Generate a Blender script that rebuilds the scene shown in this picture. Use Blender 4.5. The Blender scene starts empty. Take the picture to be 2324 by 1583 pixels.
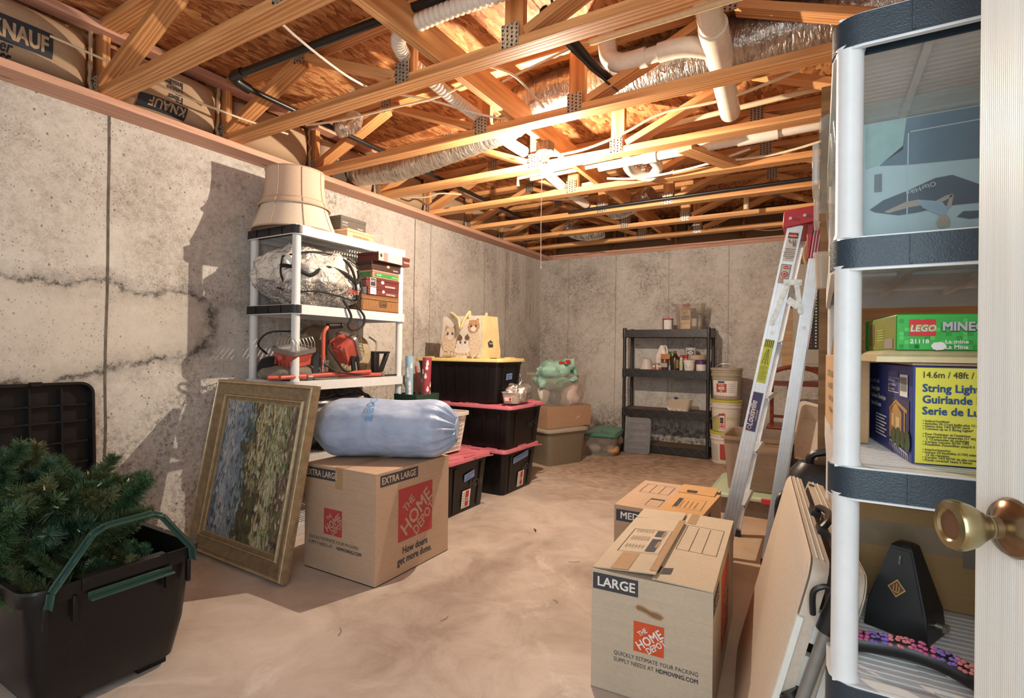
import bpy, bmesh, math, random
from math import sin, cos, pi, radians as R
from mathutils import Vector as V, Matrix as MX, Euler, noise

sc = bpy.context.scene
COL = sc.collection
rnd = random.Random(7)

# ------------------------------------------------------------------ camera, world, lights, exposure
cam = bpy.data.cameras.new('camera')
cam.sensor_fit = 'HORIZONTAL'; cam.sensor_width = 36.0; cam.lens = 1194.14 / 2324 * 36.0
cam.clip_start = 0.02
co = bpy.data.objects.new('camera', cam); COL.objects.link(co)
yaw, pitch, roll = 0.528343, 0.00296, 0.012837
co.matrix_world = MX.Translation((0, 0, 1.13)) @ MX.Rotation(yaw, 4, 'Z') @ MX.Rotation(pi / 2 + pitch, 4, 'X') @ MX.Rotation(roll, 4, 'Z')
sc.camera = co
w = bpy.data.worlds.new('world'); sc.world = w; w.use_nodes = True
w.node_tree.nodes['Background'].inputs[0].default_value = (0.95, 0.93, 0.90, 1)
w.node_tree.nodes['Background'].inputs[1].default_value = 0.85
def area(name, loc, rot, sx, sy, power, col):
    l = bpy.data.lights.new(name, 'AREA'); l.shape = 'RECTANGLE'; l.size = sx; l.size_y = sy; l.energy = power; l.color = col
    o = bpy.data.objects.new(name, l); COL.objects.link(o); o.location = loc; o.rotation_euler = rot
    return o
area('doorway_daylight', (0.05, -0.75, 1.45), (R(84), 0, R(12)), 0.8, 1.6, 27, (0.74, 0.90, 1.0))
BULB = (-1.476, 2.905, 2.24)
BULB_STRENGTH = 4900.0
sc.view_settings.view_transform = 'Standard'; sc.view_settings.look = 'None'
sc.view_settings.exposure = 0.0; sc.view_settings.gamma = 1.0; sc.view_settings.use_curve_mapping = False
sc.cycles.max_bounces = 10; sc.cycles.transparent_max_bounces = 24; sc.cycles.diffuse_bounces = 6
sc.cycles.sample_clamp_indirect = 6.0; sc.cycles.use_denoising = True

# ------------------------------------------------------------------ mesh helper
class M:
    def __init__(s): s.v = []; s.f = []
    def add(s, vs, fs):
        o = len(s.v); s.v += [tuple(v) for v in vs]; s.f += [tuple(i + o for i in f) for f in fs]; return s
    def box(s, c, d, rot=None):
        x, y, z = d[0] / 2, d[1] / 2, d[2] / 2
        vs = [V((a, b, e)) for a in (-x, x) for b in (-y, y) for e in (-z, z)]
        if rot is not None:
            rm = rot if not isinstance(rot, (tuple, list)) else Euler(rot).to_matrix()
            vs = [rm @ v for v in vs]
        vs = [v + V(c) for v in vs]
        return s.add(vs, [(0, 1, 3, 2), (4, 6, 7, 5), (0, 4, 5, 1), (2, 3, 7, 6), (0, 2, 6, 4), (1, 5, 7, 3)])
    def b2(s, a, b): return s.box([(a[i] + b[i]) / 2 for i in range(3)], [abs(b[i] - a[i]) for i in range(3)])
    def bar(s, p0, p1, w, h, up=(0, 0, 1)):
        p0, p1 = V(p0), V(p1); d = p1 - p0; x = d.normalized(); y = V(up).cross(x)
        if y.length < 1e-5: y = V((0, 1, 0)).cross(x)
        y.normalize(); z = x.cross(y)
        return s.box((p0 + p1) / 2, (d.length, w, h), MX((x, y, z)).transposed())
    def loft(s, secs, cb=True, ct=True, closed=True):
        n = len(secs[0]); vs = [p for q in secs for p in q]; fs = []
        for k in range(len(secs) - 1):
            for i in range(n if closed else n - 1):
                j = (i + 1) % n
                fs.append((k * n + i, k * n + j, (k + 1) * n + j, (k + 1) * n + i))
        if cb: fs.append(tuple(range(n - 1, -1, -1)))
        if ct: fs.append(tuple((len(secs) - 1) * n + i for i in range(n)))
        return s.add(vs, fs)
    def lathe(s, prof, n=28, c=(0, 0, 0), cb=True, ct=True):
        return s.loft([[V((c[0] + r * cos(2 * pi * i / n), c[1] + r * sin(2 * pi * i / n), c[2] + z)) for i in range(n)] for r, z in prof], cb, ct)
    def cyl(s, p0, p1, r0, r1=None, n=14, cap=True):
        return s.tube([p0, p1], [r0, r0 if r1 is None else r1], n, cap)
    def tube(s, pts, r, n=8, cap=True):
        pts = [V(p) for p in pts]; secs = []; prev = None
        for i, p in enumerate(pts):
            t = (pts[min(i + 1, len(pts) - 1)] - pts[max(i - 1, 0)]).normalized()
            if prev is None:
                a = V((0, 0, 1)) if abs(t.z) < .9 else V((1, 0, 0)); u = t.cross(a).normalized()
            else: u = (prev - t * prev.dot(t)).normalized()
            prev = u; v = t.cross(u); rr = r[i] if isinstance(r, (list, tuple)) else r
            secs.append([p + (u * cos(2 * pi * k / n) + v * sin(2 * pi * k / n)) * rr for k in range(n)])
        return s.loft(secs, cap, cap)
    def prism(s, poly, z0, z1):
        return s.loft([[V((p[0], p[1], z0)) for p in poly], [V((p[0], p[1], z1)) for p in poly]])
    def grid(s, fn, nu, nv):
        vs = [fn(i / nu, j / nv) for j in range(nv + 1) for i in range(nu + 1)]
        return s.add(vs, [(j * (nu + 1) + i, j * (nu + 1) + i + 1, (j + 1) * (nu + 1) + i + 1, (j + 1) * (nu + 1) + i) for j in range(nv) for i in range(nu)])
    def poly(s, pts, z=0.0): return s.add([(p[0], p[1], z) for p in pts], [tuple(range(len(pts)))])
    def mesh(s, name, smooth=True, ang=38):
        me = bpy.data.meshes.new(name); me.from_pydata(s.v, [], s.f)
        bm = bmesh.new(); bm.from_mesh(me); bmesh.ops.recalc_face_normals(bm, faces=bm.faces); bm.to_mesh(me); bm.free()
        if smooth:
            for p in me.polygons: p.use_smooth = True
            me.set_sharp_from_angle(angle=R(ang))
        return me

def rr(w, d, r, z=0, n=4, cx=0, cy=0):
    r = min(r, w / 2 - 1e-4, d / 2 - 1e-4); out = []
    for qx, qy, a0 in ((1, 1, 0), (-1, 1, 90), (-1, -1, 180), (1, -1, 270)):
        for k in range(n + 1):
            a = R(a0 + 90 * k / n)
            out.append(V((cx + qx * (w / 2 - r) + r * cos(a), cy + qy * (d / 2 - r) + r * sin(a), z)))
    return out
def catmull(pts, k=6):
    pts = [V(p) for p in pts]; q = [pts[0]] + pts + [pts[-1]]; out = []
    for i in range(1, len(q) - 2):
        for j in range(k):
            t = j / k; a, b, c, d = q[i - 1], q[i], q[i + 1], q[i + 2]
            out.append(.5 * ((2 * b) + (c - a) * t + (2 * a - 5 * b + 4 * c - d) * t * t + (3 * b - a - 3 * c + d) * t ** 3))
    return out + [pts[-1]]
def ell(cx, cy, a, b, n=20, rot=0):
    return [(cx + a * cos(t) * cos(rot) - b * sin(t) * sin(rot), cy + a * cos(t) * sin(rot) + b * sin(t) * cos(rot)) for t in [2 * pi * i / n for i in range(n)]]

# ------------------------------------------------------------------ object helper
def place(o, parent, m4):
    COL.objects.link(o)
    if parent is not None: o.parent = parent
    if m4 is not None: o.matrix_local = m4
    return o
def T(x=0, y=0, z=0, rx=0, ry=0, rz=0, s=1):
    return MX.LocRotScale(V((x, y, z)), Euler((R(rx), R(ry), R(rz))), V((s, s, s)))
def obj(name, m, mat, parent=None, m4=None, bevel=0, label=None, cat=None, group=None, kind=None, smooth=True, seg=2):
    me = m if isinstance(m, bpy.types.Mesh) else m.mesh(name, smooth)
    if mat is not None and len(me.materials) == 0: me.materials.append(mat)
    o = place(bpy.data.objects.new(name, me), parent, m4)
    if bevel:
        b = o.modifiers.new('bevel', 'BEVEL'); b.width = bevel; b.segments = seg; b.limit_method = 'ANGLE'; b.angle_limit = R(40)
        b.harden_normals = False
    if label: o['label'] = label
    if cat: o['category'] = cat
    if group: o['group'] = group
    if kind: o['kind'] = kind
    return o
def thing(name, label, cat, m4=None, group=None):
    o = bpy.data.objects.new(name, None); o.empty_display_size = .05
    place(o, None, m4); o['label'] = label; o['category'] = cat
    if group: o['group'] = group
    return o
def copy_tree(o, parent=None):
    c = o.copy(); COL.objects.link(c); c.parent = parent
    for ch in list(o.children): copy_tree(ch, c)
    return c
_fc = {}
def text_mesh(s, size, align='LEFT', bold=0.0, sp=1.0, sx=1.0, shear=0.0, line=1.0):
    cu = bpy.data.curves.new('text', 'FONT'); cu.body = s; cu.size = size; cu.align_x = align
    cu.resolution_u = 2; cu.space_character = sp; cu.shear = shear; cu.space_line = line
    o = bpy.data.objects.new('text', cu); me = bpy.data.meshes.new_from_object(o)
    bpy.data.objects.remove(o); bpy.data.curves.remove(cu)
    if sx != 1: me.transform(MX.Diagonal((sx, 1, 1, 1)))
    if bold:                                        # heavier strokes: overlapping shifted copies of the glyphs
        d = bold * size * .8; vs = [v.co.copy() for v in me.vertices]; fs = [tuple(p.vertices) for p in me.polygons]; m = M()
        for i, (a, b) in enumerate(((-d, -d), (d, -d), (d, d), (-d, d))): m.add([(v.x + a, v.y + b, v.z + .00009 * i) for v in vs], fs)
        me = bpy.data.meshes.new('text'); me.from_pydata(m.v, [], m.f)
    return me
def frame(org, right, up, lift=.0008):
    r = V(right).normalized(); u = V(up); u = (u - r * u.dot(r)).normalized(); n = r.cross(u)
    m = MX((r, u, n)).transposed().to_4x4(); m.translation = V(org) + n * lift
    return m
class Face:
    """a flat printable face of a part: local 2D coordinates in metres"""
    def __init__(s, parent, org, right, up, lift=.0008): s.p = parent; s.a = (org, right, up); s.lift = lift
    def text(s, body, x, y, size, mat, name='lettering', rot=0, lift=None, **k):
        m4 = frame(*s.a, lift=s.lift * 2 if lift is None else lift) @ T(x, y, 0, 0, 0, rot)
        return obj(name, text_mesh(body, size, **k), mat, s.p, m4)
    def poly(s, pts, mat, name='print', lift=None):
        return obj(name, M().poly(pts), mat, s.p, frame(*s.a, lift=s.lift if lift is None else lift), smooth=False)
    def polys(s, lst, mat, name='print', lift=None):
        m = M()
        for p in lst: m.poly(p)
        return obj(name, m, mat, s.p, frame(*s.a, lift=s.lift if lift is None else lift), smooth=False)
    def rect(s, x0, y0, x1, y1, mat, name='print', lift=None): return s.poly([(x0, y0), (x1, y0), (x1, y1), (x0, y1)], mat, name, lift)
    def lines(s, segs, wd, mat, name='print', lift=None):
        L = []
        for a, b in segs:
            a, b = V((a[0], a[1])), V((b[0], b[1])); d = (b - a).normalized(); q = V((-d.y, d.x)) * wd / 2
            L.append([a - q, b - q, b + q, a + q])
        return s.polys(L, mat, name, lift)
    def ring(s, x0, y0, x1, y1, wd, mat, name='print', lift=None):
        return s.polys([[(x0, y0), (x1, y0), (x1, y0 + wd), (x0, y0 + wd)], [(x0, y1 - wd), (x1, y1 - wd), (x1, y1), (x0, y1)],
                        [(x0, y0 + wd), (x0 + wd, y0 + wd), (x0 + wd, y1 - wd), (x0, y1 - wd)], [(x1 - wd, y0 + wd), (x1, y0 + wd), (x1, y1 - wd), (x1 - wd, y1 - wd)]], mat, name, lift)

# ------------------------------------------------------------------ materials
class N:
    def __init__(s, name):
        s.m = bpy.data.materials.new(name); s.m.use_nodes = True; s.t = s.m.node_tree; s.t.nodes.clear()
        s.out = s.t.nodes.new('ShaderNodeOutputMaterial')
    def n(s, typ, props=None, **ins):
        nd = s.t.nodes.new('ShaderNode' + typ)
        for k, v in (props or {}).items(): setattr(nd, k, v)
        for k, v in ins.items():
            key = int(k[1:]) if k[0] == 'i' and k[1:].isdigit() else k.replace('_', ' ')
            if isinstance(v, bpy.types.NodeSocket): s.t.links.new(v, nd.inputs[key])
            else: nd.inputs[key].default_value = v
        return nd
    def math(s, op, a, b=0.0, c=0.0, clamp=False): return s.n('Math', {'operation': op, 'use_clamp': clamp}, i0=a, i1=b, i2=c).outputs[0]
    def ramp(s, fac, stops, interp='LINEAR'):
        nd = s.n('ValToRGB', None, Fac=fac); cr = nd.color_ramp; cr.interpolation = interp
        while len(cr.elements) < len(stops): cr.elements.new(.5)
        for e, (p, c) in zip(cr.elements, stops): e.position = p; e.color = (*c, 1) if len(c) == 3 else c
        return nd.outputs[0]
    def mix(s, f, a, b, mode='MIX'):
        nd = s.n('Mix', {'data_type': 'RGBA', 'blend_type': mode}); 
        for i, v in ((0, f), (6, a), (7, b)):
            if isinstance(v, bpy.types.NodeSocket): s.t.links.new(v, nd.inputs[i])
            else: nd.inputs[i].default_value = v if i == 0 else ((*v, 1) if len(v) == 3 else v)
        return nd.outputs[2]
    def noise(s, vec, scale, detail=4, rough=.55, dist=0): return s.n('TexNoise', None, Vector=vec, Scale=scale, Detail=detail, Roughness=rough, Distortion=dist).outputs[0]
    def bump(s, h, st, d=.01): return s.n('Bump', None, Height=h, Strength=st, Distance=d).outputs[0]
    def bsdf(s, color, rough=.5, metal=0.0, normal=None, spec=.5, **k):
        b = s.n('BsdfPrincipled', None, **k)
        for key, v in (('Base Color', color), ('Roughness', rough), ('Metallic', metal), ('Specular IOR Level', spec), ('Normal', normal)):
            if v is None: continue
            if isinstance(v, bpy.types.NodeSocket): s.t.links.new(v, b.inputs[key])
            else: b.inputs[key].default_value = (*v, 1) if isinstance(v, tuple) and len(v) == 3 else v
        return b.outputs[0]
    def done(s, sh): s.t.links.new(sh, s.out.inputs[0]); return s.m
    def coord(s): return s.n('TexCoord').outputs['Object']
    def pos(s): return s.n('NewGeometry').outputs['Position']
    def scl(s, vec, sx, sy, sz, off=None):
        mp = s.n('Mapping', None, Vector=vec); mp.inputs['Scale'].default_value = (sx, sy, sz)
        if off is not None: s.t.links.new(off, mp.inputs['Location'])
        return mp.outputs[0]
_mc = {}
def plain(name, col, rough=.5, metal=0.0, var=.06, sc_=40, bump=0.0, spec=.5, coat=0.0):
    """plain coloured surface with slight procedural variation"""
    key = (name,)
    if key in _mc: return _mc[key]
    n = N(name); c = n.coord(); f = n.noise(c, sc_, 3)
    lo = tuple(max(0, x * (1 - var * 2)) for x in col); hi = tuple(min(1, x * (1 + var)) for x in col)
    cc = n.ramp(f, [(.25, lo), (.75, hi)])
    nm = n.bump(n.noise(c, sc_ * 5, 2), bump, .002) if bump else None
    _mc[key] = n.done(n.bsdf(cc, rough, metal, nm, spec, **({'Coat_Weight': coat} if coat else {})))
    return _mc[key]
def wood(name, dark, light, along=1.2, across=26, rough=.55, bump=.25, knots=True):
    n = N(name); oi = n.n('ObjectInfo').outputs['Random']; c = n.coord()
    off = n.n('CombineXYZ', None, X=n.math('MULTIPLY', oi, 37.0), Y=n.math('MULTIPLY', oi, 11.0), Z=n.math('MULTIPLY', oi, 5.0)).outputs[0]
    v = n.scl(c, along, across, across, off)
    g = n.noise(v, 1.6, 5, .6, .6)
    wv = n.n('TexWave', {'bands_direction': 'Y'}, Vector=n.scl(c, .35, 5, 5, off), Scale=3.2, Distortion=9.0, Detail=2.0, Detail_Scale=.8).outputs[1]
    f = n.math('ADD', n.math('MULTIPLY', g, .65), n.math('MULTIPLY', wv, .35))
    mid = tuple((a + b) / 2 for a, b in zip(dark, light))
    cc = n.ramp(f, [(.22, dark), (.5, mid), (.78, light)])
    if knots:
        vo = n.n('TexVoronoi', None, Vector=n.scl(c, 2.6, 9, 9, off), Scale=1.0).outputs[0]
        cc = n.mix(n.ramp(vo, [(.05, (1, 1, 1)), (.13, (0, 0, 0))]), cc, tuple(x * .35 for x in dark))
    cc = n.mix(n.math('MULTIPLY', n.math('SUBTRACT', oi, .5), .5), cc, tuple(x * .72 for x in light)) if False else cc
    return n.done(n.bsdf(cc, rough, 0, n.bump(f, bump, .003), .35))
def clear(name, tint, opac, rough=.12, gloss=.9):
    """thin translucent plastic: see-through, milky, glossy"""
    n = N(name)
    tr = n.n('BsdfTransparent', None, Color=(min(1, tint[0] * 1.03), min(1, tint[1] * 1.03), min(1, tint[2] * 1.03), 1)).outputs[0]
    nm = n.bump(n.noise(n.coord(), 60, 2), .08, .003)
    df = n.bsdf(tint, rough, 0, nm, .5)
    lw = n.n('LayerWeight', None, Blend=.25).outputs[1]
    fac = n.math('ADD', n.math('MULTIPLY', lw, .40), opac, clamp=True)
    mx = n.n('MixShader', None, Fac=fac); n.t.links.new(tr, mx.inputs[1]); n.t.links.new(df, mx.inputs[2])
    return n.done(mx.outputs[0])
def emit(name, col, st):
    n = N(name); return n.done(n.n('Emission', None, Color=(*col, 1), Strength=st).outputs[0])

def concrete_wall(name, left):
    n = N(name); p = n.pos(); sx = n.n('SeparateXYZ', None, Vector=p)
    big = n.noise(p, .9, 6, .62, .4); mid = n.noise(p, 3.2, 7, .7, .6); fine = n.noise(p, 26, 5, .75); grit = n.noise(p, 110, 2, .7)
    f = n.math('ADD', n.math('MULTIPLY', big, .30), n.math('ADD', n.math('MULTIPLY', mid, .26), n.math('MULTIPLY', n.math('ADD', n.math('MULTIPLY', fine, .6), n.math('MULTIPLY', grit, .4)), .46)))
    cc = n.ramp(f, [(.36, (.22, .19, .165)), (.45, (.44, .40, .36)), (.52, (.59, .555, .51)), (.66, (.72, .69, .645))])
    # mottled dark staining
    st = n.noise(n.scl(p, 1, 1, .8), 1.25, 5, .7, .7); st2 = n.math('MULTIPLY', n.ramp(st, [(.48, (0, 0, 0)), (.64, (1, 1, 1))]), n.ramp(n.noise(p, 34, 5, .85), [(.46, (0, 0, 0)), (.60, (1, 1, 1))]))
    cc = n.mix(n.math('MULTIPLY', st2, .75), cc, (.14, .115, .095))
    # bug holes
    vo = n.n('TexVoronoi', None, Vector=n.scl(p, 1, 1, .8), Scale=24.0, Randomness=1.0)
    sel = n.ramp(n.noise(p, 7, 2), [(.46, (0, 0, 0)), (.52, (1, 1, 1))])
    pit = n.math('MULTIPLY', n.ramp(vo.outputs[0], [(.07, (1, 1, 1)), (.15, (0, 0, 0))]), sel)
    vo2 = n.n('TexVoronoi', None, Vector=n.scl(p, 1, 1, .8), Scale=62.0, Randomness=1.0)
    pit2 = n.math('MULTIPLY', n.ramp(vo2.outputs[0], [(.10, (1, 1, 1)), (.20, (0, 0, 0))]), n.ramp(n.noise(p, 5, 2), [(.5, (0, 0, 0)), (.56, (1, 1, 1))]))
    pits = n.math('MAXIMUM', pit, pit2)
    cc = n.mix(n.math('MULTIPLY', pits, .7), cc, (.09, .07, .055))
    if left:
        y, z = sx.outputs[1], sx.outputs[2]
        wob = n.math('MULTIPLY', n.math('SUBTRACT', n.noise(p, 3.0, 6, .75), .5), .30)
        # pour line: rounded tongue ending near y=1.87, between z=1.0 and z=1.45 (opens towards the camera side)
        yy = n.math('MAXIMUM', n.math('DIVIDE', n.math('SUBTRACT', n.math('ADD', y, n.math('MULTIPLY', wob, .5)), 1.15), .70), 0.0)
        slope = n.math('MULTIPLY', n.math('SUBTRACT', 1.7, y), .16)
        zz = n.math('DIVIDE', n.math('ADD', n.math('SUBTRACT', n.math('ADD', z, wob), 1.255), n.math('MULTIPLY', slope, .45)), n.math('ADD', .185, n.math('MULTIPLY', slope, .45)))
        d = n.math('ADD', n.math('POWER', yy, 4.0), n.math('POWER', n.math('ABSOLUTE', zz), 4.0))
        e = n.math('ABSOLUTE', n.math('SUBTRACT', n.math('POWER', d, .25), 1.0))
        ln = n.ramp(e, [(.04, (1, 1, 1)), (.10, (.5, .5, .5)), (.42, (0, 0, 0))])
        ln = n.math('MULTIPLY', ln, n.ramp(n.noise(p, 14, 5, .8), [(.36, (.25, .25, .25)), (.6, (1, 1, 1))]))
        ln = n.math('MULTIPLY', ln, n.ramp(n.math('SUBTRACT', 2.2, y), [(.2, (0, 0, 0)), (.3, (1, 1, 1))]))
        cc = n.mix(n.math('MULTIPLY', ln, .92), cc, (.06, .05, .042))
        inside = n.ramp(d, [(.85, (1, 1, 1)), (1.0, (0, 0, 0))])
        cc = n.mix(n.math('MULTIPLY', n.math('MULTIPLY', inside, .45), n.ramp(y, [(0.0, (1, 1, 1)), (1.0, (1, 1, 1))])), cc, (.60, .545, .47))
        # pale run-off streaks near the far corner
        sk = n.ramp(n.noise(n.scl(p, 1, 4.6, .25), 1.4, 2), [(.47, (0, 0, 0)), (.6, (1, 1, 1))])
        sk = n.math('MULTIPLY', sk, n.ramp(n.math('DIVIDE', y, 7.0), [(.66, (0, 0, 0)), (.74, (1, 1, 1))]))
        sk = n.math('MULTIPLY', sk, n.ramp(n.math('DIVIDE', z, 2.4), [(.45, (0, 0, 0)), (.75, (1, 1, 1))]))
        cc = n.mix(n.math('MULTIPLY', sk, .7), cc, (.70, .66, .60))
    else:
        z = sx.outputs[2]
        # damp crusted band near the slab
        wb = n.math('ADD', z, n.math('MULTIPLY', n.math('SUBTRACT', n.noise(p, 6, 5, .8), .5), .55))
        band = n.math('MULTIPLY', n.ramp(wb, [(.0, (1, 1, 1)), (.22, (1, 1, 1)), (.42, (0, 0, 0))]), n.ramp(n.noise(p, 20, 5, .8), [(.42, (0, 0, 0)), (.56, (1, 1, 1))]))
        cc = n.mix(n.math('MULTIPLY', band, .85), cc, (.12, .09, .06))
    h = n.math('SUBTRACT', n.math('ADD', n.math('MULTIPLY', fine, .5), n.math('MULTIPLY', grit, .25)), n.math('MULTIPLY', pits, 1.2))
    return n.done(n.bsdf(cc, .92, 0, n.bump(h, .55, .006), .2))
def concrete_floor():
    n = N('floor_concrete'); p = n.pos(); s = n.n('SeparateXYZ', None, Vector=p)
    f = n.math('ADD', n.math('MULTIPLY', n.noise(p, .8, 7, .62, .6), .55), n.math('MULTIPLY', n.noise(p, 3.6, 7, .7, .8), .45))
    cc = n.ramp(f, [(.36, (.29, .225, .18)), (.46, (.42, .345, .29)), (.54, (.51, .43, .37)), (.68, (.63, .55, .49))])
    far = n.ramp(n.math('ADD', n.math('DIVIDE', s.outputs[1], 8.0), n.math('MULTIPLY', n.math('SUBTRACT', n.noise(p, 1.6, 5), .5), .35)), [(.42, (0, 0, 0)), (.62, (1, 1, 1))])
    sw = n.n('TexWave', None, Vector=n.scl(p, .8, 2.2, 1), Scale=2.2, Distortion=14.0, Detail=6.0, Detail_Scale=2.0).outputs[1]
    cc = n.mix(n.math('MULTIPLY', far, .7), cc, n.ramp(n.math('ADD', n.math('MULTIPLY', sw, .35), n.math('MULTIPLY', f, .75)), [(.38, (.28, .165, .095)), (.56, (.43, .28, .175)), (.75, (.54, .39, .28))]))
    rgt = n.ramp(n.math('ADD', n.math('ADD', s.outputs[0], 1.0), n.math('MULTIPLY', n.math('SUBTRACT', n.noise(p, 2.0, 4), .5), .5)), [(.42, (0, 0, 0)), (.62, (1, 1, 1))])
    cc = n.mix(n.math('MULTIPLY', rgt, .55), cc, (.50, .31, .16))
    wht = n.ramp(n.noise(p, 1.5, 6, .75, 1.0), [(.58, (0, 0, 0)), (.70, (1, 1, 1))])
    cc = n.mix(n.math('MULTIPLY', wht, .45), cc, (.80, .76, .71))
    hair = n.n('TexVoronoi', {'feature': 'DISTANCE_TO_EDGE'}, Vector=n.scl(p, 1, 1, 1), Scale=1.3).outputs[0]
    spk = n.ramp(n.noise(p, 60, 3, .8), [(.63, (0, 0, 0)), (.70, (1, 1, 1))])
    cc = n.mix(n.math('MULTIPLY', spk, .45), cc, (.24, .16, .11))
    g = n.noise(p, 34, 4, .7)
    return n.done(n.bsdf(cc, n.ramp(f, [(.3, (.42, .42, .42)), (.7, (.62, .62, .62))]), 0, n.bump(n.math('ADD', g, n.math('MULTIPLY', f, 2.0)), .22, .004), .38))
def osb():
    n = N('osb_strand_board'); p = n.pos()
    vs = []
    a = n.n('VectorRotate', {'rotation_type': 'Z_AXIS'}, Vector=p, Angle=n.math('MULTIPLY', n.noise(p, 9.0, 1), 9.0)).outputs[0]
    v1 = n.n('TexVoronoi', None, Vector=n.scl(p, 52, 17, 20), Scale=1.0, Randomness=1.0)
    v2 = n.n('TexVoronoi', None, Vector=n.scl(a, 88, 22, 20), Scale=1.0, Randomness=1.0)
    c1 = n.n('SeparateColor', None, Color=v1.outputs[1]).outputs[0]; c2 = n.n('SeparateColor', None, Color=v2.outputs[1]).outputs[1]
    f = n.math('ADD', n.math('MULTIPLY', c1, .5), n.math('ADD', n.math('MULTIPLY', c2, .35), n.math('MULTIPLY', n.noise(p, 60, 3), .15)))
    cc = n.ramp(f, [(.18, (.17, .045, .013)), (.36, (.44, .15, .045)), (.55, (.64, .265, .09)), (.80, (.84, .46, .20))])
    e = n.ramp(n.noise(n.scl(a, 14, 90, 14), 1.0, 3), [(.38, (1, 1, 1)), (.45, (0, 0, 0))])
    cc = n.mix(n.math('MULTIPLY', e, .75), cc, (.09, .028, .010))
    return n.done(n.bsdf(cc, .6, 0, n.bump(f, .5, .004), .35))
def foil(name, col=(.78, .72, .64), rough=.28, scale=55):
    n = N(name); c = n.coord()
    v = n.scl(c, 1.0, .22, .22)
    h = n.noise(v, scale, 3, .6, .8); h2 = n.noise(c, scale * .4, 3, .7)
    cc = n.ramp(h, [(.3, tuple(x * .5 for x in col)), (.6, col)])
    return n.done(n.bsdf(cc, rough, .9, n.bump(n.math('ADD', h, n.math('MULTIPLY', h2, .6)), .9, .012), .5))
def cardboard(name, col):
    n = N(name); c = n.coord()
    f = n.noise(c, 90, 3, .7); g = n.noise(n.scl(c, 1, 1, 22), 4, 2); h = n.noise(c, 2.2, 3)
    t = n.math('ADD', n.math('MULTIPLY', f, .35), n.math('ADD', n.math('MULTIPLY', g, .25), n.math('MULTIPLY', h, .4)))
    cc = n.ramp(t, [(.3, tuple(x * .82 for x in col)), (.7, tuple(min(1, x * 1.1) for x in col))])
    return n.done(n.bsdf(cc, .82, 0, n.bump(f, .12, .002), .2))

WOOD = wood('truss_pine', (.40, .155, .045), (.80, .405, .165))
WOOD2 = wood('truss_pine_dry', (.50, .21, .07), (.84, .47, .20))
WOODRED = wood('treated_red_pine', (.46, .21, .14), (.76, .46, .33))
MAHOG = wood('mahogany', (.10, .022, .010), (.26, .06, .03), rough=.3, knots=False)
OSB = osb(); FLOOR = concrete_floor(); WALL_L = concrete_wall('poured_concrete_left', True); WALL_B = concrete_wall('poured_concrete_back', False)
STEEL = plain('galvanised_steel', (.48, .44, .38), .38, .85, .15, 60)
FOIL = foil('duct_foil', (.60, .54, .47), .34); FOIL2 = foil('crinkled_foil', (.85, .83, .80), .2, 40)
PVC = plain('white_pvc', (.80, .73, .62), .32, 0, .04); CPVC = plain('cream_cpvc', (.74, .60, .38), .35)
BLACKPIPE = plain('black_iron_pipe', (.025, .022, .02), .35, .4)
CABLE = plain('cream_cable', (.78, .66, .47), .4); CABLEW = plain('white_cable', (.80, .76, .68), .4)
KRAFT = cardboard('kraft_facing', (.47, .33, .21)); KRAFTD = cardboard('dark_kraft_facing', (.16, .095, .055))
CARD = cardboard('cardboard', (.49, .345, .24)); CARDL = cardboard('light_cardboard', (.54, .455, .345)); CARDO = cardboard('orange_cardboard', (.56, .33, .15))
TAPE = plain('brown_tape', (.42, .27, .15), .3)
INK = plain('dark_ink', (.035, .035, .042), .7); NAVY = plain('navy_ink', (.02, .035, .10), .6)
RED_INK = plain('red_ink', (.50, .035, .03), .6); ORANGE_INK = plain('orange_red_ink', (.72, .13, .035), .6)
PAPERW = plain('white_paper', (.80, .77, .72), .7); KRAFTINK = plain('kraft_reverse_print', (.60, .45, .31), .8)
WHITEP = plain('white_shelf_resin', (.70, .71, .71), .42, 0, .03, 30, .1); BLACKP = plain('black_shelf_cap', (.012, .011, .012), .42, 0, .1, 60, .35)
BLUECAP = plain('blue_black_shelf_cap', (.020, .036, .052), .40, 0, .1, 60, .45)
BIN = plain('black_tote_plastic', (.009, .0075, .008), .34, 0, .1, 60, .08, .32)
LIDRED = plain('red_lid_plastic', (.56, .16, .20), .40); LIDYEL = plain('yellow_lid_plastic', (.72, .56, .22), .4)
GREENH = plain('dark_green_handle', (.022, .06, .045), .4)
ALU = plain('ladder_aluminium', (.70, .72, .73), .38, .5, .05, 25); REDP = plain('red_ladder_plastic', (.38, .012, .018), .35)
BLACK = plain('black_plastic', (.010, .010, .011), .38); BLACKCLOTH = plain('black_cloth', (.014, .013, .013), .8, 0, .2, 80, .5)
CLEAR = clear('clear_plastic', (.86, .83, .79), .10); CLEARW = clear('milky_plastic', (.84, .78, .70), .34); MINT = clear('mint_translucent_lid', (.55, .68, .47), .72, .2)
TANT = clear('tan_translucent_tote', (.64, .52, .41), .24, .25); GREENT = clear('green_translucent_lid', (.07, .26, .17), .8, .2)

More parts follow.
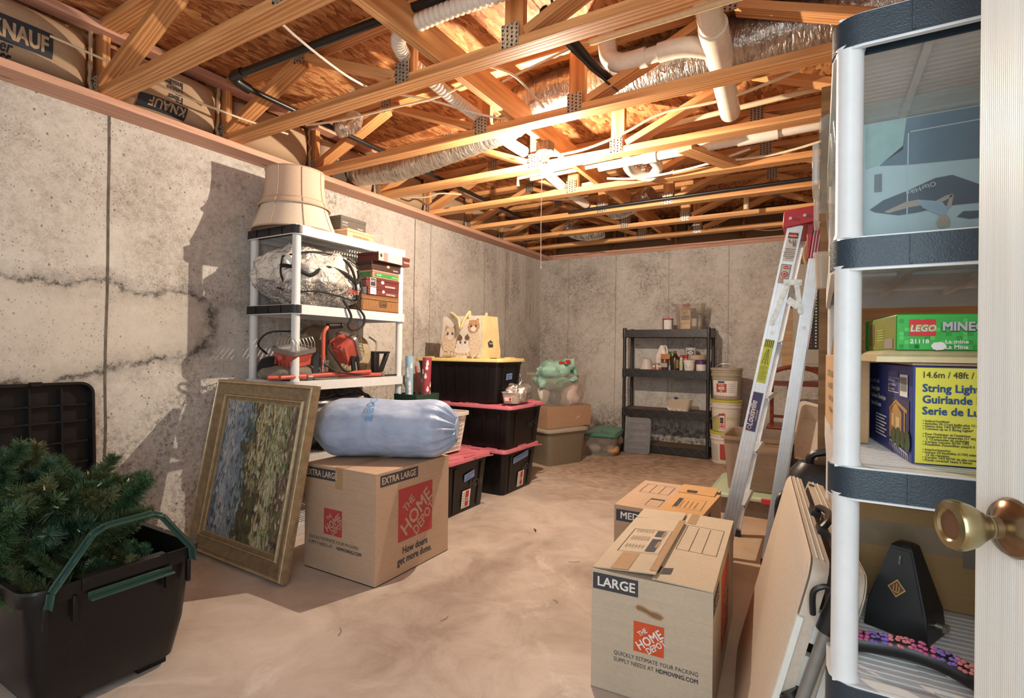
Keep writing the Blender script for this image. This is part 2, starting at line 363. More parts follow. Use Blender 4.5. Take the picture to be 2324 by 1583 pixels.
# ================================================================== SETTING
ZC, ZJ, ZT = 2.335, 2.373, 2.752          # top of concrete, underside of trusses, underside of subfloor
XW, YB = -3.24, 6.29
floor = obj('floor', M().b2((-3.6, -.8, -.12), (.9, 6.5, 0)), FLOOR, kind='structure', smooth=False)
wl = obj('wall_left', M().b2((XW - .2, -.8, 0), (XW, YB + .2, ZC)), WALL_L, kind='structure', smooth=False)
wb = obj('wall_back', M().b2((XW, YB, 0), (.9, YB + .2, ZC)), WALL_B, kind='structure', smooth=False)
SEAM = plain('form_seam', (.16, .13, .105), .95, 0, .3, 12)
SEAML = plain('faint_form_seam', (.36, .31, .26), .95, 0, .2, 20)
def seam(parent, pts, wd, mat):
    m = M()
    for i in range(len(pts) - 1): m.bar(pts[i], pts[i + 1], wd, .006, (1, 0, 0) if parent is wl else (0, 1, 0))
    return obj('form_seam', m, mat, parent, smooth=False)
r2 = random.Random(3)
for y, wd, mt in ((1.315, .011, SEAM), (2.70, .006, SEAML), (3.74, .006, SEAM), (3.97, .006, SEAML), (4.92, .006, SEAML), (5.38, .006, SEAML)):
    seam(wl, [(XW, y + r2.uniform(-.004, .004), z) for z in [ZC - .0 - k * .2335 for k in range(11)]], wd, mt)
for x in (-2.83, -2.19, -1.54, -.88, -.25):
    seam(wb, [(x + r2.uniform(-.003, .003), YB, z) for z in [ZC - k * .2335 for k in range(11)]], .006, SEAML)
wr = obj('wall_right', M().b2((.62, .9, 0), (.74, YB, ZT)), plain('grey_drywall', (.46, .38, .30), .9), kind='structure', smooth=False)

# ceiling: subfloor sheets, each its own panel
cl = obj('ceiling', M().b2((-3.6, -.8, ZT + .018), (.9, 6.6, ZT + .05)), OSB, kind='structure', smooth=False)
sheet = M().b2((0, 0, 0), (2.436, 1.216, .018)).mesh('subfloor_panel', False); sheet.materials.append(OSB)
for j in range(6):
    for i in range(3):
        x0 = -3.6 + i * 2.44 - (1.22 if j % 2 else 0)
        if x0 > .9: continue
        obj('subfloor_panel', sheet, None, cl, T(x0, -.8 + j * 1.22, ZT + r2.uniform(0, .0015)))

def board_mesh(L, w, h): return M().box((L / 2, 0, 0), (L, w, h))
def board(name, p0, p1, w, h, mat, parent, bev=.003, up=(0, 0, 1), **k):
    p0, p1 = V(p0), V(p1); d = p1 - p0; x = d.normalized(); y = V(up).cross(x).normalized(); z = x.cross(y)
    m4 = MX((x, y, z)).transposed().to_4x4(); m4.translation = p0
    return obj(name, board_mesh(d.length, w, h), mat, parent, m4, bevel=bev, seg=1, smooth=False, **k)

# sill plates, rim boards and ribbon
s1 = board('trim_1', (-3.155, -.8, ZC + .019), (-3.155, YB + .1, ZC + .019), .17, .038, WOODRED, None, kind='structure')
s2 = board('trim_2', (-3.07, YB + .085, ZC + .019), (.9, YB + .085, ZC + .019), .17, .038, WOODRED, None, kind='structure')
board('trim_3', (-3.25, -.8, ZC + .012), (-3.25, 2.2, ZC + .012), .03, .024, WOOD2, None, kind='structure')
board('trim_4', (-3.13, -.8, ZT - .035), (-3.13, YB, ZT - .035), .09, .04, WOODRED, None, kind='structure')
board('trim_5', (-3.25, -.8, (ZJ + ZT) / 2), (-3.25, YB + .1, (ZJ + ZT) / 2), .02, ZT - ZJ, OSB, None, kind='structure')
board('trim_6', (XW, YB + .03, (ZJ + ZT) / 2), (.9, YB + .03, (ZJ + ZT) / 2), .02, ZT - ZJ, OSB, None, kind='structure')
board('trim_7', (XW, YB - .005, ZC + .05), (.9, YB - .005, ZC + .05), .02, .024, WOODRED, None, kind='structure')
obj('anchor_strap', M().b2((1.766, .0855, -.055), (1.80, .0885, .012)), STEEL, s1)

# floor trusses
YT = [1.30, 1.945, 2.605, 3.254, 3.885, 4.55, 5.20, 5.775]
LT = 3.62; X0 = -3.2
chord = board_mesh(LT, .092, .040).mesh('bottom_chord', False)
def plate_mesh(wd, ht):
    m = M().box((0, 0, 0), (wd, .003, ht)); nx, nz = max(2, int(wd / .018)), max(3, int(ht / .016))
    for i in range(nx):
        for j in range(nz):
            m.box((-wd / 2 + (i + .5 + (.18 if j % 2 else -.18)) * wd / nx, -.003, -ht / 2 + (j + .5) * ht / nz), (.0045, .004, .009))
    return m
PLATE = plate_mesh(.082, .097).mesh('truss_plate', False)
n = N('nail_plate'); c = n.coord(); s_ = n.n('SeparateXYZ', None, Vector=c)
fx = n.math('SUBTRACT', n.math('FRACT', n.math('MULTIPLY', s_.outputs[0], 46.0)), .5); fz = n.math('SUBTRACT', n.math('FRACT', n.math('ADD', n.math('MULTIPLY', s_.outputs[2], 58.0), n.math('MULTIPLY', n.math('FLOOR', n.math('MULTIPLY', s_.outputs[0], 46.0)), .5))), .5)
dk = n.math('LESS_THAN', n.math('ADD', n.math('POWER', n.math('MULTIPLY', fx, 1.5), 2.0), n.math('POWER', fz, 2.0)), .085)
PLATE.materials.append(n.done(n.bsdf(n.mix(dk, (.52, .47, .40), (.05, .035, .025)), .4, .7)))
names = ['floor truss nearest the camera, running over the framed painting', 'second floor truss from the camera, passing over the white shelf lampshades',
         'floor truss with the white drain pipe crossing over it, third from the camera', 'floor truss that carries the bare bulb lamp box',
         'first floor truss behind the bare bulb', 'second floor truss behind the bare bulb', 'third floor truss behind the bulb, second from the back wall', 'last floor truss, closest to the back wall']
for k, y in enumerate(YT):
    yc = y - .046
    t = thing('floor_truss', 'open-web pine ' + names[k], 'truss', T(X0, yc, ZJ), 'open-web floor trusses overhead')
    wd = WOOD if k < 3 else WOOD2
    ch = chord.copy(); ch.materials.append(wd)
    c1 = obj('bottom_chord', ch, None, t, T(0, 0, .020), bevel=.003, seg=1)
    obj('top_chord', ch, None, t, T(0, 0, ZT - ZJ - .021), bevel=.003, seg=1)
    zb, zt = .040, ZT - ZJ - .041
    def web(x0, z0, x1, z1): board('web', (x0, 0, z0), (x1, 0, z1), .088, .038, wd, t, up=(0, 1, 0) if abs(x1 - x0) < .01 else (0, 0, 1))
    def post(x): 
        board('web_post', (x, 0, zb), (x, 0, zt), .038, .088, wd, t, up=(1, 0, 0))
    post(.02); post(1.505); post(2.09); post(3.60)
    web(.06, zb + .02, .735, zt - .016); web(.80, zt - .016, 1.45, zb + .016)
    web(2.15, zb + .016, 2.80, zt - .016); web(2.86, zt - .016, 3.53, zb + .02)
    for (x, z) in ((.045, .050), (1.505, .052), (2.09, .052), (3.58, .050), (.77, zt + .0), (2.83, zt + .0)):
        obj('truss_plate', PLATE, None, t, T(x, -.0475, z))

# strongback: 2x6 on edge laid on the bottom chords
sb = board('strongback_board', (-1.490, -.6, ZJ + .112), (-1.490, 6.1, ZJ + .112), .038, .140, WOOD2, None)
sb['label'] = 'long pine strongback board on edge running front to back through the trusses'; sb['category'] = 'beam'
nb = board('nailer_block', (-.72, 3.285, ZJ + .005), (-.50, 3.86, ZJ + .03), .10, .04, WOOD2, None)
nb['label'] = 'short slanted scrap of lumber nailed between two trusses behind the bulb'; nb['category'] = 'board'

# insulation batts in the rim bays
def batt_fn(y0, y1, z0, z1, depth, seed):
    def f(u, v):
        a = 1 - abs(2 * u - 1) ** 4; b = 1 - abs(2 * v - 1) ** 4
        y = y0 + (y1 - y0) * u; z = z0 + (z1 - z0) * v
        wr_ = noise.noise(V((y * 7 + seed, z * 7, seed))) * .010 * (1 - .8 * a * b) + noise.noise(V((y * 3, z * 3, seed))) * .008
        return depth * (a * b) ** .6 + wr_
    return f
def batt(y0, y1, z0, z1, depth, seed, mat, label, xw=-3.235, sides=True):
    f = batt_fn(y0, y1, z0, z1, depth, seed)
    m = M().grid(lambda u, v: (f(u, v), (y0 + (y1 - y0) * u), (z0 + (z1 - z0) * v)), 30, 20)
    t = thing('insulation_batt', label, 'insulation', T(xw, 0, 0), 'paper faced insulation batts at the left rim')
    obj('paper_facing', m, mat, t)
    # creased paper edge hugging the truss post
    e = M()
    pts = [(.03 + .02 * noise.noise(V((k * .9, seed, 0))), y1 - .012 + .008 * noise.noise(V((k * 1.3, seed, 4))), z0 + (z1 - z0) * k / 9) for k in range(10)]
    e.tube(pts, [.009 + .007 * noise.noise(V((k * 2.1, seed, 2))) for k in range(10)], 7)
    obj('paper_fold', e, mat, t, T(depth * .35, 0, 0))
    return t, f
def batt_print(t, f, y0, y1, z0, z1, polys_or_mesh, mat, yo, zo, flip):
    """text / block mesh in (u right, v up) metres, wrapped on the bulging facing; reading direction is -y on a wall seen from +x ... here +y"""
    me = polys_or_mesh; s = -1 if flip else 1
    for v in me.vertices:
        y = yo + s * v.co.x; z = zo + s * v.co.y
        u_, v_ = min(1, max(0, (y - y0) / (y1 - y0))), min(1, max(0, (z - z0) / (z1 - z0)))
        v.co = V((f(u_, v_) + .0035 + v.co.z, y, z))
    return obj('lettering', me, mat, t, None)
def block(wd, ht, n=12):
    return M().grid(lambda u, v: (wd * u, ht * v, 0), n, 6).mesh('block', False)
KINK = plain('batt_dark_ink', (.03, .035, .045), .75)
bays = [(.62, 1.205), (1.305, 1.85), (1.95, 2.51), (2.61, 3.16), (3.26, 3.79), (3.89, 4.455), (4.555, 5.105), (5.205, 5.68)]
blab = ['kraft faced batt at the top left corner with large dark lettering', 'kraft faced batt with upside down lettering, left of the black pipe elbow', 'bulging plain kraft batt above the lampshades',
        'kraft batt behind the foil duct at the left rim', 'kraft batt at the left rim just past the duct', 'kraft batt at the left rim above the cigar boxes', 'kraft batt at the left rim two bays from the back corner', 'small kraft batt at the left rim in the back corner bay']
for k, (a, b) in enumerate(bays):
    t, f = batt(a, b, ZJ + .005, ZT - .06, .15 if k < 3 else .12, k * 3.7, KRAFT, blab[k])
    if k == 0:
        z0, z1 = ZJ + .005, ZT - .06
        batt_print(t, f, a, b, z0, z1, block(.40, .115), KINK, .622, 2.452, False)
        batt_print(t, f, a, b, z0, z1, text_mesh('KNAUF', .105, bold=.03, sx=.58), KRAFT, .805, 2.470, False).data.transform(MX.Translation((.002, 0, 0)))
        batt_print(t, f, a, b, z0, z1, text_mesh('Fiber', .060, bold=.02, sx=.8), KINK, .785, 2.418, False)
        batt_print(t, f, a, b, z0, z1, text_mesh('Glass', .060, bold=.02, sx=.8), KINK, .785, 2.383, False).data.transform(MX.Translation((.003, 0, 0)))
    if k == 1:
        z0, z1 = ZJ + .005, ZT - .06
        batt_print(t, f, a, b, z0, z1, block(.24, .062, 24), KINK, 1.628, 2.468, True)
        batt_print(t, f, a, b, z0, z1, text_mesh('KNAUF', .060, bold=.03, sx=.95), KRAFT, 1.620, 2.460, True).data.transform(MX.Translation((.003, 0, 0)))
        batt_print(t, f, a, b, z0, z1, text_mesh('Fiber', .05, bold=.02, sx=.8), KINK, 1.60, 2.512, True)
        batt_print(t, f, a, b, z0, z1, text_mesh('Glass', .05, bold=.02, sx=.8), KINK, 1.60, 2.553, True)
        batt_print(t, f, a, b, z0, z1, text_mesh('Insulation', .05, bold=.02, sx=.8), KINK, 1.60, 2.594, True)
# back rim, dark kraft
xs = [-3.0, -2.2, -1.45, -.72, .05]
for k in range(4):
    a, b = xs[k], xs[k + 1] - .03
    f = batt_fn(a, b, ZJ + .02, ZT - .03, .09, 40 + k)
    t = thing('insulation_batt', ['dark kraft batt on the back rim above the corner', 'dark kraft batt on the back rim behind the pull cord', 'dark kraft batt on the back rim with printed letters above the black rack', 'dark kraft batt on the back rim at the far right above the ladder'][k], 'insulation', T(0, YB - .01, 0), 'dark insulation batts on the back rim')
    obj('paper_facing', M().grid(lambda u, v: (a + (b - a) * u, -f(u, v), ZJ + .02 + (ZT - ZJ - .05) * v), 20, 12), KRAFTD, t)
    if k in (1, 2):
        fc = Face(t, (a + .12, -.105, ZJ + .10), (1, 0, 0), (0, 0, 1))
        fc.rect(0, 0, .34, .13, KINK); fc.text('KNAUF', .02, .03, .11, KRAFT, bold=.02)

# ================================================================== SERVICES IN THE CEILING
def tube_obj(name, pts, r, mat, label, cat, n=10, group=None, sm=True):
    o = obj(name, M().tube(catmull(pts, 6) if sm else pts, r, n), mat, label=label, cat=cat, group=group); return o
def duct(name, pts, r, label, mat=FOIL, ridges=True, step=.02, amp=.006):
    path = catmull(pts, 14); rads = []
    m = M(); rr_ = random.Random(len(pts))
    secs = []; n = 22; prev = None
    for i, p in enumerate(path):
        t = (path[min(i + 1, len(path) - 1)] - path[max(i - 1, 0)]).normalized()
        u = (V((0, 0, 1)) - t * t.z).normalized() if prev is None else (prev - t * prev.dot(t)).normalized(); prev = u; v = t.cross(u)
        q = r[min(len(r) - 1, i * len(r) // len(path))] if isinstance(r, list) else r
        secs.append([p + (u * cos(2 * pi * k / n) + v * sin(2 * pi * k / n)) * (q + amp * ((i % 2) * .8 + noise.noise(V((i * .8, k * .6, q * 50))))) for k in range(n)])
    m.loft(secs); return obj(name, m, mat, label=label, cat='duct')
duct('flex_duct', [(-3.16, 2.86, 2.47), (-2.98, 2.87, 2.455), (-2.68, 2.88, 2.44), (-2.35, 2.885, 2.475), (-2.0, 2.88, 2.515), (-1.72, 2.86, 2.545), (-1.55, 2.83, 2.60)], .082, 'silver insulated flex duct sagging from the left rim hole behind the lampshades')
duct('trunk_duct', [(-1.60, 2.79, 2.615), (-1.38, 2.76, 2.632), (-1.1, 2.745, 2.632), (-.6, 2.735, 2.628), (0, 2.74, 2.632), (.6, 2.74, 2.632)], .112, 'wide foil wrapped duct running to the right above the third truss', step=.03)
duct('flex_duct', [(-1.10, 3.62, 2.60), (-1.12, 3.74, 2.56), (-1.14, 3.86, 2.50), (-1.16, 3.97, 2.46)], .042, 'short crinkled foil duct hanging below the drain trap behind the bulb', FOIL2)
duct('flex_duct', [(-1.28, 4.58, 2.52), (-1.45, 4.66, 2.475), (-1.62, 4.78, 2.46), (-1.75, 4.92, 2.50)], .07, 'foil flex elbow bending between two trusses right of the pull cord', FOIL2)
duct('flex_duct', [(-2.40, 5.25, 2.50), (-2.32, 5.30, 2.44), (-2.2, 5.38, 2.42), (-2.05, 5.46, 2.45)], .075, 'small foil duct tangle near the back left corner', FOIL2)
duct('flex_duct', [(-2.62, 2.42, 2.62), (-2.58, 2.36, 2.55), (-2.62, 2.28, 2.50)], .05, 'foil duct stub between the posts above the lampshades', FOIL2)
HOLE = plain('duct_hole', (.06, .045, .03), .9)
obj('duct_boot', M().cyl((-3.105, 2.72, 2.44), (-3.095, 2.72, 2.44), .085, n=24), HOLE, label='round dark duct opening in the left rim batt beside the foil duct', cat='vent')
def resample(path, step):
    out = [path[0]]; acc = 0.0
    for p, q in zip(path[:-1], path[1:]):
        d = (q - p).length; t_ = step - acc
        while t_ <= d: out.append(p.lerp(q, t_ / d)); t_ += step
        acc = d - (t_ - step)
    return out
def corr(pts, r, label):
    path = resample(catmull(pts, 18), .0065); return obj('corrugated_hose', M().tube(path, [r * (1, 1, .84, .84)[i % 4] for i in range(len(path))], 16), PVC, label=label, cat='hose')
corr([(-1.74, 2.62, 2.50), (-1.725, 2.35, 2.49), (-1.715, 2.05, 2.50), (-1.69, 1.85, 2.51), (-1.58, 1.72, 2.50), (-1.35, 1.70, 2.505), (-1.0, 1.72, 2.51), (-.6, 1.72, 2.52)], .034, 'white corrugated hose bending beside the strongback near the camera')
corr([(-1.75, 2.62, 2.49), (-1.74, 2.85, 2.47), (-1.73, 3.1, 2.47)], .036, 'short white corrugated hose left of the lamp box')
corr([(-1.76, 3.3, 2.47), (-1.77, 3.6, 2.45), (-1.80, 4.0, 2.44), (-1.82, 4.4, 2.45)], .036, 'white corrugated hose just right of the glowing bulb')
# pipes
tube_obj('gas_pipe', [(-.7, 1.70, 2.555), (-2.61, 1.63, 2.545)], .019, BLACKPIPE, 'black iron gas pipe crossing under the subfloor near the camera', 'pipe', 14, sm=False)
tube_obj('gas_pipe', [(-2.675, 1.70, 2.525), (-2.69, 3.0, 2.53), (-2.72, 4.3, 2.535), (-2.76, 5.6, 2.535)], .016, BLACKPIPE, 'black iron gas pipe running back from the elbow over the white shelf', 'pipe', 12, sm=False)
tube_obj('pipe_elbow', [(-2.58, 1.632, 2.546), (-2.65, 1.632, 2.545), (-2.672, 1.65, 2.535), (-2.677, 1.73, 2.524)], .026, BLACKPIPE, 'black iron pipe elbow below the second truss', 'pipe')
dp = thing('drain_pipe', 'thick white drain pipe with a wye branch above the third truss', 'pipe', T(0, 0, 0))
obj('main_pipe', M().cyl((-.40, 1.95, 2.60), (-.455, 3.24, 2.515), .055, n=22), PVC, dp)
obj('wye_fitting', M().cyl((-.418, 2.43, 2.569), (-.428, 2.74, 2.549), .064, n=22).tube(catmull([(-.43, 2.62, 2.555), (-.52, 2.55, 2.565), (-.60, 2.53, 2.57), (-.68, 2.53, 2.57)], 5), .045, 16), PVC, dp)
obj('branch_pipe', M().cyl((-.66, 2.53, 2.57), (-.80, 2.53, 2.566), .037, n=18), PVC, dp)
obj('elbow_fitting', M().tube(catmull([(-.74, 2.53, 2.568), (-.80, 2.53, 2.566), (-.87, 2.53, 2.572), (-.925, 2.53, 2.61), (-.94, 2.53, 2.67), (-.94, 2.53, 2.75)], 6), .046, 18), PVC, dp)
fc = Face(dp, (-.50, 2.08, 2.605), (.05, 1, -.06), (-.6, 0, .8)); 
tx = fc.text('SEWER PIPE', .0, 0, .028, RED_INK); tx.matrix_local = frame((-.449, 1.98, 2.566), (-.04, 1, -.062), (.62, .06, .78), .004) @ T(0, 0, 0)
xp = thing('vent_pipe', 'white pipe with fittings crossing behind the bulb truss towards the right', 'pipe')
obj('pipe_run', M().cyl((-1.33, 3.44, 2.405), (.5, 3.44, 2.442), .029, n=16), PVC, xp)
obj('coupling', M().cyl((-.44, 3.44, 2.423), (-.22, 3.44, 2.428), .038, n=16), PVC, xp)
obj('coupling', M().cyl((-1.02, 3.44, 2.412), (-.93, 3.44, 2.413), .037, n=16), PVC, xp)
obj('trap_fitting', M().tube(catmull([(-1.14, 3.45, 2.42), (-1.15, 3.62, 2.40), (-1.06, 3.74, 2.385), (-.98, 3.66, 2.42), (-1.0, 3.5, 2.45)], 6), .036, 14), PVC, xp)
for pts, r, lb in (([(-.86, 2.10, 2.452), (-.2, 2.12, 2.464), (.625, 2.12, 2.47)], .0135, 'thin cream water pipe under the second truss on the right'),
                   ([(-2.02, 3.52, 2.40), (-2.02, 3.52, 2.46), (-1.5, 3.50, 2.475), (-1.25, 3.5, 2.48)], .014, 'cream water pipe with an elbow left of the bulb'),
                   ([(-1.93, 3.56, 2.45), (-1.3, 3.54, 2.46)], .014, 'shorter cream water pipe stub left of the bulb'),
                   ([(-2.05, 3.98, 2.46), (-1.75, 3.96, 2.475), (-1.5, 3.95, 2.48)], .016, 'cream water pipe end behind the bulb truss on the left'),
                   ([(-1.0, 3.36, 2.56), (-.1, 3.36, 2.60), (.625, 3.36, 2.61)], .016, 'cream water pipe under the subfloor behind the drain pipe'),
                   ([(-.52, 4.88, 2.49), (.625, 4.88, 2.50)], .03, 'cream pipe high on the right above the ladder top'),
                   ([(-.55, 4.88, 2.49), (-.55, 4.88, 2.36)], .022, 'cream pipe drop with an elbow above the ladder top')):
    tube_obj('water_pipe', pts, r, CPVC, lb, 'pipe', 10, sm=False)
tube_obj('black_hose', [(-1.02, 1.98, 2.57), (-1.0, 2.2, 2.56), (-.97, 2.42, 2.53), (-.93, 2.6, 2.52)], .024, BLACK, 'black hose dropping beside the post of the third truss', 'hose')
tube_obj('black_hose', [(-2.0, 4.42, 2.405), (-.9, 4.42, 2.412), (.3, 4.42, 2.42)], .014, BLACK, 'black pipe lying along the second truss behind the bulb', 'hose')
# cables
cables = [([(-2.06, 1.42, 2.70), (-2.04, 1.42, 2.56), (-2.06, 1.8, 2.50), (-2.08, 2.1, 2.52)], 'cable dropping over the chord of the nearest truss'),
          ([(-1.50, 2.95, 2.36), (-1.42, 2.97, 2.355), (-1.22, 2.98, 2.365), (-1.0, 3.0, 2.42), (-.77, 3.0, 2.49), (-.45, 3.02, 2.50), (-.1, 3.05, 2.58)], 'cable sweeping right from the lamp box'),
          ([(-2.62, 2.05, 2.44), (-2.35, 2.1, 2.435), (-2.0, 2.15, 2.45), (-1.75, 2.2, 2.47), (-1.55, 2.2, 2.50)], 'sagging cable below the second truss on the left'),
          ([(-2.2, 2.0, 2.52), (-1.9, 2.2, 2.5), (-1.65, 2.45, 2.45), (-1.5, 2.6, 2.44)], 'straight cable slanting through the second truss'),
          ([(-1.38, 2.05, 2.47), (-1.30, 2.2, 2.47), (-1.28, 2.4, 2.44), (-1.28, 2.5, 2.425)], 'stray loop of cable stapled on the third truss'),
          ([(-1.42, 2.3, 2.51), (-1.2, 2.3, 2.55), (-1.0, 2.3, 2.58), (-.8, 2.3, 2.57)], 'cable arching through the third truss bay'),
          ([(-1.35, 3.66, 2.395), (-1.15, 3.68, 2.37), (-.9, 3.68, 2.37), (-.65, 3.7, 2.40), (-.4, 3.72, 2.46)], 'cable sagging behind the bulb truss'),
          ([(-.62, 3.74, 2.42), (-.3, 3.76, 2.41), (0.0, 3.74, 2.44), (.3, 3.7, 2.5)], 'cable bundle resting on the truss right of the scrap board'),
          ([(-.2, 2.56, 2.62), (0, 2.62, 2.63)], 'short cable end at the right'),
          ([(-.48, 2.78, 2.50), (-.2, 2.8, 2.515), (.05, 2.8, 2.53), (.3, 2.8, 2.55)], 'straight cable under the foil trunk duct on the right'),
          ([(-3.05, 1.0, 2.54), (-3.02, 1.2, 2.52), (-2.95, 1.5, 2.47), (-2.9, 1.8, 2.45), (-2.85, 2.1, 2.45)], 'cable running along the left rim in front of the printed batts'),
          ([(-3.05, 3.4, 2.42), (-2.85, 3.42, 2.40), (-2.7, 3.42, 2.41), (-2.5, 3.44, 2.38)], 'white cable drooping at the left rim past the duct'),
          ([(-2.15, 4.05, 2.46), (-1.9, 4.12, 2.43), (-1.7, 4.16, 2.45)], 'cable loop left of the pull cord'),
          ([(-.75, 6.0, 2.48), (-.5, 5.95, 2.42), (-.25, 5.95, 2.44), (0, 5.95, 2.5)], 'drooping cable above the back wall sill'),
          ([(-.7, 6.05, 2.46), (-.45, 6.0, 2.40), (-.2, 6.0, 2.42), (.02, 6.0, 2.48)], 'lower drooping cable above the back wall sill'),
          ([(-.62, 5.15, 2.415), (-.58, 5.24, 2.42), (-.52, 5.26, 2.40), (-.5, 5.30, 2.44)], 'small cable tail hanging over the second last truss'),
          ([(-.98, 1.97, 2.60), (-1.0, 2.1, 2.52), (-.97, 2.35, 2.50), (-.9, 2.58, 2.46)], 'dark twin cable beside the black hose')]
for k, (p, lb) in enumerate(cables):
    tube_obj('electric_cable', p, .006 if k not in (1, 6, 7) else .008, BLACK if 'dark twin' in lb else (CABLE if k % 3 else CABLEW), lb, 'cable', 6, 'loose cables strung through the trusses')

# lamp
LX, LY = BULB[0], BULB[1]
lamp = thing('ceiling_lamp', 'bare glowing bulb in a white porcelain holder under a metal box', 'lamp', T(LX, LY, 2.346))
obj('junction_box', M().loft([rr(.096, .096, .02, z, 2) for z in (.010, .068)]), plain('rusty_box', (.20, .13, .085), .6, .6, .3, 60), lamp)
obj('lamp_holder', M().lathe([(.056, .014), (.058, .006), (.055, 0), (.030, -.010), (.024, -.035), (.021, -.048)], 28), plain('porcelain', (.85, .82, .76), .25), lamp)
obj('screw_base', M().cyl((0, 0, -.046), (0, 0, -.066), .0165, .0150, 18), STEEL, lamp)
prof = [(.0150, -.064), (.018, -.074), (.0265, -.090), (.0305, -.104), (.0295, -.118), (.022, -.131), (.010, -.1385), (.001, -.140)]
n = N('bulb_glass'); ad = n.n('AddShader'); n.t.links.new(n.n('BsdfTransparent').outputs[0], ad.inputs[0]); n.t.links.new(n.n('Emission', None, Color=(1, .86, .66, 1), Strength=14.0).outputs[0], ad.inputs[1])
obj('bulb', M().lathe(prof, 24), n.done(ad.outputs[0]), lamp)
obj('filament', M().lathe([(.001, -.0095)] + [(.0095 * cos(R(a)), .0095 * sin(R(a))) for a in range(-70, 71, 20)] + [(.001, .0095)], 14, (0, 0, -.105)), emit('bulb_glow', (1.0, .84, .66), BULB_STRENGTH * 10.5), lamp)
obj('pull_cord', M().tube([(.0, -.045, -.02), (.002, -.046, -.2), (.0, -.044, -.45), (.003, -.045, -.70)], .0022, 6).lathe([(.001, 0), (.004, .004), (.001, .012)], 8, (.003, -.045, -.712)), CABLEW, lamp)

# ================================================================== LEFT SIDE
# ---- resin shelving units (used left and right)
def rim_path(x0, y0, x1, y1, r, n=5):
    return [(p.x, p.y) for p in rr(x1 - x0, y1 - y0, r, 0, n, (x0 + x1) / 2, (y0 + y1) / 2)]
def strip(m, path, z0, z1, th, closed=True):
    P_ = [V((p[0], p[1], 0)) for p in path]; n = len(P_); secs = []
    for i in range(n):
        a = P_[(i - 1) % n] if closed or i else P_[i]; b = P_[(i + 1) % n] if closed or i < n - 1 else P_[i]
        t = (b - a).normalized(); q = V((t.y, -t.x, 0)) * th; p = P_[i]
        secs.append([V((p.x, p.y, z0)), V((p.x + q.x, p.y + q.y, z0)), V((p.x + q.x, p.y + q.y, z1)), V((p.x, p.y, z1))])
    if closed: secs.append(secs[0])
    return m.loft(secs, not closed, not closed)
def shelf_unit(name, label, x0, y0, x1, y1, zs, caps, capmat, pr=.025, rimh=.058, slat=.026, ground=0.0, inset=.04):
    t = thing(name, label, 'shelf', T(x0, y0, 0)); W, D = x1 - x0, y1 - y0
    m = M(); strip(m, rim_path(0, 0, W, D, .045), -rimh, 0, -.010)
    nb_ = int(D / slat)
    for k in range(nb_):
        y = .03 + (D - .06) * (k + .5) / nb_
        if abs(y - D / 2) < .035: continue
        m.b2((.01, y - .0062, -.012), (W - .01, y + .0062, 0))
    m.b2((.008, D / 2 - .04, -.004), (W - .008, D / 2 + .04, 0)).b2((.008, .008, -.004), (W - .008, .045, 0)).b2((.008, D - .045, -.004), (W - .008, D - .008, 0))
    for x in (.03, W / 3, 2 * W / 3, W - .03): m.b2((x - .007, .01, -.026), (x + .007, D - .01, -.001))
    deck = m.mesh('shelf_deck'); deck.materials.append(WHITEP)
    cp = M(); path = [(W + .002, .05)] + [(p[0], p[1]) for p in ([(W + .002 - .045 + .045 * cos(R(-a)), .043 - .002 + .045 * sin(R(-a))) for a in range(0, 91, 15)] + [(.043 - .045 * sin(R(a)), .041 - .045 * cos(R(a))) for a in range(0, 91, 15)])] + [(-.002, .05)]
    strip(cp, path, -rimh + .005, -.003, .004)
    for fx in (.25, .5, .75): cp.b2((W * fx - .002, -.0085, -rimh + .006), (W * fx + .002, -.005, -.004))
    capm = cp.mesh('shelf_cap'); capm.materials.append(capmat)
    for k, z in enumerate(zs):
        obj('shelf_deck', deck, None, t, T(0, 0, z))
        if k in caps:
            obj('shelf_cap', capm, None, t, T(0, 0, z), label='black textured end cap' if k == 0 else None)
    for k in range(len(zs)):
        zt = zs[k] - rimh + .01; zb = zs[k + 1] if k + 1 < len(zs) else ground
        pm = M().lathe([(pr + .003, 0), (pr, .012), (pr, zt - zb - .012), (pr + .003, zt - zb)], 20).mesh('post'); pm.materials.append(WHITEP)
        for px in (inset, W - inset):
            for py in (inset, D - inset): obj('post', pm, None, t, T(px, py, zb))
    return t
WS = shelf_unit('resin_shelf', 'white resin shelving unit with black end caps against the left wall', -3.19, 2.05, -2.70, 3.04, [1.872, 1.392, .928, .465, .06], (0, 1), BLACKP)

# ---- bell lamp shades
SHADE = plain('shade_linen', (.62, .47, .36), .85, 0, .06, 120, .25); SHADE2 = plain('shade_cream_linen', (.70, .60, .48), .85, 0, .05, 120, .2); PIPING = plain('shade_piping', (.52, .39, .28), .8)
def shade(label, x, y, z, prof, mat, ring_r, inner=.004):
    t = thing('lamp_shade', label, 'lampshade', T(x, y, z), 'bell lampshades on the shelf')
    n = 48; full = prof + [(r - inner, zz) for r, zz in reversed(prof)]
    obj('shade_panel', M().lathe(full, n, (0, 0, 0), False, False), mat, t)
    p = M()
    for r, zz in ((prof[0][0], prof[0][1]), (prof[-1][0], prof[-1][1])):
        p.tube([(r * cos(a), r * sin(a), zz) for a in [2 * pi * i / 40 for i in range(41)]], .005, 6)
    for k in range(8):
        a = R(45 * k + 20); p.tube([((r + .002) * cos(a), (r + .002) * sin(a), zz) for r, zz in prof], .0026, 5)
    obj('shade_piping', p, PIPING, t); return t
shade('wide cream bell lampshade lying lowest on top of the white shelf', -2.95, 2.235, 1.8745, [(.256, 0), (.246, .025), (.224, .08), (.205, .14), (.195, .19)], SHADE2, .2)
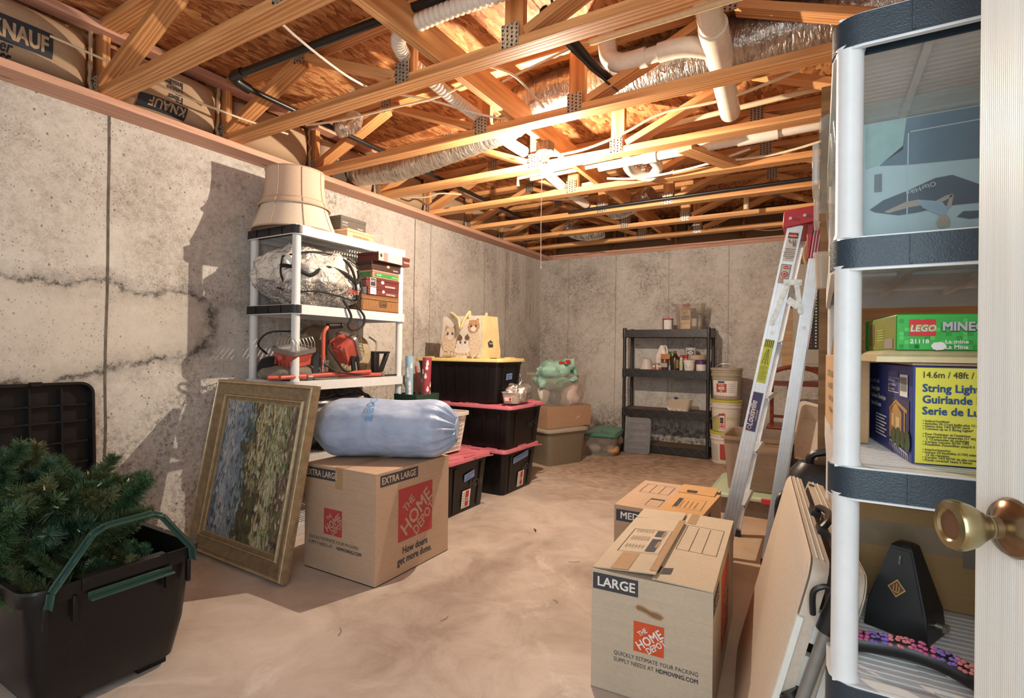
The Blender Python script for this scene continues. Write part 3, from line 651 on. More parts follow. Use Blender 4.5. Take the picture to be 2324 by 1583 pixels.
shade('pinkish tan bell lampshade stacked over the cream one', -2.95, 2.235, 2.028, [(.218, 0), (.208, .012), (.193, .04), (.183, .09), (.178, .15), (.177, .20), (.179, .232)], SHADE, .2)

# ---- boxes on top of the white shelf
DGREY = plain('dark_grey_box', (.10, .085, .07), .6); PALEW = wood('pale_cedar', (.55, .36, .20), (.74, .54, .34), knots=False)
t = thing('cigar_box', 'pale cedar box lying on the white shelf top under the grey box', 'box', T(-2.86, 2.62, 1.872 + .036, rz=3), 'boxes on the white shelf top')
obj('body', M().box((0, 0, -.010), (.20, .26, .052)), PALEW, t, bevel=.002); obj('lid', M().box((0, 0, .026), (.205, .265, .018)), PALEW, t, bevel=.002)
fc = Face(t, (.1026, -.08, .0), (0, 1, 0), (0, 0, 1)); fc.text('MONTECRISTO', 0, -.018, .022, plain('brown_ink', (.35, .12, .05)), bold=.02)
t = thing('shoe_box', 'dark grey lidded box with small white print on top of the cedar box', 'box', T(-2.90, 2.60, 1.945, rz=2), 'boxes on the white shelf top')
obj('body', M().box((0, 0, .034), (.18, .235, .068)), DGREY, t, bevel=.002); obj('lid', M().box((0, 0, .078), (.186, .241, .024)), DGREY, t, bevel=.002)
fc = Face(t, (.0905, -.105, .02), (0, 1, 0), (0, 0, 1)); fc.text('HAVANA', 0, .022, .012, PAPERW, bold=.02); fc.text('CORONAS', 0, .004, .010, PAPERW); fc.text('ROBUSTO', .14, .0, .012, PAPERW, bold=.02)

# ---- stack of cigar boxes on the middle deck
cb = [('.', .115, (.34, .17, .07), 'brown woodgrain cigar box at the stack bottom', .30), ('.', .055, (.17, .042, .036), 'reddish box with white band, second from bottom', .30),
      ('.', .067, (.15, .036, .032), 'dark red box with black and white seal, third from bottom', .29), ('.', .055, (.50, .26, .18), 'salmon cigar box with a green stripe', .20),
      ('.', .058, (.07, .035, .03), 'black cigar box with a small gold emblem', .225), ('.', .065, (.16, .045, .038), 'topmost cigar box, maroon with cream label', .25)]
z = 1.394; GOLD = plain('gold_print', (.55, .40, .16), .5)
for k, (_, h, c, lb, ln) in enumerate(cb):
    yc = [2.80, 2.84, 2.84, 2.855, 2.855, 2.88][k]; xc = [-2.83, -2.825, -2.83, -2.83, -2.825, -2.785][k]; ln = [.38, .375, .37, .30, .30, .34][k]; wd = .20
    t = thing('cigar_box', lb + ' on the white shelf', 'box', T(xc, yc, z, rz=[0, 2, -1, 1, -2, 2][k]), 'cigar boxes stacked on the white shelf')
    mt = wood('box_wood_%d' % k, tuple(x * .6 for x in c), c, 1.5, 30, .4, .1, False) if k in (0,) else plain('cigar_box_%d' % k, c, .35)
    obj('body', M().box((0, 0, h * .35), (wd, ln, h * .70)), mt, t, bevel=.002); obj('lid', M().box((0, 0, h * .86), (wd + .003, ln + .003, h * .27)), mt, t, bevel=.002)
    fc = Face(t, (wd / 2 + .0018, -ln / 2, 0), (0, 1, 0), (0, 0, 1)); fe = Face(t, (-wd / 2, -ln / 2 - .0018, 0), (1, 0, 0), (0, 0, 1))
    if k == 0: 
        fc.ring(.17, h * .3, .24, h * .66, .004, INK); fc.text('CAO', .178, h * .38, .030, INK, bold=.03); fe.ring(.05, h * .25, .13, h * .65, .004, INK)
        fc.ring(.006, .006, ln - .006, h * .94, .0035, plain('dark_inlay', (.12, .05, .02)))
    elif k == 1: 
        fc.rect(.02, .004, .08, h * .95, PAPERW); fe.rect(.13, .004, .19, h * .95, PAPERW); fc.text('R & J', .03, h * .4, .018, INK); fc.text('CHURCHILLS', .18, h * .15, .017, PAPERW, bold=.03); fc.poly(ell(.155, h * .55, .014, .011), PAPERW)
    elif k == 2: 
        fc.rect(.035, .003, .09, h * .97, INK); fc.ring(.035, .003, .09, h * .97, .004, PAPERW, lift=.0014); fc.text('LGC', .041, h * .55, .020, PAPERW, bold=.02); fc.text('ROTHCHILD', .18, h * .12, .018, PAPERW, bold=.03); fc.poly(ell(.155, h * .6, .016, .012), PAPERW)
    elif k == 3: 
        g = plain('green_print', (.02, .27, .06)); fc.rect(.02, h * .18, ln - .02, h * .62, g); fe.rect(.01, h * .1, wd - .02, h * .7, g); fc.text('EL REY', .04, h * .30, .016, PAPERW, bold=.02); fc.text('HONDURAS', .19, h * .26, .017, plain('lime_ink', (.35, .6, .2)), bold=.03)
    elif k == 4: 
        fc.poly(ell(ln * .52, h * .6, .016, .010), GOLD); fc.text('Sancho', ln * .68, h * .14, .018, PAPERW)
    else:
        fc.rect(.0, .002, .05, h * .98, plain('cream_label', (.70, .58, .42))); fc.rect(.052, .002, .09, h * .98, plain('pink_label', (.58, .22, .20))); fc.rect(.092, .002, .25, h * .98, plain('pale_label', (.60, .53, .47))); fc.poly(ell(.024, h * .6, .012, .014), INK, lift=.0016); fc.text('PADRON', .265, h * .3, .018, PAPERW)
    z += h * 1.0 + .0015

# ---- clear zippered bedding bag
def lump(n_u, n_v, a, b, c, seed, amp=.08, p=2.6, flat=.0):
    def f(u, v):
        th = 2 * pi * u; ph = pi * (v - .5)
        def sp(x, e): return math.copysign(abs(x) ** (2 / e), x)
        x = a * sp(cos(ph), p) * sp(cos(th), p); y = b * sp(cos(ph), p) * sp(sin(th), p); zz = c * sp(sin(ph), p)
        q = V((x * 6 + seed, y * 6, zz * 6)); k = 1 + amp * noise.noise(q) + amp * .7 * noise.noise(q * 2.6) + amp * .35 * (1 - abs(noise.noise(q * 5.2)))
        zz2 = zz * k
        if flat and zz2 < -c * (1 - flat): zz2 = -c * (1 - flat)
        return V((x * k, y * k, zz2))
    return M().grid(f, n_u, n_v)
nb2 = N('bagged_bedding'); c_ = nb2.coord()
lowm = nb2.math('MULTIPLY', nb2.ramp(nb2.math('ADD', nb2.n('SeparateXYZ', None, Vector=c_).outputs[2], nb2.math('MULTIPLY', nb2.noise(c_, 7, 3), .10)), [(-.0, (1, 1, 1)), (.02, (0, 0, 0))]), .85)
spk = nb2.ramp(nb2.noise(c_, 90, 4, .8), [(.44, (.07, .055, .05)), (.58, (.58, .53, .49))])
base = nb2.mix(lowm, nb2.ramp(nb2.noise(c_, 9, 4), [(.3, (.60, .54, .47)), (.6, (.82, .78, .72))]), spk)
BEDDING = nb2.done(nb2.bsdf(base, .16, 0, nb2.bump(nb2.noise(c_, 11, 3, .5, 1.6), .9, .06), .6, Coat_Weight=.7))
BAGX, BAGY, BAGZ = -2.945, 2.36, 1.586
t = thing('bedding_bag', 'clear zippered storage bag of bedding with black trim on the white shelf', 'bag', T(BAGX, BAGY, BAGZ))
obj('bag_body', lump(110, 60, .235, .30, .190, 2.0, .16, 2.9, .02), BEDDING, t)
blk = BLACKCLOTH
def onbag(u, v, off=.020):
    th = 2 * pi * u; ph = pi * (v - .5)
    def sp(x, e): return math.copysign(abs(x) ** (2 / e), x)
    return V(((.235 + off) * sp(cos(ph), 2.8) * sp(cos(th), 2.8), (.30 + off) * sp(cos(ph), 2.8) * sp(sin(th), 2.8), (.188 + off) * sp(sin(ph), 2.8)))
for us in ([(.80, .62), (.86, .66), (.92, .70), (.98, .72), (1.05, .70), (1.12, .64), (1.18, .60)], [(.78, .40), (.86, .36), (.94, .38), (1.0, .36), (1.08, .33), (1.16, .38)],
           [(.80, .62), (.80, .50), (.82, .42), (.84, .36)], [(1.12, .64), (1.13, .52), (1.14, .42), (1.13, .34)]):
    obj('trim_piping', M().tube(catmull([onbag(*q) for q in us], 6), .0058, 6), blk, t)
obj('zipper', M().tube(catmull([onbag(u, .52 + .03 * sin(u * 40), .022) for u in (.80, .86, .92, .97, 1.02, 1.07, 1.11)], 5), .013, 6), blk, t)
obj('handle', M().tube(catmull([onbag(1.02, .70, .01), onbag(1.03, .62, .03), onbag(1.05, .52, .03), onbag(1.08, .40, .03), onbag(1.11, .36, .03), onbag(1.12, .46, .03), onbag(1.10, .58, .02)], 6), .010, 6), blk, t)
obj('handle', M().tube(catmull([(.23, .075, -.14), (.262, .085, -.19), (.268, .11, -.25), (.262, .09, -.31), (.27, .13, -.335), (.272, .21, -.30), (.268, .225, -.24), (.258, .19, -.19), (.235, .175, -.15)], 6), .008, 6), blk, t)
fc = Face(t, (.247, .10, -.085), (0, 1, 0), (0, 0, 1)); fc.text('KING', 0, 0, .035, RED_INK, bold=.03, rot=-6)

# ---- twin work light on the third deck
RLIGHT = plain('work_light_red', (.52, .10, .07), .4, 0, .05, 40); GREYM = plain('grey_bezel', (.22, .20, .19), .4, .3); WIREM = plain('guard_wire', (.45, .40, .34), .3, .8); LENSM = clear('lens_glass', (.7, .72, .7), .35)
wl_ = thing('work_light', 'twin red halogen work light with wire guards and folded stand on the white shelf', 'work light', T(-2.86, 2.4, .93))
def head(m4):
    h = obj('lamp_head', M().loft([rr(.10, .13, .03, -.10), rr(.15, .20, .035, -.03), rr(.165, .215, .03, .0)]).box((0, 0, -.105), (.03, .11, .02)), RLIGHT, wl_, m4)
    f_ = M(); 
    for k in range(5): f_.b2((-.06 + k * .03 - .002, -.09, -.09), (-.06 + k * .03 + .002, -.085 + .17, -.02))
    obj('cooling_fin', f_, RLIGHT, h)
    b = M(); strip(b, rim_path(-.088, -.113, .088, .113, .035), -.006, .018, -.016); obj('bezel', b, GREYM, h); obj('lens', M().loft([rr(.15, .2, .03, .004), rr(.15, .2, .03, .006)]), LENSM, h)
    g = M()
    for k in range(7):
        y = -.09 + k * .03; g.tube([(-.08, y, .012), (-.072, y, .055), (-.05, y, .085), (.05, y, .085), (.072, y, .055), (.08, y, .012)], .0022, 5)
    for x in (-.05, .05): g.tube([(x, -.1, .015), (x, -.09, .085), (x, .09, .085), (x, .1, .015)], .0022, 5)
    obj('wire_guard', g, WIREM, h); [obj('knob', M().cyl((.0, -.125, -.03), (0, -.105, -.03), .018, n=8), RLIGHT, h, MX.Rotation(a_, 4, 'Z')) for a_ in (0, pi)]
    return h
head(T(.06, -.27, .185, rx=8, ry=12, rz=15))
head(T(.05, .17, .21, rx=-52, ry=18, rz=10))
obj('stand_tube', M().tube(catmull([(.10, -.085, .03), (.10, -.085, .2), (.10, -.083, .29), (.10, -.06, .33), (.10, -.02, .345)], 5), .013, 10), RLIGHT, wl_)
obj('grip', M().cyl((.10, -.05, .343), (.10, .05, .350), .020, n=14).cyl((.10, .05, .350), (.102, .062, .350), .018, n=12), BLACK, wl_)
for q_ in ([(.13, -.42, .022), (.13, .30, .040)], [(.06, -.45, .02), (.14, -.22, .018)], [(.10, .05, .02), (.12, .42, .016)]): obj('base_tube', M().tube(q_, .0135, 10), RLIGHT, wl_)
obj('end_cap', M().cyl((.14, -.24, .018), (.142, -.205, .018), .018, n=14), GREYM, wl_); obj('end_cap', M().cyl((.12, .41, .016), (.12, .435, .016), .018, n=14), GREYM, wl_)
[obj('bracket', M().bar(a_, b_, .032, .012), BLACK, wl_) for a_, b_ in (((.10, -.14, .03), (.08, -.12, .17)), ((.12, .16, .03), (.10, .16, .16)), ((.12, .21, .03), (.10, .20, .16)))]
for q_ in ([(-.05, -.38, .16), (-.02, -.46, .22), (.03, -.42, .29), (.08, -.28, .30)], [(.11, -.05, .2), (.13, 0, .12), (.14, .06, .05), (.13, .15, .045)], [(.13, -.1, .1), (.15, -.02, .05), (.16, .10, .03), (.14, .2, .02)]): obj('power_cord', M().tube(catmull(q_, 6), .006, 7), BLACK, wl_)
obj('spec_label', M().box((.12, -.08, .085), (.004, .075, .075), (0, .1, .4)), FOIL2, wl_)
o = obj('plastic_bag', lump(30, 16, .10, .20, .045, 9, .25, 2.2, .1), clear('smoky_plastic_bag', (.30, .26, .22), .55), None, T(-2.86, 2.17, .972), label='crumpled smoky plastic bag lying under the work light on the left', cat='bag')
o = obj('work_glove', lump(22, 12, .09, .10, .07, 5, .25, 2.2, .05), BLACKCLOTH, None, T(-3.05, 2.17, 1.0), label='black cloth bundle behind the left work light head', cat='glove')
BEIGE = plain('beige_canvas', (.47, .37, .24), .85, 0, .1, 50, .4)
t = thing('canvas_pouch', 'beige canvas pouch slumped behind the right work light head', 'pouch', T(-3.02, 2.77, .93))
obj('pouch_body', lump(30, 18, .10, .17, .15, 11, .10, 2.8, .02), BEIGE, t, T(0, 0, .149)); obj('pouch_strap', M().tube(catmull([(.1, .08, .05), (.12, .14, .15), (.11, .17, .24), (.05, .15, .29)], 5), .007, 6), BEIGE, t)
obj('paper_sack', lump(24, 14, .06, .11, .18, 15, .12, 3.2, .02), plain('brown_paper_sack', (.22, .15, .09), .8, 0, .15, 20, .5), None, T(-3.10, 2.52, 1.105), label='brown paper sack standing behind the stand of the work light', cat='bag')
t = thing('wall_bracket', 'black plastic folding bracket standing at the right end of the third deck', 'bracket', T(-2.80, 2.86, .93))
obj('upright', M().b2((-.02, -.07, 0), (.02, -.02, .17)).b2((-.012, -.062, .03), (.022, -.028, .15)), BLACK, t, bevel=.004); obj('brace', M().bar((0, .0, .01), (0, .075, .165), .022, .035, (1, 0, 0)), BLACK, t, bevel=.003); obj('top_bar', M().b2((-.02, -.07, .165), (.02, .09, .182)), BLACK, t, bevel=.004); obj('foot', M().b2((-.035, -.15, 0), (.03, .02, .03)), BLACK, t, bevel=.005)
obj('metal_rod', M().cyl((-2.76, 2.78, .937), (-2.735, 3.01, .937), .006, n=8), BLACK, label='thin dark rod lying along the edge of the third deck', cat='rod')
obj('trash_bag', lump(48, 30, .22, .42, .20, 21, .16, 2.3, .05), plain('black_trash_bag', (.012, .011, .011), .22, 0, .1, 20, .0), None, T(-2.92, 2.5, .656), label='shiny black trash bag stuffed on the shelf behind the blue bag', cat='bag')

# ---- framed painting leaning in front of the white shelf
FGOLD = plain('antique_gold_frame', (.30, .215, .125), .40, .35, .18, 30, .2); FGOLDL = plain('bright_gold_edge', (.56, .43, .24), .32, .55, .15, 30)
pb, pr_, ptl = V((-3.04, 1.662, .004)), V((-2.172, 1.636, .004)), V((-3.066, 1.835, .935))
m4 = frame(pb, pr_ - pb, ptl - pb, 0); PW, PH = (pr_ - pb).length, (ptl - pb).length
pt = thing('framed_painting', 'large gold framed impasto oil painting standing sideways against the white shelf', 'painting', m4)
def moulding(m, w, h, prof):
    secs = []
    for cx, cy, sx, sy in ((0, 0, 1, 1), (w, 0, -1, 1), (w, h, -1, -1), (0, h, 1, -1), (0, 0, 1, 1)):
        secs.append([V((cx + sx * a, cy + sy * a, z)) for a, z in prof])
    return m.loft(secs, False, False, True)
obj('frame_moulding', moulding(M(), PW, PH, [(0, 0), (.0, .030), (.006, .042), (.016, .046), (.024, .040), (.030, .044), (.040, .040), (.060, .028), (.078, .024), (.084, .030), (.090, .030), (.094, .020), (.108, .016), (.114, .010), (.114, 0)]), FGOLD, pt)
obj('gilt_edge', moulding(M(), PW, PH, [(.007, .041), (.011, .0475), (.016, .0475), (.020, .041)]), FGOLDL, pt); obj('gilt_edge', moulding(M(), PW, PH, [(.083, .029), (.086, .034), (.090, .034), (.092, .028)]), FGOLDL, pt)
obj('gilt_edge', moulding(M(), PW, PH, [(.106, .016), (.109, .020), (.113, .018), (.1145, .008)]), FGOLDL, pt)
n = N('impasto_paint'); c = n.coord(); s_ = n.n('SeparateXYZ', None, Vector=c)
wr2 = n.n('VectorMath', {'operation': 'ADD'}, i0=c, i1=n.n('VectorMath', {'operation': 'SCALE'}, i0=n.n('TexNoise', None, Vector=c, Scale=12.0, Detail=4.0).outputs[1], Scale=.05).outputs[0]).outputs[0]
st = n.noise(n.scl(wr2, 40, 16, 1), 1.6, 6, .75, .6); bl = n.noise(n.scl(wr2, 8, 4, 1), 1.0, 5, .65, 1.0)
dab = n.n('TexVoronoi', None, Vector=n.scl(wr2, 88, 34, 1), Scale=1.0); dabc = n.n('SeparateColor', None, Color=dab.outputs[1])
u = n.math('DIVIDE', s_.outputs[0], PW); v = n.math('DIVIDE', s_.outputs[1], PH)
uu = n.math('ADD', u, n.math('MULTIPLY', n.math('SUBTRACT', bl, .5), .34)); uu = n.math('ADD', uu, n.math('MULTIPLY', n.math('SUBTRACT', st, .5), .16)); uu = n.math('ADD', uu, n.math('MULTIPLY', n.math('SUBTRACT', dabc.outputs[0], .5), .09))
cc = n.ramp(uu, [(.12, (.10, .14, .22)), (.18, (.30, .36, .46)), (.23, (.58, .58, .54)), (.28, (.18, .23, .34)), (.34, (.30, .36, .42)), (.39, (.07, .14, .13)), (.44, (.055, .035, .012)), (.49, (.42, .33, .14)), (.53, (.62, .56, .34)), (.57, (.05, .06, .02)), (.62, (.36, .28, .10)), (.67, (.66, .60, .40)), (.71, (.13, .15, .03)), (.76, (.50, .44, .27)), (.81, (.10, .035, .03)), (.87, (.30, .22, .14)), (.92, (.05, .03, .02))])
low = n.math('MULTIPLY', n.ramp(n.math('ADD', v, n.math('MULTIPLY', n.math('SUBTRACT', bl, .5), .2)), [(.36, (1, 1, 1)), (.46, (0, 0, 0))]), n.ramp(uu, [(.42, (0, 0, 0)), (.46, (1, 1, 1)), (.58, (1, 1, 1)), (.63, (0, 0, 0))]))
cc = n.mix(n.math('MULTIPLY', low, .88), cc, n.ramp(st, [(.35, (.02, .013, .004)), (.7, (.11, .075, .02))]))
cc = n.mix(n.math('MULTIPLY', n.math('LESS_THAN', dabc.outputs[1], .12), .7), cc, (.015, .012, .012))
cc = n.mix(n.math('MULTIPLY', n.math('MULTIPLY', n.math('GREATER_THAN', dabc.outputs[1], .90), n.ramp(u, [(.40, (.3, .3, .3)), (.5, (1, 1, 1))])), .8), cc, (.70, .66, .52))
cc = n.mix(n.math('MULTIPLY', n.math('MULTIPLY', n.math('GREATER_THAN', dabc.outputs[2], .93), n.ramp(u, [(.45, (0, 0, 0)), (.55, (1, 1, 1))])), .6), cc, (.08, .22, .03))
PAINT = n.done(n.bsdf(cc, .34, 0, n.bump(n.math('ADD', n.math('ADD', st, n.math('MULTIPLY', dab.outputs[0], .6)), n.noise(n.scl(wr2, 70, 24, 1), 1.0, 3)), 1.0, .012), .5))
obj('canvas', M().b2((.11, .11, .004), (PW - .11, PH - .11, .010)), PAINT, pt, smooth=False)

# ---- moving cartons
def carton(label, x, y, L, W, H, mat, rz=0, z=0, name='moving_box', group='moving boxes on the floor', sagged=(0, 0)):
    t = thing(name, label, 'box', T(x, y, z, rz=rz), group)
    th = .004; m = M()
    m.b2((-L / 2, -W / 2, 0), (L / 2, W / 2, th))
    for a, b in (((-L / 2, -W / 2, 0), (L / 2, -W / 2 + th, H)), ((-L / 2, W / 2 - th, 0), (L / 2, W / 2, H)), ((-L / 2, -W / 2 + th, 0), (-L / 2 + th, W / 2 - th, H)), ((L / 2 - th, -W / 2 + th, 0), (L / 2, W / 2 - th, H))): m.b2(a, b)
    obj('carton_body', m, mat, t, smooth=False)
    return t
def logo(fc, x, y, s, red, ink):
    fc.rect(x, y, x + s, y + s, red)
    for tx, k, off in (('THE', .225, .275), ('HOME', .405, -.02), ('DEPOT', .285, -.30)):
        a = R(38); nx, ny = -sin(a), cos(a); px, py = x + s / 2 + nx * (off * s) , y + s / 2 + ny * (off * s)
        shift = {'THE': -.05, 'HOME': 0, 'DEPOT': .06}[tx] * s
        fc.text(tx, px + cos(a) * shift + nx * (-k * s * .36), py + sin(a) * shift + ny * (-k * s * .36), k * s, ink, rot=38, align='CENTER', bold=.022, sx={'THE': .80, 'HOME': .87, 'DEPOT': .80}[tx])
LOGO_RED = plain('faded_logo_red', (.42, .055, .05), .75); LOGO_OR = plain('logo_orange', (.62, .085, .022), .75); INKL = plain('label_ink', (.05, .05, .06), .75)
XL = carton('extra large cardboard moving box with the blue bag lying on it', -2.05, 2.11, .50, .565, .531, CARD)
obj('top_flap', M().b2((-.25, -.2825, .531), (-.003, .2825, .535)), CARD, XL, smooth=False); obj('top_flap', M().b2((.003, -.2825, .531), (.25, .2825, .536)), CARD, XL, smooth=False)
obj('packing_tape', M().b2((-.03, -.2832, .5362), (.03, .2832, .5368)).b2((-.026, -.2834, .43), (.026, -.2826, .535)), TAPE, XL, smooth=False)
f1 = Face(XL, (.25, -.2825, 0), (0, 1, 0), (0, 0, 1)); f2 = Face(XL, (-.25, -.2825, 0), (1, 0, 0), (0, 0, 1))
f1.rect(.028, .468, .30, .523, INKL); f1.text('EXTRA LARGE', .036, .480, .046, KRAFTINK, bold=.022, sx=.85)
logo(f1, .155, .165, .265, LOGO_RED, CARD)
f1.text('How doers\nget more done.', .285, .10, .052, INKL, bold=.025, align='CENTER', line=.9, sx=.82)
f2.rect(.003, .465, .25, .52, INKL); f2.text('EXTRA LARGE', .009, .478, .044, KRAFTINK, bold=.022, sx=.82)
logo(f2, .145, .195, .13, LOGO_RED, CARD); f2.text('QUICKLY ESTIMATE YOUR PACKING', .035, .158, .0235, INKL, sx=.92); f2.text('SUPPLY NEEDS AT', .035, .130, .0235, INKL, sx=.92); f2.text('HDMOVING.COM', .238, .130, .0235, INKL, bold=.03, sx=.92)

LG = carton('large cardboard moving box in the right foreground with a hand hole', -.485, 2.075, .385, .77, .393, CARDL, rz=3.2)
fL = Face(LG, (-.1925, -.385, 0), (1, 0, 0), (0, 0, 1)); fR = Face(LG, (.1925, -.385, 0), (0, 1, 0), (0, 0, 1)); fT = Face(LG, (-.1925, -.385, .397), (1, 0, 0), (0, 1, 0), .006)
# flaps: two minor flaps under two major flaps, a little lifted
obj('top_flap', M().b2((-.1925, -.385, .393), (.1925, -.19, .397)), CARDL, LG, smooth=False)
obj('top_flap', M().b2((-.1925, .19, .393), (.1925, .385, .397)), CARDL, LG, smooth=False)
obj('top_flap', M().b2((0, 0, 0), (.21, .60, .004)), CARDL, LG, T(-.1925, -.375, .398, ry=-4.5), smooth=False)
obj('top_flap', M().b2((-.185, 0, 0), (0, .77, .004)), CARDL, LG, T(.1925, -.385, .398, ry=1.2), smooth=False)
obj('top_flap', M().b2((0, 0, 0), (.19, .14, .004)), CARDL, LG, T(-.1925, .235, .398, ry=-2), smooth=False)
fA = Face(LG, (-.1925, -.375, .4028), (1, 0, .0785), (0, 1, 0)); fB = Face(LG, (.0, -.385, .4062), (1, 0, -.021), (0, 1, 0))
fA.ring(.035, .17, .185, .44, .0022, INKL); fA.rect(.13, .19, .165, .33, INKL); fA.rect(.13, .36, .165, .43, INKL)
for k in range(6):
    fA.text('ROOM', .05 + .012 * k, .43, .011, INKL, rot=-90); fA.text('KITCHEN', .05 + .012 * k, .35, .011, INKL, rot=-90); fA.text('FAMILY', .05 + .012 * k, .25, .011, INKL, rot=-90)
fA.text('PLACE IN', .157, .42, .018, KRAFTINK, rot=-90, bold=.03); fA.text('FRAGILE', .157, .30, .018, KRAFTINK, rot=-90, bold=.03)
fA.rect(.06, .0, .12, .16, plain('clear_brown_tape', (.44, .29, .17), .3), 'packing_tape'); fA.rect(.185, .02, .21, .6, plain('clear_brown_tape', (0, 0, 0)), 'packing_tape')
fB.lines([((.03, .30), (.17, .30)), ((.03, .30), (.03, .60)), ((.17, .30), (.17, .60)), ((.075, .30), (.075, .585)), ((.12, .30), (.12, .585)), ((.03, .60), (.17, .60))], .0022, INKL)
fB.polys([[(-.03, .05), (.02, .05), (.02, .11), (-.03, .11)], [(.025, .045), (.055, .06), (.055, .115), (.025, .10)]], INKL); fB.rect(.02, .62, .055, .77, plain('clear_brown_tape', (0, 0, 0)), 'packing_tape')
fL.rect(.004, .334, .156, .388, INKL); fL.text('LARGE', .018, .347, .043, PAPERW, bold=.025, sx=1.0)
arc = [(.148, .303), (.156, .311), (.170, .310), (.185, .304), (.198, .299), (.215, .299), (.230, .295), (.237, .287), (.230, .278), (.214, .278), (.198, .282), (.186, .288), (.170, .292), (.155, .294)]
obj('hand_hole', M().poly(arc, 0), plain('hole_shadow_card', (.22, .15, .09), .9), LG, frame((-.1925, -.385, 0), (1, 0, 0), (0, 0, 1), .0009), smooth=False)
obj('hand_hole_rim', M().tube([(x, y, 0) for x, y in arc + arc[:1]], .0022, 5), CARDO, LG, frame((-.1925, -.385, 0), (1, 0, 0), (0, 0, 1), .001))
logo(fL, .143, .160, .097, LOGO_OR, PAPERW)
fL.text('QUICKLY ESTIMATE YOUR PACKING', .078, .132, .0188, INKL, sx=.86); fL.text('SUPPLY NEEDS AT', .078, .110, .0188, INKL, sx=.86); fL.text('HDMOVING.COM', .215, .110, .0188, INKL, bold=.025, sx=.86)
fR.rect(.01, .32, .17, .375, INKL); fR.text('LARGE', .02, .333, .046, CARDL, bold=.025)
logo(fR, .26, .08, .27, LOGO_OR, CARDL)
MD = carton('medium cardboard moving box behind the large one', -.655, 2.765, .415, .56, .382, CARD, rz=1)
obj('top_flap', M().b2((-.2075, -.28, .382), (.2075, .28, .386)), CARD, MD, smooth=False); obj('top_flap', M().b2((0, 0, 0), (.20, .44, .004)), CARDO, MD, T(.0, -.28, .388, rz=-3), smooth=False); obj('top_flap', M().b2((-.18, 0, 0), (0, .14, .004)), CARDO, MD, T(.2, .09, .392, rx=4), smooth=False)
g1 = Face(MD, (-.2075, -.28, 0), (1, 0, 0), (0, 0, 1)); g1.rect(.01, .31, .26, .366, INKL); g1.text('MEDIUM', .03, .324, .046, PAPERW, bold=.025)
g2 = Face(MD, (-.2075, -.28, .3865), (1, 0, 0), (0, 1, 0)); g2.lines([((.04, .30), (.04, .48)), ((.19, .30), (.19, .48)), ((.04, .48), (.19, .48)), ((.04, .30), (.19, .30)), ((.09, .30), (.09, .48)), ((.14, .30), (.14, .48))], .0025, INKL); g2.ring(.13, .06, .20, .20, .002, INKL); g2.rect(.13, .18, .20, .20, INKL)
g3 = Face(MD, (-.0, -.28, .3925), (1, .0, 0), (0, 1, 0)); g3.rect(.05, .10, .07, .26, INKL); g3.ring(.05, .08, .18, .27, .002, INKL)
for k in range(4): g3.text('ROOM  ROOM  ROOM', .085 + .022 * k, .10, .012, INKL, rot=90)
g3.rect(.06, .38, .11, .42, INKL, lift=.008); g4 = Face(MD, (.2075, -.28, 0), (0, 1, 0), (0, 0, 1)); g4.rect(.01, .31, .20, .366, INKL); logo(g4, .22, .08, .2, LOGO_RED, CARD)

# ---- blue stuff sack on the extra large box
n = N('blue_sack_cloth'); c = n.coord(); BLUE = n.done(n.bsdf(n.ramp(n.noise(c, 7, 5, .6), [(.3, (.27, .36, .54)), (.7, (.44, .53, .71))]), .42, 0, n.bump(n.noise(n.scl(c, .8, 1.0, 1.0), 7, 2.5, .5, .5), .55, .04), .5))
ax0, ax1 = V((-2.36, 2.01, .695)), V((-1.74, 2.30, .70)); axd = (ax1 - ax0).normalized()
t = thing('stuff_sack', 'light blue gathered stuff sack lying on the extra large box', 'bag', frame(ax0, axd, (0, 0, 1), 0) @ T(0, 0, 0))
def sack(u, v):
    Ls = (ax1 - ax0).length + .10; x = -.05 + Ls * v; th = 2 * pi * u
    e = abs(2 * v - 1); r = .158 * (1 - max(0, (e - .62) / .38) ** 2.2 * .62)
    pl_ = .013 * sin(th * 17) * max(0, (v - .80) / .2) + .012 * sin(th * 9 + 1) * max(0, (.12 - v) / .12)
    k = 1 + .06 * noise.noise(V((x * 5, cos(th) * 1.4, sin(th) * 1.4))) + (.03 + .07 * max(0, e - .35)) * (abs(noise.noise(V((x * 9, cos(th) * 3.4, sin(th) * 3.4)))) - .3) + .03 * noise.noise(V((x * 22, cos(th) * 5, sin(th) * 5))) * max(0, e - .2)
    y = (r * k + pl_) * cos(th); z_ = (r * k + pl_) * sin(th) * 1.0
    return V((x, max(z_, -.150), y))   # local: x along, y up, z towards viewer
m = M().grid(sack, 96, 60)
obj('sack_body', m, BLUE, t)
endc = M().lathe([(.062, 0), (.05, .012), (.001, .015)], 20); obj('sack_end', endc, BLUE, t, T((ax1 - ax0).length + .043, 0, 0, ry=90)); obj('sack_end', endc.mesh('e'), BLUE, t, T(-.043, 0, 0, ry=-90))
obj('drawstring', M().tube(catmull([(-.045, .02, .03), (-.075, .0, .06), (-.07, -.05, .07), (-.055, -.09, .06)], 5), .004, 5), plain('navy_cord', (.05, .08, .2), .6), t)
tm = text_mesh('aero', .085, bold=.01, sp=1.0); tm.transform(T(.315, .0, 0, 0, 0, 90))
for v_ in tm.vertices:
    th = pi / 2 - .95 + v_.co.y / .165 ; x = v_.co.x; rr2 = .174 + v_.co.z; v_.co = V((x, rr2 * sin(th - .30), rr2 * cos(th - .30)))
obj('lettering', tm, plain('sky_print', (.16, .36, .62), .5), t)

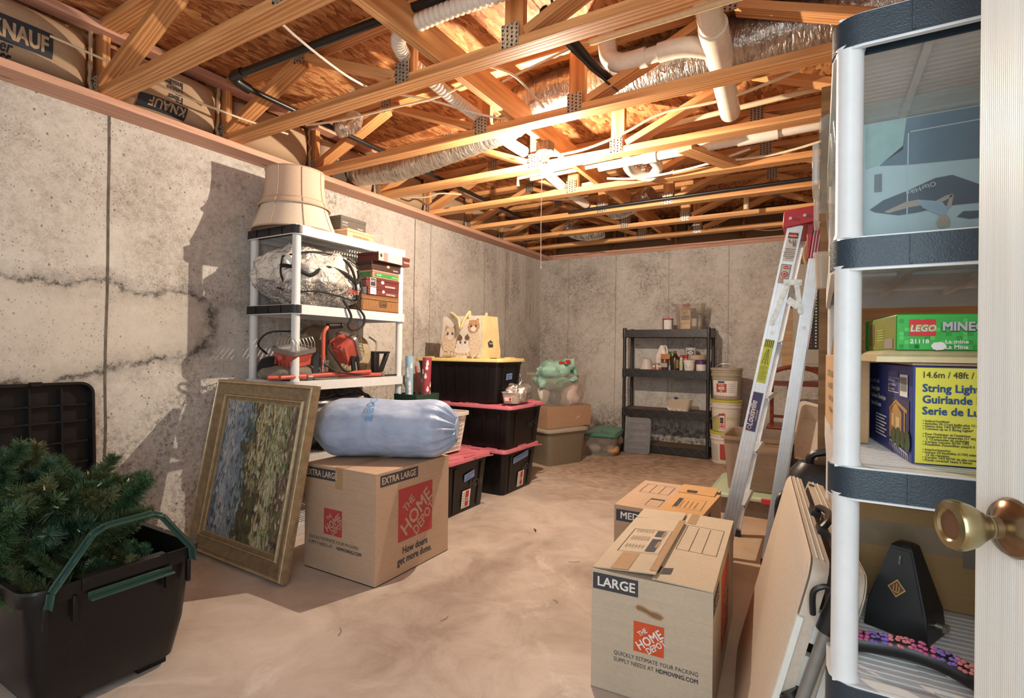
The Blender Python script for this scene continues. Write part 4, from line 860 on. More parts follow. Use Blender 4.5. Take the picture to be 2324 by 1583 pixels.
# ---- black storage totes with coloured lids
def tote(label, cx, cy, z, lx, ly, h, lidmat, lidname, rz=0, note=None, sticker=None, logo_=True, group='black totes with coloured lids'):
    t = thing('storage_tote', label, 'storage tote', T(cx, cy, z, rz=rz), group)
    bx, by = lx - .10, ly - .09; tx, ty = lx - .03, ly - .03
    m = M().loft([rr(bx, by, .035, 0), rr(bx + .004, by + .004, .035, .012), rr(tx - .01, ty - .01, .04, h - .05), rr(tx, ty, .04, h - .045), rr(tx, ty, .04, h - .016)])
    rb = m
    for k in range(5):
        for s_ in (-1, 1):
            fx = -.36 + .18 * k
            rb.bar((fx * bx, s_ * (by / 2 + .001), .02), (fx * tx, s_ * (ty / 2 - .002), h - .06), .012, .03, (1, 0, 0))
            if k < 3: 
                fy = -.32 + .32 * k; 
                if k != 1: rb.bar((s_ * (bx / 2 + .001), fy * by, .02), (s_ * (tx / 2 - .002), fy * ty, h - .06), .012, .03, (0, 1, 0))
    obj('tote_body', m, BIN, t)
    L = M().loft([rr(lx, ly, .045, h - .030), rr(lx + .012, ly + .012, .05, h - .026), rr(lx + .012, ly + .012, .05, h - .010), rr(lx, ly, .045, h), rr(lx - .035, ly - .035, .035, h), rr(lx - .05, ly - .05, .03, h - .010)])
    for k in range(3):
        for s_ in (-1, 1): L.b2(((-.32 + .32 * k) * lx - .045, s_ * (ly / 2 - .012) - .008, h - .004), ((-.32 + .32 * k) * lx + .045, s_ * (ly / 2 - .012) + .008, h + .008))
    for s_ in (-1, 1): L.b2((s_ * (lx / 2 - .012) - .008, -.06, h - .004), (s_ * (lx / 2 - .012) + .008, .06, h + .008))
    for k in range(5): L.bar((-lx * .40 + k * .15, -ly * .36, h - .008), (-lx * .40 + k * .15 + .15, ly * .34, h - .008), .008, .008)
    obj('tote_lid', L, lidmat, t, label=lidname)
    sl = (tx - bx) / 2 / (h - .05); fx = Face(t, (bx / 2 + .002, -by / 2, 0), (0, 1, 0), (sl, 0, 1), .002)
    if logo_:
        em = fx.text('HDX', by * .56, h * .42, .075, plain('embossed_black', (.045, .040, .040), .25), bold=.01); 
    if note:
        y0, z0, w_, a_ = note; tp = plain('painters_tape', (.20, .30, .58), .7)
        fx.poly([(y0, z0), (y0 + w_, z0 + a_), (y0 + w_ - .005, z0 + a_ + .052), (y0 - .004, z0 + .052)], tp, 'tape_note', .004)
        for q in range(2):
            pts = [(y0 + .015 + (w_ - .03) * i / 9, z0 + .034 - q * .020 + a_ * (.015 + (w_ - .03) * i / 9) / w_ + (.006 if i % 2 else -.003)) for i in range(10 - q * 3)]
            fx.lines(list(zip(pts[:-1], pts[1:])), .0028, NAVY, 'handwriting', .0052)
    if sticker:
        y0, z0 = sticker; fx.rect(y0, z0, y0 + .10, z0 + .125, PAPERW, 'sticker', .004); fx.rect(y0 + .042, z0 + .008, y0 + .080, z0 + .118, RED_INK, 'sticker_print', .0052)
        fx.text('27', y0 + .044, z0 + .045, .036, PAPERW, bold=.03, lift=.0064); fx.lines([((y0 + .008, z0 + .015 + .018 * k), (y0 + .036, z0 + .015 + .018 * k)) for k in range(6)], .003, INK, 'sticker_print', .0052)
    return t
tote('black tote with red lid standing in front next to the extra large box', -2.47, 3.035, 0, .76, .53, .385, LIDRED, 'red ribbed lid', 0, (.17, .215, .12, .02), (.16, .03))
tote('black tote with red lid and long blue tape note, bottom of tall stack', -2.44, 3.735, 0, .76, .56, .36, LIDRED, 'red ribbed lid', 0, (.10, .235, .24, .03), (.20, .03))
tote('black tote with red lid in the middle of the tall stack, foil bin on it', -2.42, 3.765, .364, .78, .57, .335, LIDRED, 'red ribbed lid')
tote('black tote with a yellow lid under the kitten bag', -2.62, 3.77, .702, .84, .47, .36, LIDYEL, 'yellow ribbed lid', 4, (.10, .185, .11, .005), logo_=False)

# ---- kitten print shopping bag
BAGW = plain('bag_woven_white', (.70, .63, .54), .55, 0, .05, 30, .3); BAGY_ = plain('bag_woven_yellow', (.66, .52, .27), .6, 0, .06, 30, .3)
t = thing('shopping_bag', 'reusable shopping bag with a kitten photo print on the yellow lid', 'bag', T(-2.645, 3.80, 1.065, rz=-4))
W_, D_, H_ = .47, .26, .355
def bagside(p0, p1, wob):
    return M().grid(lambda u, v: V(p0).lerp(V(p1), u) * 1 + V((0, 0, H_ * v)) + V((noise.noise(V((u * 3, v * 3, wob))) * .010 - (V(p0).lerp(V(p1), u).x * .10 * v), noise.noise(V((u * 3, v * 4, wob + 5))) * .008 * (1 if v < 1 else 1) - V(p0).lerp(V(p1), u).y * .12 * v, 0)), 14, 12)
c4 = [(-W_ / 2, -D_ / 2, 0), (W_ / 2, -D_ / 2, 0), (W_ / 2, D_ / 2, 0), (-W_ / 2, D_ / 2, 0)]
obj('front_panel', bagside(c4[0], c4[1], 1), BAGW, t); obj('side_panel', bagside(c4[1], c4[2], 2), BAGY_, t); obj('back_panel', bagside(c4[2], c4[3], 3), BAGW, t); obj('side_panel', bagside(c4[3], c4[0], 4), BAGY_, t); obj('bag_bottom', M().b2((-W_ / 2, -D_ / 2, 0), (W_ / 2, D_ / 2, .004)), BAGY_, t)
for s_ in (-1, 1): obj('bag_handle', M().tube(catmull([(-.10, s_ * .115, .34), (-.11, s_ * .13, .385), (-.02, s_ * .12 - .02, .33), (.03, s_ * .14 - .03, .25), (.06, s_ * .13 - .02, .33), (.09, s_ * .12, .39), (.08, s_ * .115, .34)], 6), [.012] * 37, 6), BAGY_, t)
kf = Face(t, (-W_ / 2, -D_ / 2 - .012, 0), (1, 0, 0), (0, .09, 1), .002)
FUR1 = plain('ginger_fur_print', (.52, .30, .15), .6, 0, .25, 60); FUR2 = plain('cream_fur_print', (.70, .55, .40), .6, 0, .2, 60); FURW = plain('white_fur_print', (.74, .67, .60), .6, 0, .1, 60); FURB = plain('brown_patch_print', (.16, .09, .05), .6, 0, .2, 60); PINKP = plain('pink_nose_print', (.55, .25, .22), .6)
def fuzzy(cx, cy, a, b, seed, n=40, am=.10): 
    q = random.Random(seed); return [(cx + a * cos(2 * pi * i / n) * (1 + q.uniform(-am, am)), cy + b * sin(2 * pi * i / n) * (1 + q.uniform(-am, am))) for i in range(n)]
def kitten(x, y, s, fur, ear, seed, body=True):
    if body: kf.poly(fuzzy(x - .01, y - s * 1.0, s * 1.15, s * 1.25, seed), fur, 'kitten_print', .002)
    kf.polys([[(x - s * .85, y + s * .2), (x - s * .75, y + s * 1.2), (x - s * .2, y + s * .8)], [(x + s * .85, y + s * .2), (x + s * .75, y + s * 1.2), (x + s * .2, y + s * .8)]], ear, 'kitten_print', .003)
    kf.poly(fuzzy(x, y, s * .95, s * .85, seed + 1, 36, .05), fur, 'kitten_print', .0035)
    kf.poly(ell(x, y - s * .3, s * .42, s * .35), FURW, 'kitten_print', .0042)
    kf.polys([ell(x - s * .38, y + s * .08, s * .17, s * .19), ell(x + s * .38, y + s * .08, s * .17, s * .19)], INK, 'kitten_print', .005)
    kf.polys([ell(x - s * .34, y + s * .13, s * .05, s * .05), ell(x + s * .42, y + s * .13, s * .05, s * .05)], PAPERW, 'kitten_print', .0058)
    kf.poly([(x - s * .09, y - s * .15), (x + s * .09, y - s * .15), (x, y - s * .27)], PINKP, 'kitten_print', .005)
kf.poly(fuzzy(.385, .11, .062, .115, 33), FUR2, 'kitten_print', .0012); kitten(.115, .20, .070, FUR2, FUR1, 5); kitten(.37, .265, .066, FUR1, FUR1, 9, False); kitten(.265, .125, .068, FURW, FURB, 15)
kf.polys([fuzzy(.228, .165, .030, .022, 4), fuzzy(.308, .168, .026, .022, 6)], FURB, 'kitten_print', .0048)
kf.polys([fuzzy(.08 + .035 * k, .028, .024, .014, 50 + k) for k in range(9)], FUR2, 'kitten_print', .0022)
sf = Face(t, (W_ / 2 + .004, -D_ / 2, 0), (0, 1, 0), (-.1, 0, 1), .006); sf.poly([(.09, .09), (.15, .09), (.158, .13), (.12, .152), (.082, .13)], INK); sf.text('TRADE', .092, .115, .018, BAGY_, bold=.03)

# ---- wrapping paper rolls in a dark green box, laundry basket, foil bin
DGRN = plain('dark_green_box', (.02, .06, .04), .5)
t = thing('gift_wrap_box', 'dark green open box behind the blue bag holding the wrapping rolls', 'box', T(-2.61, 3.06, .400))
obj('box_body', M().loft([rr(.22, .24, .02, 0), rr(.24, .26, .02, .40), rr(.225, .245, .02, .40), rr(.205, .225, .02, .01)], True, True), DGRN, t)
def roll(label, x, y, z, h, r, mat, pm, tilt, motif):
    t = thing('wrapping_roll', label, 'wrapping paper', T(x, y, z, ry=tilt), 'wrapping paper rolls')
    obj('roll_body', M().lathe([(r, 0), (r, h), (r * .78, h), (r * .78, h - .05)], 22, (0, 0, 0), True, True), mat, t)
    q = random.Random(motif); 
    lst = []
    for k in range(16):
        a = q.uniform(-2.6, .6); zz = h * (.18 + .05 * k); lst.append((a, zz))
    mm = M()
    for a, zz in lst:
        e = ell(0, 0, .011, .015, 10); mm.add([((r + .001) * cos(a + ex / r), (r + .001) * sin(a + ex / r), zz + ez) for ex, ez in e], [tuple(range(10))]); e = ell(0, .018, .007, .008, 10)
        mm.add([((r + .001) * cos(a + ex / r), (r + .001) * sin(a + ex / r), zz + ez) for ex, ez in e], [tuple(range(10))])
    o = obj('snowman_print', mm, pm, t, smooth=False, kind='stuff'); return t
roll('light blue wrapping paper roll with snowmen, nearer the white shelf', -2.66, 3.03, .42, .66, .030, plain('sky_blue_paper', (.30, .46, .58), .45), PAPERW, 0, 2)
roll('red wrapping paper roll with white snowmen beside the blue roll', -2.57, 3.10, .42, .65, .034, plain('crimson_paper', (.36, .05, .07), .45), PAPERW, 2, 5)
obj('broom_handle', M().cyl((-2.60, 3.12, .46), (-2.70, 3.15, 1.0), .010, n=8), plain('dark_red_stick', (.30, .05, .05), .5), label='thin dark red stick poking out between the two wrapping rolls', cat='stick')
t = thing('laundry_basket', 'white lattice laundry basket on the front red lid, half hidden by the blue sack', 'basket', T(-2.415, 3.03, .395))
bw, bd, bh = .34, .42, .27; WB = plain('white_basket', (.74, .68, .62), .45)
m = M(); q0, q1 = rr(bw - .08, bd - .08, .05, 0, 6), rr(bw - .01, bd - .01, .06, bh, 6)
for k in range(0, len(q0)): m.bar(q0[k], q1[k], .004, .009)
def interp(a, b, t_): return [x.lerp(y, t_) for x, y in zip(a, b)]
for k in range(9):
    s0 = interp(q0, q1, k / 8.5); m.tube(s0 + s0[:1], .0035, 5)
for e in range(4):
    i0 = (e * 7 + 6) % 28; i1 = (i0 + 1) % 28; a0, a1, b0, b1 = q0[i0], q0[i1], q1[i0], q1[i1]
    for k in range(1, 12): m.bar(a0.lerp(a1, k / 12), b0.lerp(b1, k / 12), .004, .008)
obj('basket_lattice', m, WB, t); obj('basket_rim', strip(M(), rim_path(-bw / 2, -bd / 2, bw / 2, bd / 2, .06), bh - .012, bh + .012, .014), WB, t); obj('basket_floor', M().loft([rr(bw - .08, bd - .08, .05, 0, 6), rr(bw - .08, bd - .08, .05, .006, 6)]), WB, t)
t = thing('foil_bin', 'small clear bin of crumpled silver foil on the middle red lid', 'bin', T(-2.115, 3.70, .712, rz=6))
def open_bin(m, a, b, h, fl=.02, th=.003, r=.025):
    return m.loft([rr(a - fl, b - fl, r, 0), rr(a, b, r, h), rr(a + .012, b + .012, r, h), rr(a + .012, b + .012, r, h + .004), rr(a - th * 2, b - th * 2, r, h + .003), rr(a - fl - th * 2, b - fl - th * 2, r, th)])
obj('bin_shell', open_bin(M(), .14, .27, .085), CLEARW, t); obj('foil_crumple', lump(40, 24, .062, .13, .058, 41, .75, 2.2), FOIL2, t, T(0, 0, .088), smooth=False); obj('foil_ribbon', M().tube(catmull([(0, .02, .12), (.02, .06, .17), (-.01, .09, .20), (.01, .05, .22), (.0, .10, .15), (.03, .0, .14)], 6), .006, 5), FOIL2, t)
sf = Face(t, (-.062, -.128, .0), (1, 0, 0), (0, -.1, 1), .002); sf.rect(.02, .02, .085, .05, PAPERW); sf.rect(.06, .024, .08, .046, RED_INK, lift=.003)

# ---- black tote with the artificial tree, front left
bt = thing('christmas_bin', 'open black storage bin with dark green handle holding an artificial tree', 'storage bin', T(-2.235, .84, 0))
sx_, sy_, h_ = .62, .50, .42
m = M().loft([rr(sx_ - .13, sy_ - .12, .04, .03), rr(sx_ - .12, sy_ - .11, .04, .035), rr(sx_ - .07, sy_ - .06, .05, .16), rr(sx_ - .035, sy_ - .035, .05, h_ - .05), rr(sx_ + .0, sy_ + .0, .06, h_ - .048), rr(sx_ + .012, sy_ + .012, .06, h_ - .008), rr(sx_ + .006, sy_ + .006, .06, h_), rr(sx_ - .03, sy_ - .03, .05, h_ - .004), rr(sx_ - .05, sy_ - .05, .05, h_ - .06), rr(sx_ - .12, sy_ - .11, .04, .045)], True, True)
for a in (-1, 1):
    for b in (-1, 1): m.b2((a * .19 - .03, b * .13 - .045, 0), (a * .19 + .03, b * .13 + .045, .04))
obj('bin_body', m, BIN, bt)
rb = M()
for y in (-.20, -.13, .13, .20): rb.b2((.298, y - .006, .30), (.318, y + .006, .38))
rb.b2((.285, -.115, .385), (.322, .125, .425)); obj('bin_rib', rb, BIN, bt, bevel=.003)
hd = M(); hp = [(.318, -.195, .365), (.320, -.190, .41), (.300, -.085, .545), (.295, -.05, .560), (.295, .085, .565), (.300, .115, .550), (.320, .205, .42), (.318, .21, .375)]
for a, b in zip(hp[:-1], hp[1:]):
    for off in (-.011, .011): hd.bar(V(a) + V((off, 0, 0)), V(b) + V((off, 0, 0)), .004, .026, (1, 0, 0) if abs(b[2] - a[2]) < .03 else (1, 0, 0))
    hd.bar(a, b, .022, .005, (1, 0, 0)); d = (V(b) - V(a)); kk = max(2, int(d.length / .028))
    for q in range(kk): hd.bar(V(a) + d * (q / kk) , V(a) + d * ((q + 1) / kk), .022, .0035, (0, 1, .35 if q % 2 else -.9))
obj('carry_handle', hd, GREENH, bt, bevel=.0015, label='dark green raised carry handle'); obj('latch', M().b2((.318, -.10, .355), (.345, .14, .361)).b2((.318, -.10, .361), (.322, .14, .378)), GREENH, bt, bevel=.0015, label='dark green latch strip')
t = thing('bin_lid', 'black ribbed bin lid standing upright against the left wall behind the tree', 'lid', T(-3.10, .86, .0, ry=-4))
m = M().loft([[V((p.z, p.x, p.y + .64)) for p in rr(.74, .62, .06, zz)] for zz in (-.04, -.03)]); s_ = M()
path = [(p.x, p.y) for p in rr(.74, .62, .06, 0, 5)]
st2 = M(); strip(st2, path, -.03, .02, -.012); st2.v = [(v[2], v[0], v[1] + .64) for v in st2.v]; m.add(st2.v, st2.f)
obj('lid_panel', m, BIN, t)
g = M()
for y in (-.24, -.12, 0, .12, .24): g.b2((-.03, y - .004, .36), (0.008, y + .004, .92))
for z in (.46, .56, .66, .76, .84): g.b2((-.03, -.34, z - .004), (.008, .34, z + .004))
obj('lid_rib', g, BIN, t); obj('lid_hinge', M().b2((0, .12, .935), (.03, .16, .955)).b2((0, -.2, .935), (.03, .10, .950)), BIN, t)
NEED = [plain('needle_green_%d' % i, c, .5, 0, .25, 30) for i, c in enumerate([(.050, .110, .045), (.075, .120, .045), (.125, .140, .055), (.042, .105, .058)])]
tree = thing('artificial_tree', 'dark green artificial pine tree folded into the black bin', 'artificial tree', T(-2.235, .84, 0))
def branch_mesh(L, seed, wid=.050):
    q = random.Random(seed); m = M(); pts = [V((L * k / 6, q.uniform(-.02, .02) * k / 6, .05 * (k / 6) ** 2 * L * 4)) for k in range(7)]
    m.tube(pts, .0025, 4)
    nn = int(1300 * L / .22)
    for i in range(nn):
        u = q.random() ** .85; x = u * 6; k = min(5, int(x)); p = pts[k].lerp(pts[k + 1], x - k); ax = (pts[k + 1] - pts[k]).normalized()
        a = q.uniform(0, 2 * pi); rad = V((0, cos(a), sin(a))); d = (ax * q.uniform(.35, 1.0) + rad).normalized(); ln = wid * q.uniform(.7, 1.15) * (1 - .35 * u)
        sd = d.cross(V((q.uniform(-1, 1), q.uniform(-1, 1), q.uniform(-1, 1)))).normalized() * .0014
        m.add([p - sd, p + sd, p + d * ln + sd * .4, p + d * ln - sd * .4], [(0, 1, 2, 3)])
    me = bpy.data.meshes.new('branch'); me.from_pydata(m.v, [], m.f); return me
brm = [branch_mesh(.20 + .02 * (i % 3), 60 + i) for i in range(6)]
for i, b_ in enumerate(brm): b_.materials.append(NEED[i % 4])
q = random.Random(12)
for k in range(122):
    if k < 70:
        th = q.uniform(0, 2 * pi); ph = q.uniform(-.1, 1.2); cx, cy, cz = q.uniform(-.30, .06), q.uniform(-.24, .07), q.uniform(.42, .60)
        d = V((cos(th) * cos(ph) * 1.0, sin(th) * cos(ph) * .8, sin(ph) * .75))
    else:
        cx, cy, cz = q.uniform(-.22, .20), q.uniform(-.2, .17), q.uniform(.31, .37); th = q.uniform(0, 2 * pi); d = V((cos(th) * .45, -abs(sin(th)) * .35, q.uniform(.15, .45)))
    d.normalize(); rot = V((1, 0, 0)).rotation_difference(d).to_matrix().to_4x4()
    obj('branch', brm[k % 6], None, tree, MX.Translation((cx, cy, cz)) @ rot @ MX.Rotation(q.uniform(0, 6.28), 4, 'X') @ MX.Scale(1.0 if k < 70 else .62, 4))
bl = M()
for k in range(16):
    p = V((q.uniform(-.3, .2), q.uniform(-.25, .2), q.uniform(.45, .75))); d = V((q.uniform(-1, 1), q.uniform(-1, 1), q.uniform(-.3, 1))).normalized(); bl.cyl(p, p + d * .016, .0026, .001, 6)
obj('mini_light', bl, CLEARW, tree, kind='stuff')
board('dark_plank', (-1.90, .30, .02), (-2.08, .52, .30), .09, .03, wood('dark_stained_wood', (.02, .014, .010), (.07, .045, .03), knots=False), None)['label'] = 'dark wooden plank end leaning by the black bin at the left edge'
bpy.data.objects['dark_plank']['category'] = 'plank'

# ---- back corner group: taupe tote, carton, clear tote, green lid bin
TAUPE = plain('taupe_tote', (.20, .165, .115), .42, 0, .04, 30); TAUPEL = plain('taupe_lid', (.36, .31, .24), .38)
A_ = 66.4; u_ = V((cos(R(A_)), sin(R(A_)))); v2 = V((-sin(R(A_)), cos(R(A_))))
def corner(c0, L, W): p = V(c0) + u_ * L / 2 + v2 * W / 2; return p.x, p.y
x, y = corner((-2.25, 4.575), .54, .40)
t = thing('storage_tote', 'taupe grey storage tote with a pale lid under the brown carton near the corner', 'storage tote', T(x, y, 0, rz=A_))
obj('tote_body', M().loft([rr(.46, .32, .05, 0), rr(.465, .325, .05, .01), rr(.52, .38, .06, .31), rr(.53, .39, .06, .33)]), TAUPE, t); obj('tote_lid', M().loft([rr(.55, .41, .06, .325), rr(.565, .425, .065, .33), rr(.565, .425, .065, .345), rr(.53, .39, .05, .36)]), TAUPEL, t, label='pale taupe lid')
x, y = corner((-2.31, 4.64), .62, .36)
t = thing('cardboard_box', 'plain brown carton between the taupe tote and the clear tote', 'box', T(x, y, .361, rz=A_ + 3))
obj('carton_body', M().box((0, 0, .105), (.62, .36, .21)), cardboard('brown_carton', (.42, .26, .165)), t, bevel=.003); obj('carton_flap', M().b2((-.31, -.18, .2102), (-.002, .18, .2135)).b2((.002, -.18, .2102), (.31, .18, .2135)), cardboard('brown_carton_flap', (.42, .26, .165)), t, smooth=False)
fc = Face(t, (-.31, -.18, 0), (1, 0, 0), (0, 0, 1)); fc.lines([((.40, .085), (.45, .105))], .005, PAPERW, 'torn_mark')
x, y = corner((-2.30, 4.66), .56, .36)
ct = thing('clear_tote', 'clear plastic tote of gift bags and ornaments on top of the brown carton', 'storage tote', T(x, y, .576, rz=A_ + 2))
obj('tote_shell', M().loft([rr(.48, .29, .04, 0), rr(.55, .36, .05, .31), rr(.59, .40, .05, .312), rr(.59, .40, .05, .33), rr(.54, .35, .045, .328), rr(.47, .28, .035, .006)]), CLEAR, ct)
MINTC = plain('mint_gift_bag', (.32, .55, .45), .5, 0, .08, 20); 
t = thing('gift_bag', 'mint green holiday gift bag heaped in the top of the clear tote', 'bag', T(x, y, .80, rz=A_ + 2))
obj('bag_body', lump(46, 26, .19, .14, .12, 51, .55, 2.4), MINTC, t, T(-.06, 0, .08)); obj('bag_flap', M().grid(lambda u, v: V((-.22 + .32 * u, -.150 - .02 * sin(u * 7) + .03 * v, .07 + (.19 - .10 * (1 - u) ** 2) * v + .03 * noise.noise(V((u * 4, v * 4, 2))))), 14, 10), MINTC, t)
bf = Face(t, (-.20, -.182, .085), (1, 0, 0), (0, .2, 1), .006); bf.polys([ell(.10, .13, .045, .016), ell(.19, .14, .04, .02), ell(.13, .06, .018, .016), ell(.23, .03, .018, .016)], RED_INK, 'gift_print'); bf.polys([ell(.17, .08, .08, .022, rot=-.6), ell(.20, .05, .06, .02, rot=-.4)], plain('fir_print', (.04, .16, .09), .6), 'gift_print', .008)
obj('mint_cloth', lump(34, 20, .15, .10, .13, 61, .6, 2.4), MINTC, None, T(x + .02, y + .12, .83, rz=A_), label='second mint cloth bundle at the back of the clear tote', cat='cloth')
obj('glass_ornament', M().lathe([(.001, -.075)] + [(.075 * cos(a), .075 * sin(a)) for a in [R(-80 + 10 * k) for k in range(17)]] + [(.001, .075)], 26), plain('blue_grey_ball', (.13, .16, .19), .15, .3), None, T(*((V(corner((-2.30, 4.66), .56, .36)) + u_ * -.10 + v2 * -.06).to_tuple()), .66), label='blue grey ornament ball inside the clear tote', cat='ornament')
obj('tissue_paper', lump(36, 20, .14, .10, .12, 71, .6, 2.2), plain('pink_tissue', (.66, .54, .50), .8), None, T(*((V(corner((-2.30, 4.66), .56, .36)) + u_ * .12 + v2 * -.02).to_tuple()), .69, rz=A_), label='pale pink tissue paper crumpled inside the clear tote', cat='paper')
obj('white_bag', lump(24, 14, .06, .05, .10, 81, .3, 2.2), PAPERW, None, T(*((V(corner((-2.30, 4.66), .56, .36)) + u_ * -.21 + v2 * -.02).to_tuple()), .70, rz=A_), label='small white tagged bag at the left side inside the clear tote', cat='bag')
t = thing('lidded_bin', 'low clear bin with a dark green lid beside the taupe tote', 'storage bin', T(-2.09, 5.70, 0, rz=8))
obj('bin_shell', M().loft([rr(.30, .56, .04, 0), rr(.34, .62, .04, .21), rr(.33, .61, .04, .21), rr(.29, .55, .04, .004)]), CLEAR, t)
obj('bin_lid', M().loft([rr(.36, .64, .05, .21), rr(.375, .655, .05, .215), rr(.375, .655, .05, .235), rr(.33, .60, .04, .245), rr(.31, .58, .04, .238)]), GREENT, t, label='dark green translucent lid')
q = random.Random(4); cols = [(.50, .46, .42), (.30, .12, .14), (.55, .30, .12), (.12, .16, .26), (.42, .42, .40), (.20, .15, .12)]
for k in range(7):
    obj('packed_cloth', lump(16, 10, .065, .09, .045, 90 + k, .3, 2.2), plain('packed_%d' % (k % 6), cols[k % 6], .8), None, T(-2.12 + .10 * (k % 3) - .02, 5.52 + .15 * (k // 3), .06 + .09 * (k % 2), rz=8), label=['rolled grey cloth', 'folded maroon cloth', 'orange fabric bundle', 'navy fabric bundle', 'pale folded cloth', 'dark brown bundle', 'crumpled grey cloth on top'][k] + ' packed in the green lidded bin', cat='cloth', group='things packed in the green lidded bin')
t = thing('bin_lid', 'clear ribbed bin lid leaning against the left post of the black rack', 'lid', T(-1.745, 5.765, .0, rx=-12, rz=5))
m = M(); pth = [(p.x, p.y) for p in rr(.285, .40, .035)]; st3 = M(); strip(st3, pth, -.012, .006, -.022); m.add([(v[0], -v[2], v[1] + .202) for v in st3.v], st3.f)
mp = M().loft([rr(.25, .365, .03, 0), rr(.25, .365, .03, .003)]); m.add([(v[0], -v[2], v[1] + .202) for v in mp.v], mp.f)
for k in range(5):
    z = .06 + k * .072; m.add([( -.10, 0, z - .024), (.10, 0, z - .024), (.10, -.012, z), (-.10, -.012, z), (.10, 0, z + .024), (-.10, 0, z + .024)], [(0, 1, 2, 3), (3, 2, 4, 5)])
obj('lid_panel', m, clear('clear_lid_plastic', (.70, .70, .72), .20, .1), t)

# ---- black four tier rack
RACKX0, RACKX1, RACKY0, RACKY1 = -1.965, -.998, 5.89, 6.22
RK = plain('black_resin_rack', (.020, .018, .020), .4, 0, .1, 40, .1); RKW = wood('dusty_shelf_woodgrain', (.07, .05, .035), (.20, .15, .10), knots=False, rough=.7)
rk = thing('storage_rack', 'black four tier resin rack with truss pattern rims against the back wall', 'shelf', T(RACKX0, RACKY0, 0)); RW, RD = RACKX1 - RACKX0, RACKY1 - RACKY0
zg = M()
def tier():
    m = M().b2((.03, .012, -.010), (RW - .03, RD - .012, -.002))
    for y in (0, RD):
        y0 = y - .006 if y else 0; m.b2((.03, y0, -.010), (RW - .03, y0 + .008, .0)).b2((.03, y0, -.085), (RW - .03, y0 + .008, -.074)).b2((.03, y0 + .003, -.08), (RW - .03, y0 + .006, -.005))
        n_ = 12
        for k in range(n_):
            a = .03 + (RW - .06) * k / n_; b = .03 + (RW - .06) * (k + 1) / n_; z0, z1 = (-.006, -.078) if k % 2 else (-.078, -.006)
            zg.bar((a, y0 - .001 if not y else y0 + .009, z0), (b, y0 - .001 if not y else y0 + .009, z1), .005, .005, (0, 1, 0))
    for x in (0, RW - .008): m.b2((x, .03, -.085), (x + .008, RD - .03, 0))
    return m
tm_ = tier().mesh('rack_tier'); tm_.materials.append(RK); tz_ = zg.mesh('rim_truss'); tz_.materials.append(plain('rack_rib_grey', (.075, .068, .070), .35)); top_ = M().b2((.035, .014, -.002), (RW - .035, RD - .014, .0015)).mesh('tier_top'); top_.materials.append(RKW)
zs = [1.385, .935, .485, .092]
for z in zs: obj('rack_tier', tm_, None, rk, T(0, 0, z)); obj('rim_truss', tz_, None, rk, T(0, 0, z), kind='stuff'); obj('tier_surface', top_, None, rk, T(0, 0, z))
for i, z in enumerate(zs):
    zb = zs[i + 1] - .085 if i < 3 else 0
    pm = M().lathe([(.021, 0), (.019, .006), (.019, z - zb - .10), (.0235, z - zb - .098), (.0235, z - zb + .005), (.021, z - zb + (.02 if i == 0 else .005))], 16).mesh('post'); pm.materials.append(RK)
    for px in (.022, RW - .022):
        for py in (.022, RD - .022): obj('post', pm, None, rk, T(px, py, zb))
# things on the rack
def jar(name, label, cat, x, y, z, prof, mat, parts=(), group='bottles and tubs on the second tier', n=22, rz=0):
    t = thing(name, label, cat, T(x, y, z, rz=rz), group); obj('body', M().lathe(prof, n), mat, t)
    for nm, pf, mt in parts: obj(nm, M().lathe(pf, n), mt, t)
    return t
def wraplabel(t, r, z0, z1, a0, a1, mat, name='label'):
    m = M().grid(lambda u, v: V((r * cos(R(a0 + (a1 - a0) * u)), r * sin(R(a0 + (a1 - a0) * u)), z0 + (z1 - z0) * v)), 10, 1); return obj(name, m, mat, t)
ZA, ZB_, ZC_ = 1.3868, .9368, .4868
WP = plain('white_bottle', (.74, .68, .62), .4, 0, .03); CANM = plain('tin_can', (.55, .48, .42), .3, .6)
t = jar('paint_can', 'small paint can with a red rim on top of the black rack', 'paint can', -1.472, 5.99, ZA, [(.056, 0), (.056, .11), (.058, .112), (.058, .122), (.05, .124)], CANM, [('rim', [(.0585, .108), (.0595, .112), (.0595, .120), (.0585, .123)], RED_INK)], 'cans on the black rack')
wraplabel(t, .0566, .004, .106, -125, -30, PAPERW); wraplabel(t, .0566, .004, .106, -180, -126, plain('maroon_label', (.22, .05, .05)))
obj('small_block', M().box((0, 0, .018), (.026, .03, .036)), plain('brown_block', (.14, .06, .045), .6), None, T(-1.40, 5.95, ZA), bevel=.003, label='tiny brown block beside the paint can on the black rack', cat='box')
t = thing('clear_bin', 'clear open bin of finishing supplies on top of the black rack', 'bin', T(-1.245, 6.06, ZA))
obj('bin_shell', M().loft([rr(.24, .18, .02, 0), rr(.29, .23, .025, .27), rr(.31, .25, .025, .272), rr(.31, .25, .025, .278), rr(.283, .223, .022, .276), rr(.234, .174, .018, .004)]), CLEAR, t)
t = thing('finish_bottle', 'tan labelled oil finish bottle with red cap standing in the clear bin', 'bottle', T(-1.275, 5.995, ZA + .006)); obj('body', M().loft([rr(.115, .06, .012, 0), rr(.115, .06, .012, .20), rr(.09, .05, .02, .235), rr(.03, .03, .014, .25)]), plain('tan_bottle', (.45, .30, .16), .4), t); obj('cap', M().cyl((0, 0, .25), (0, 0, .272), .04, n=20), RED_INK, t)
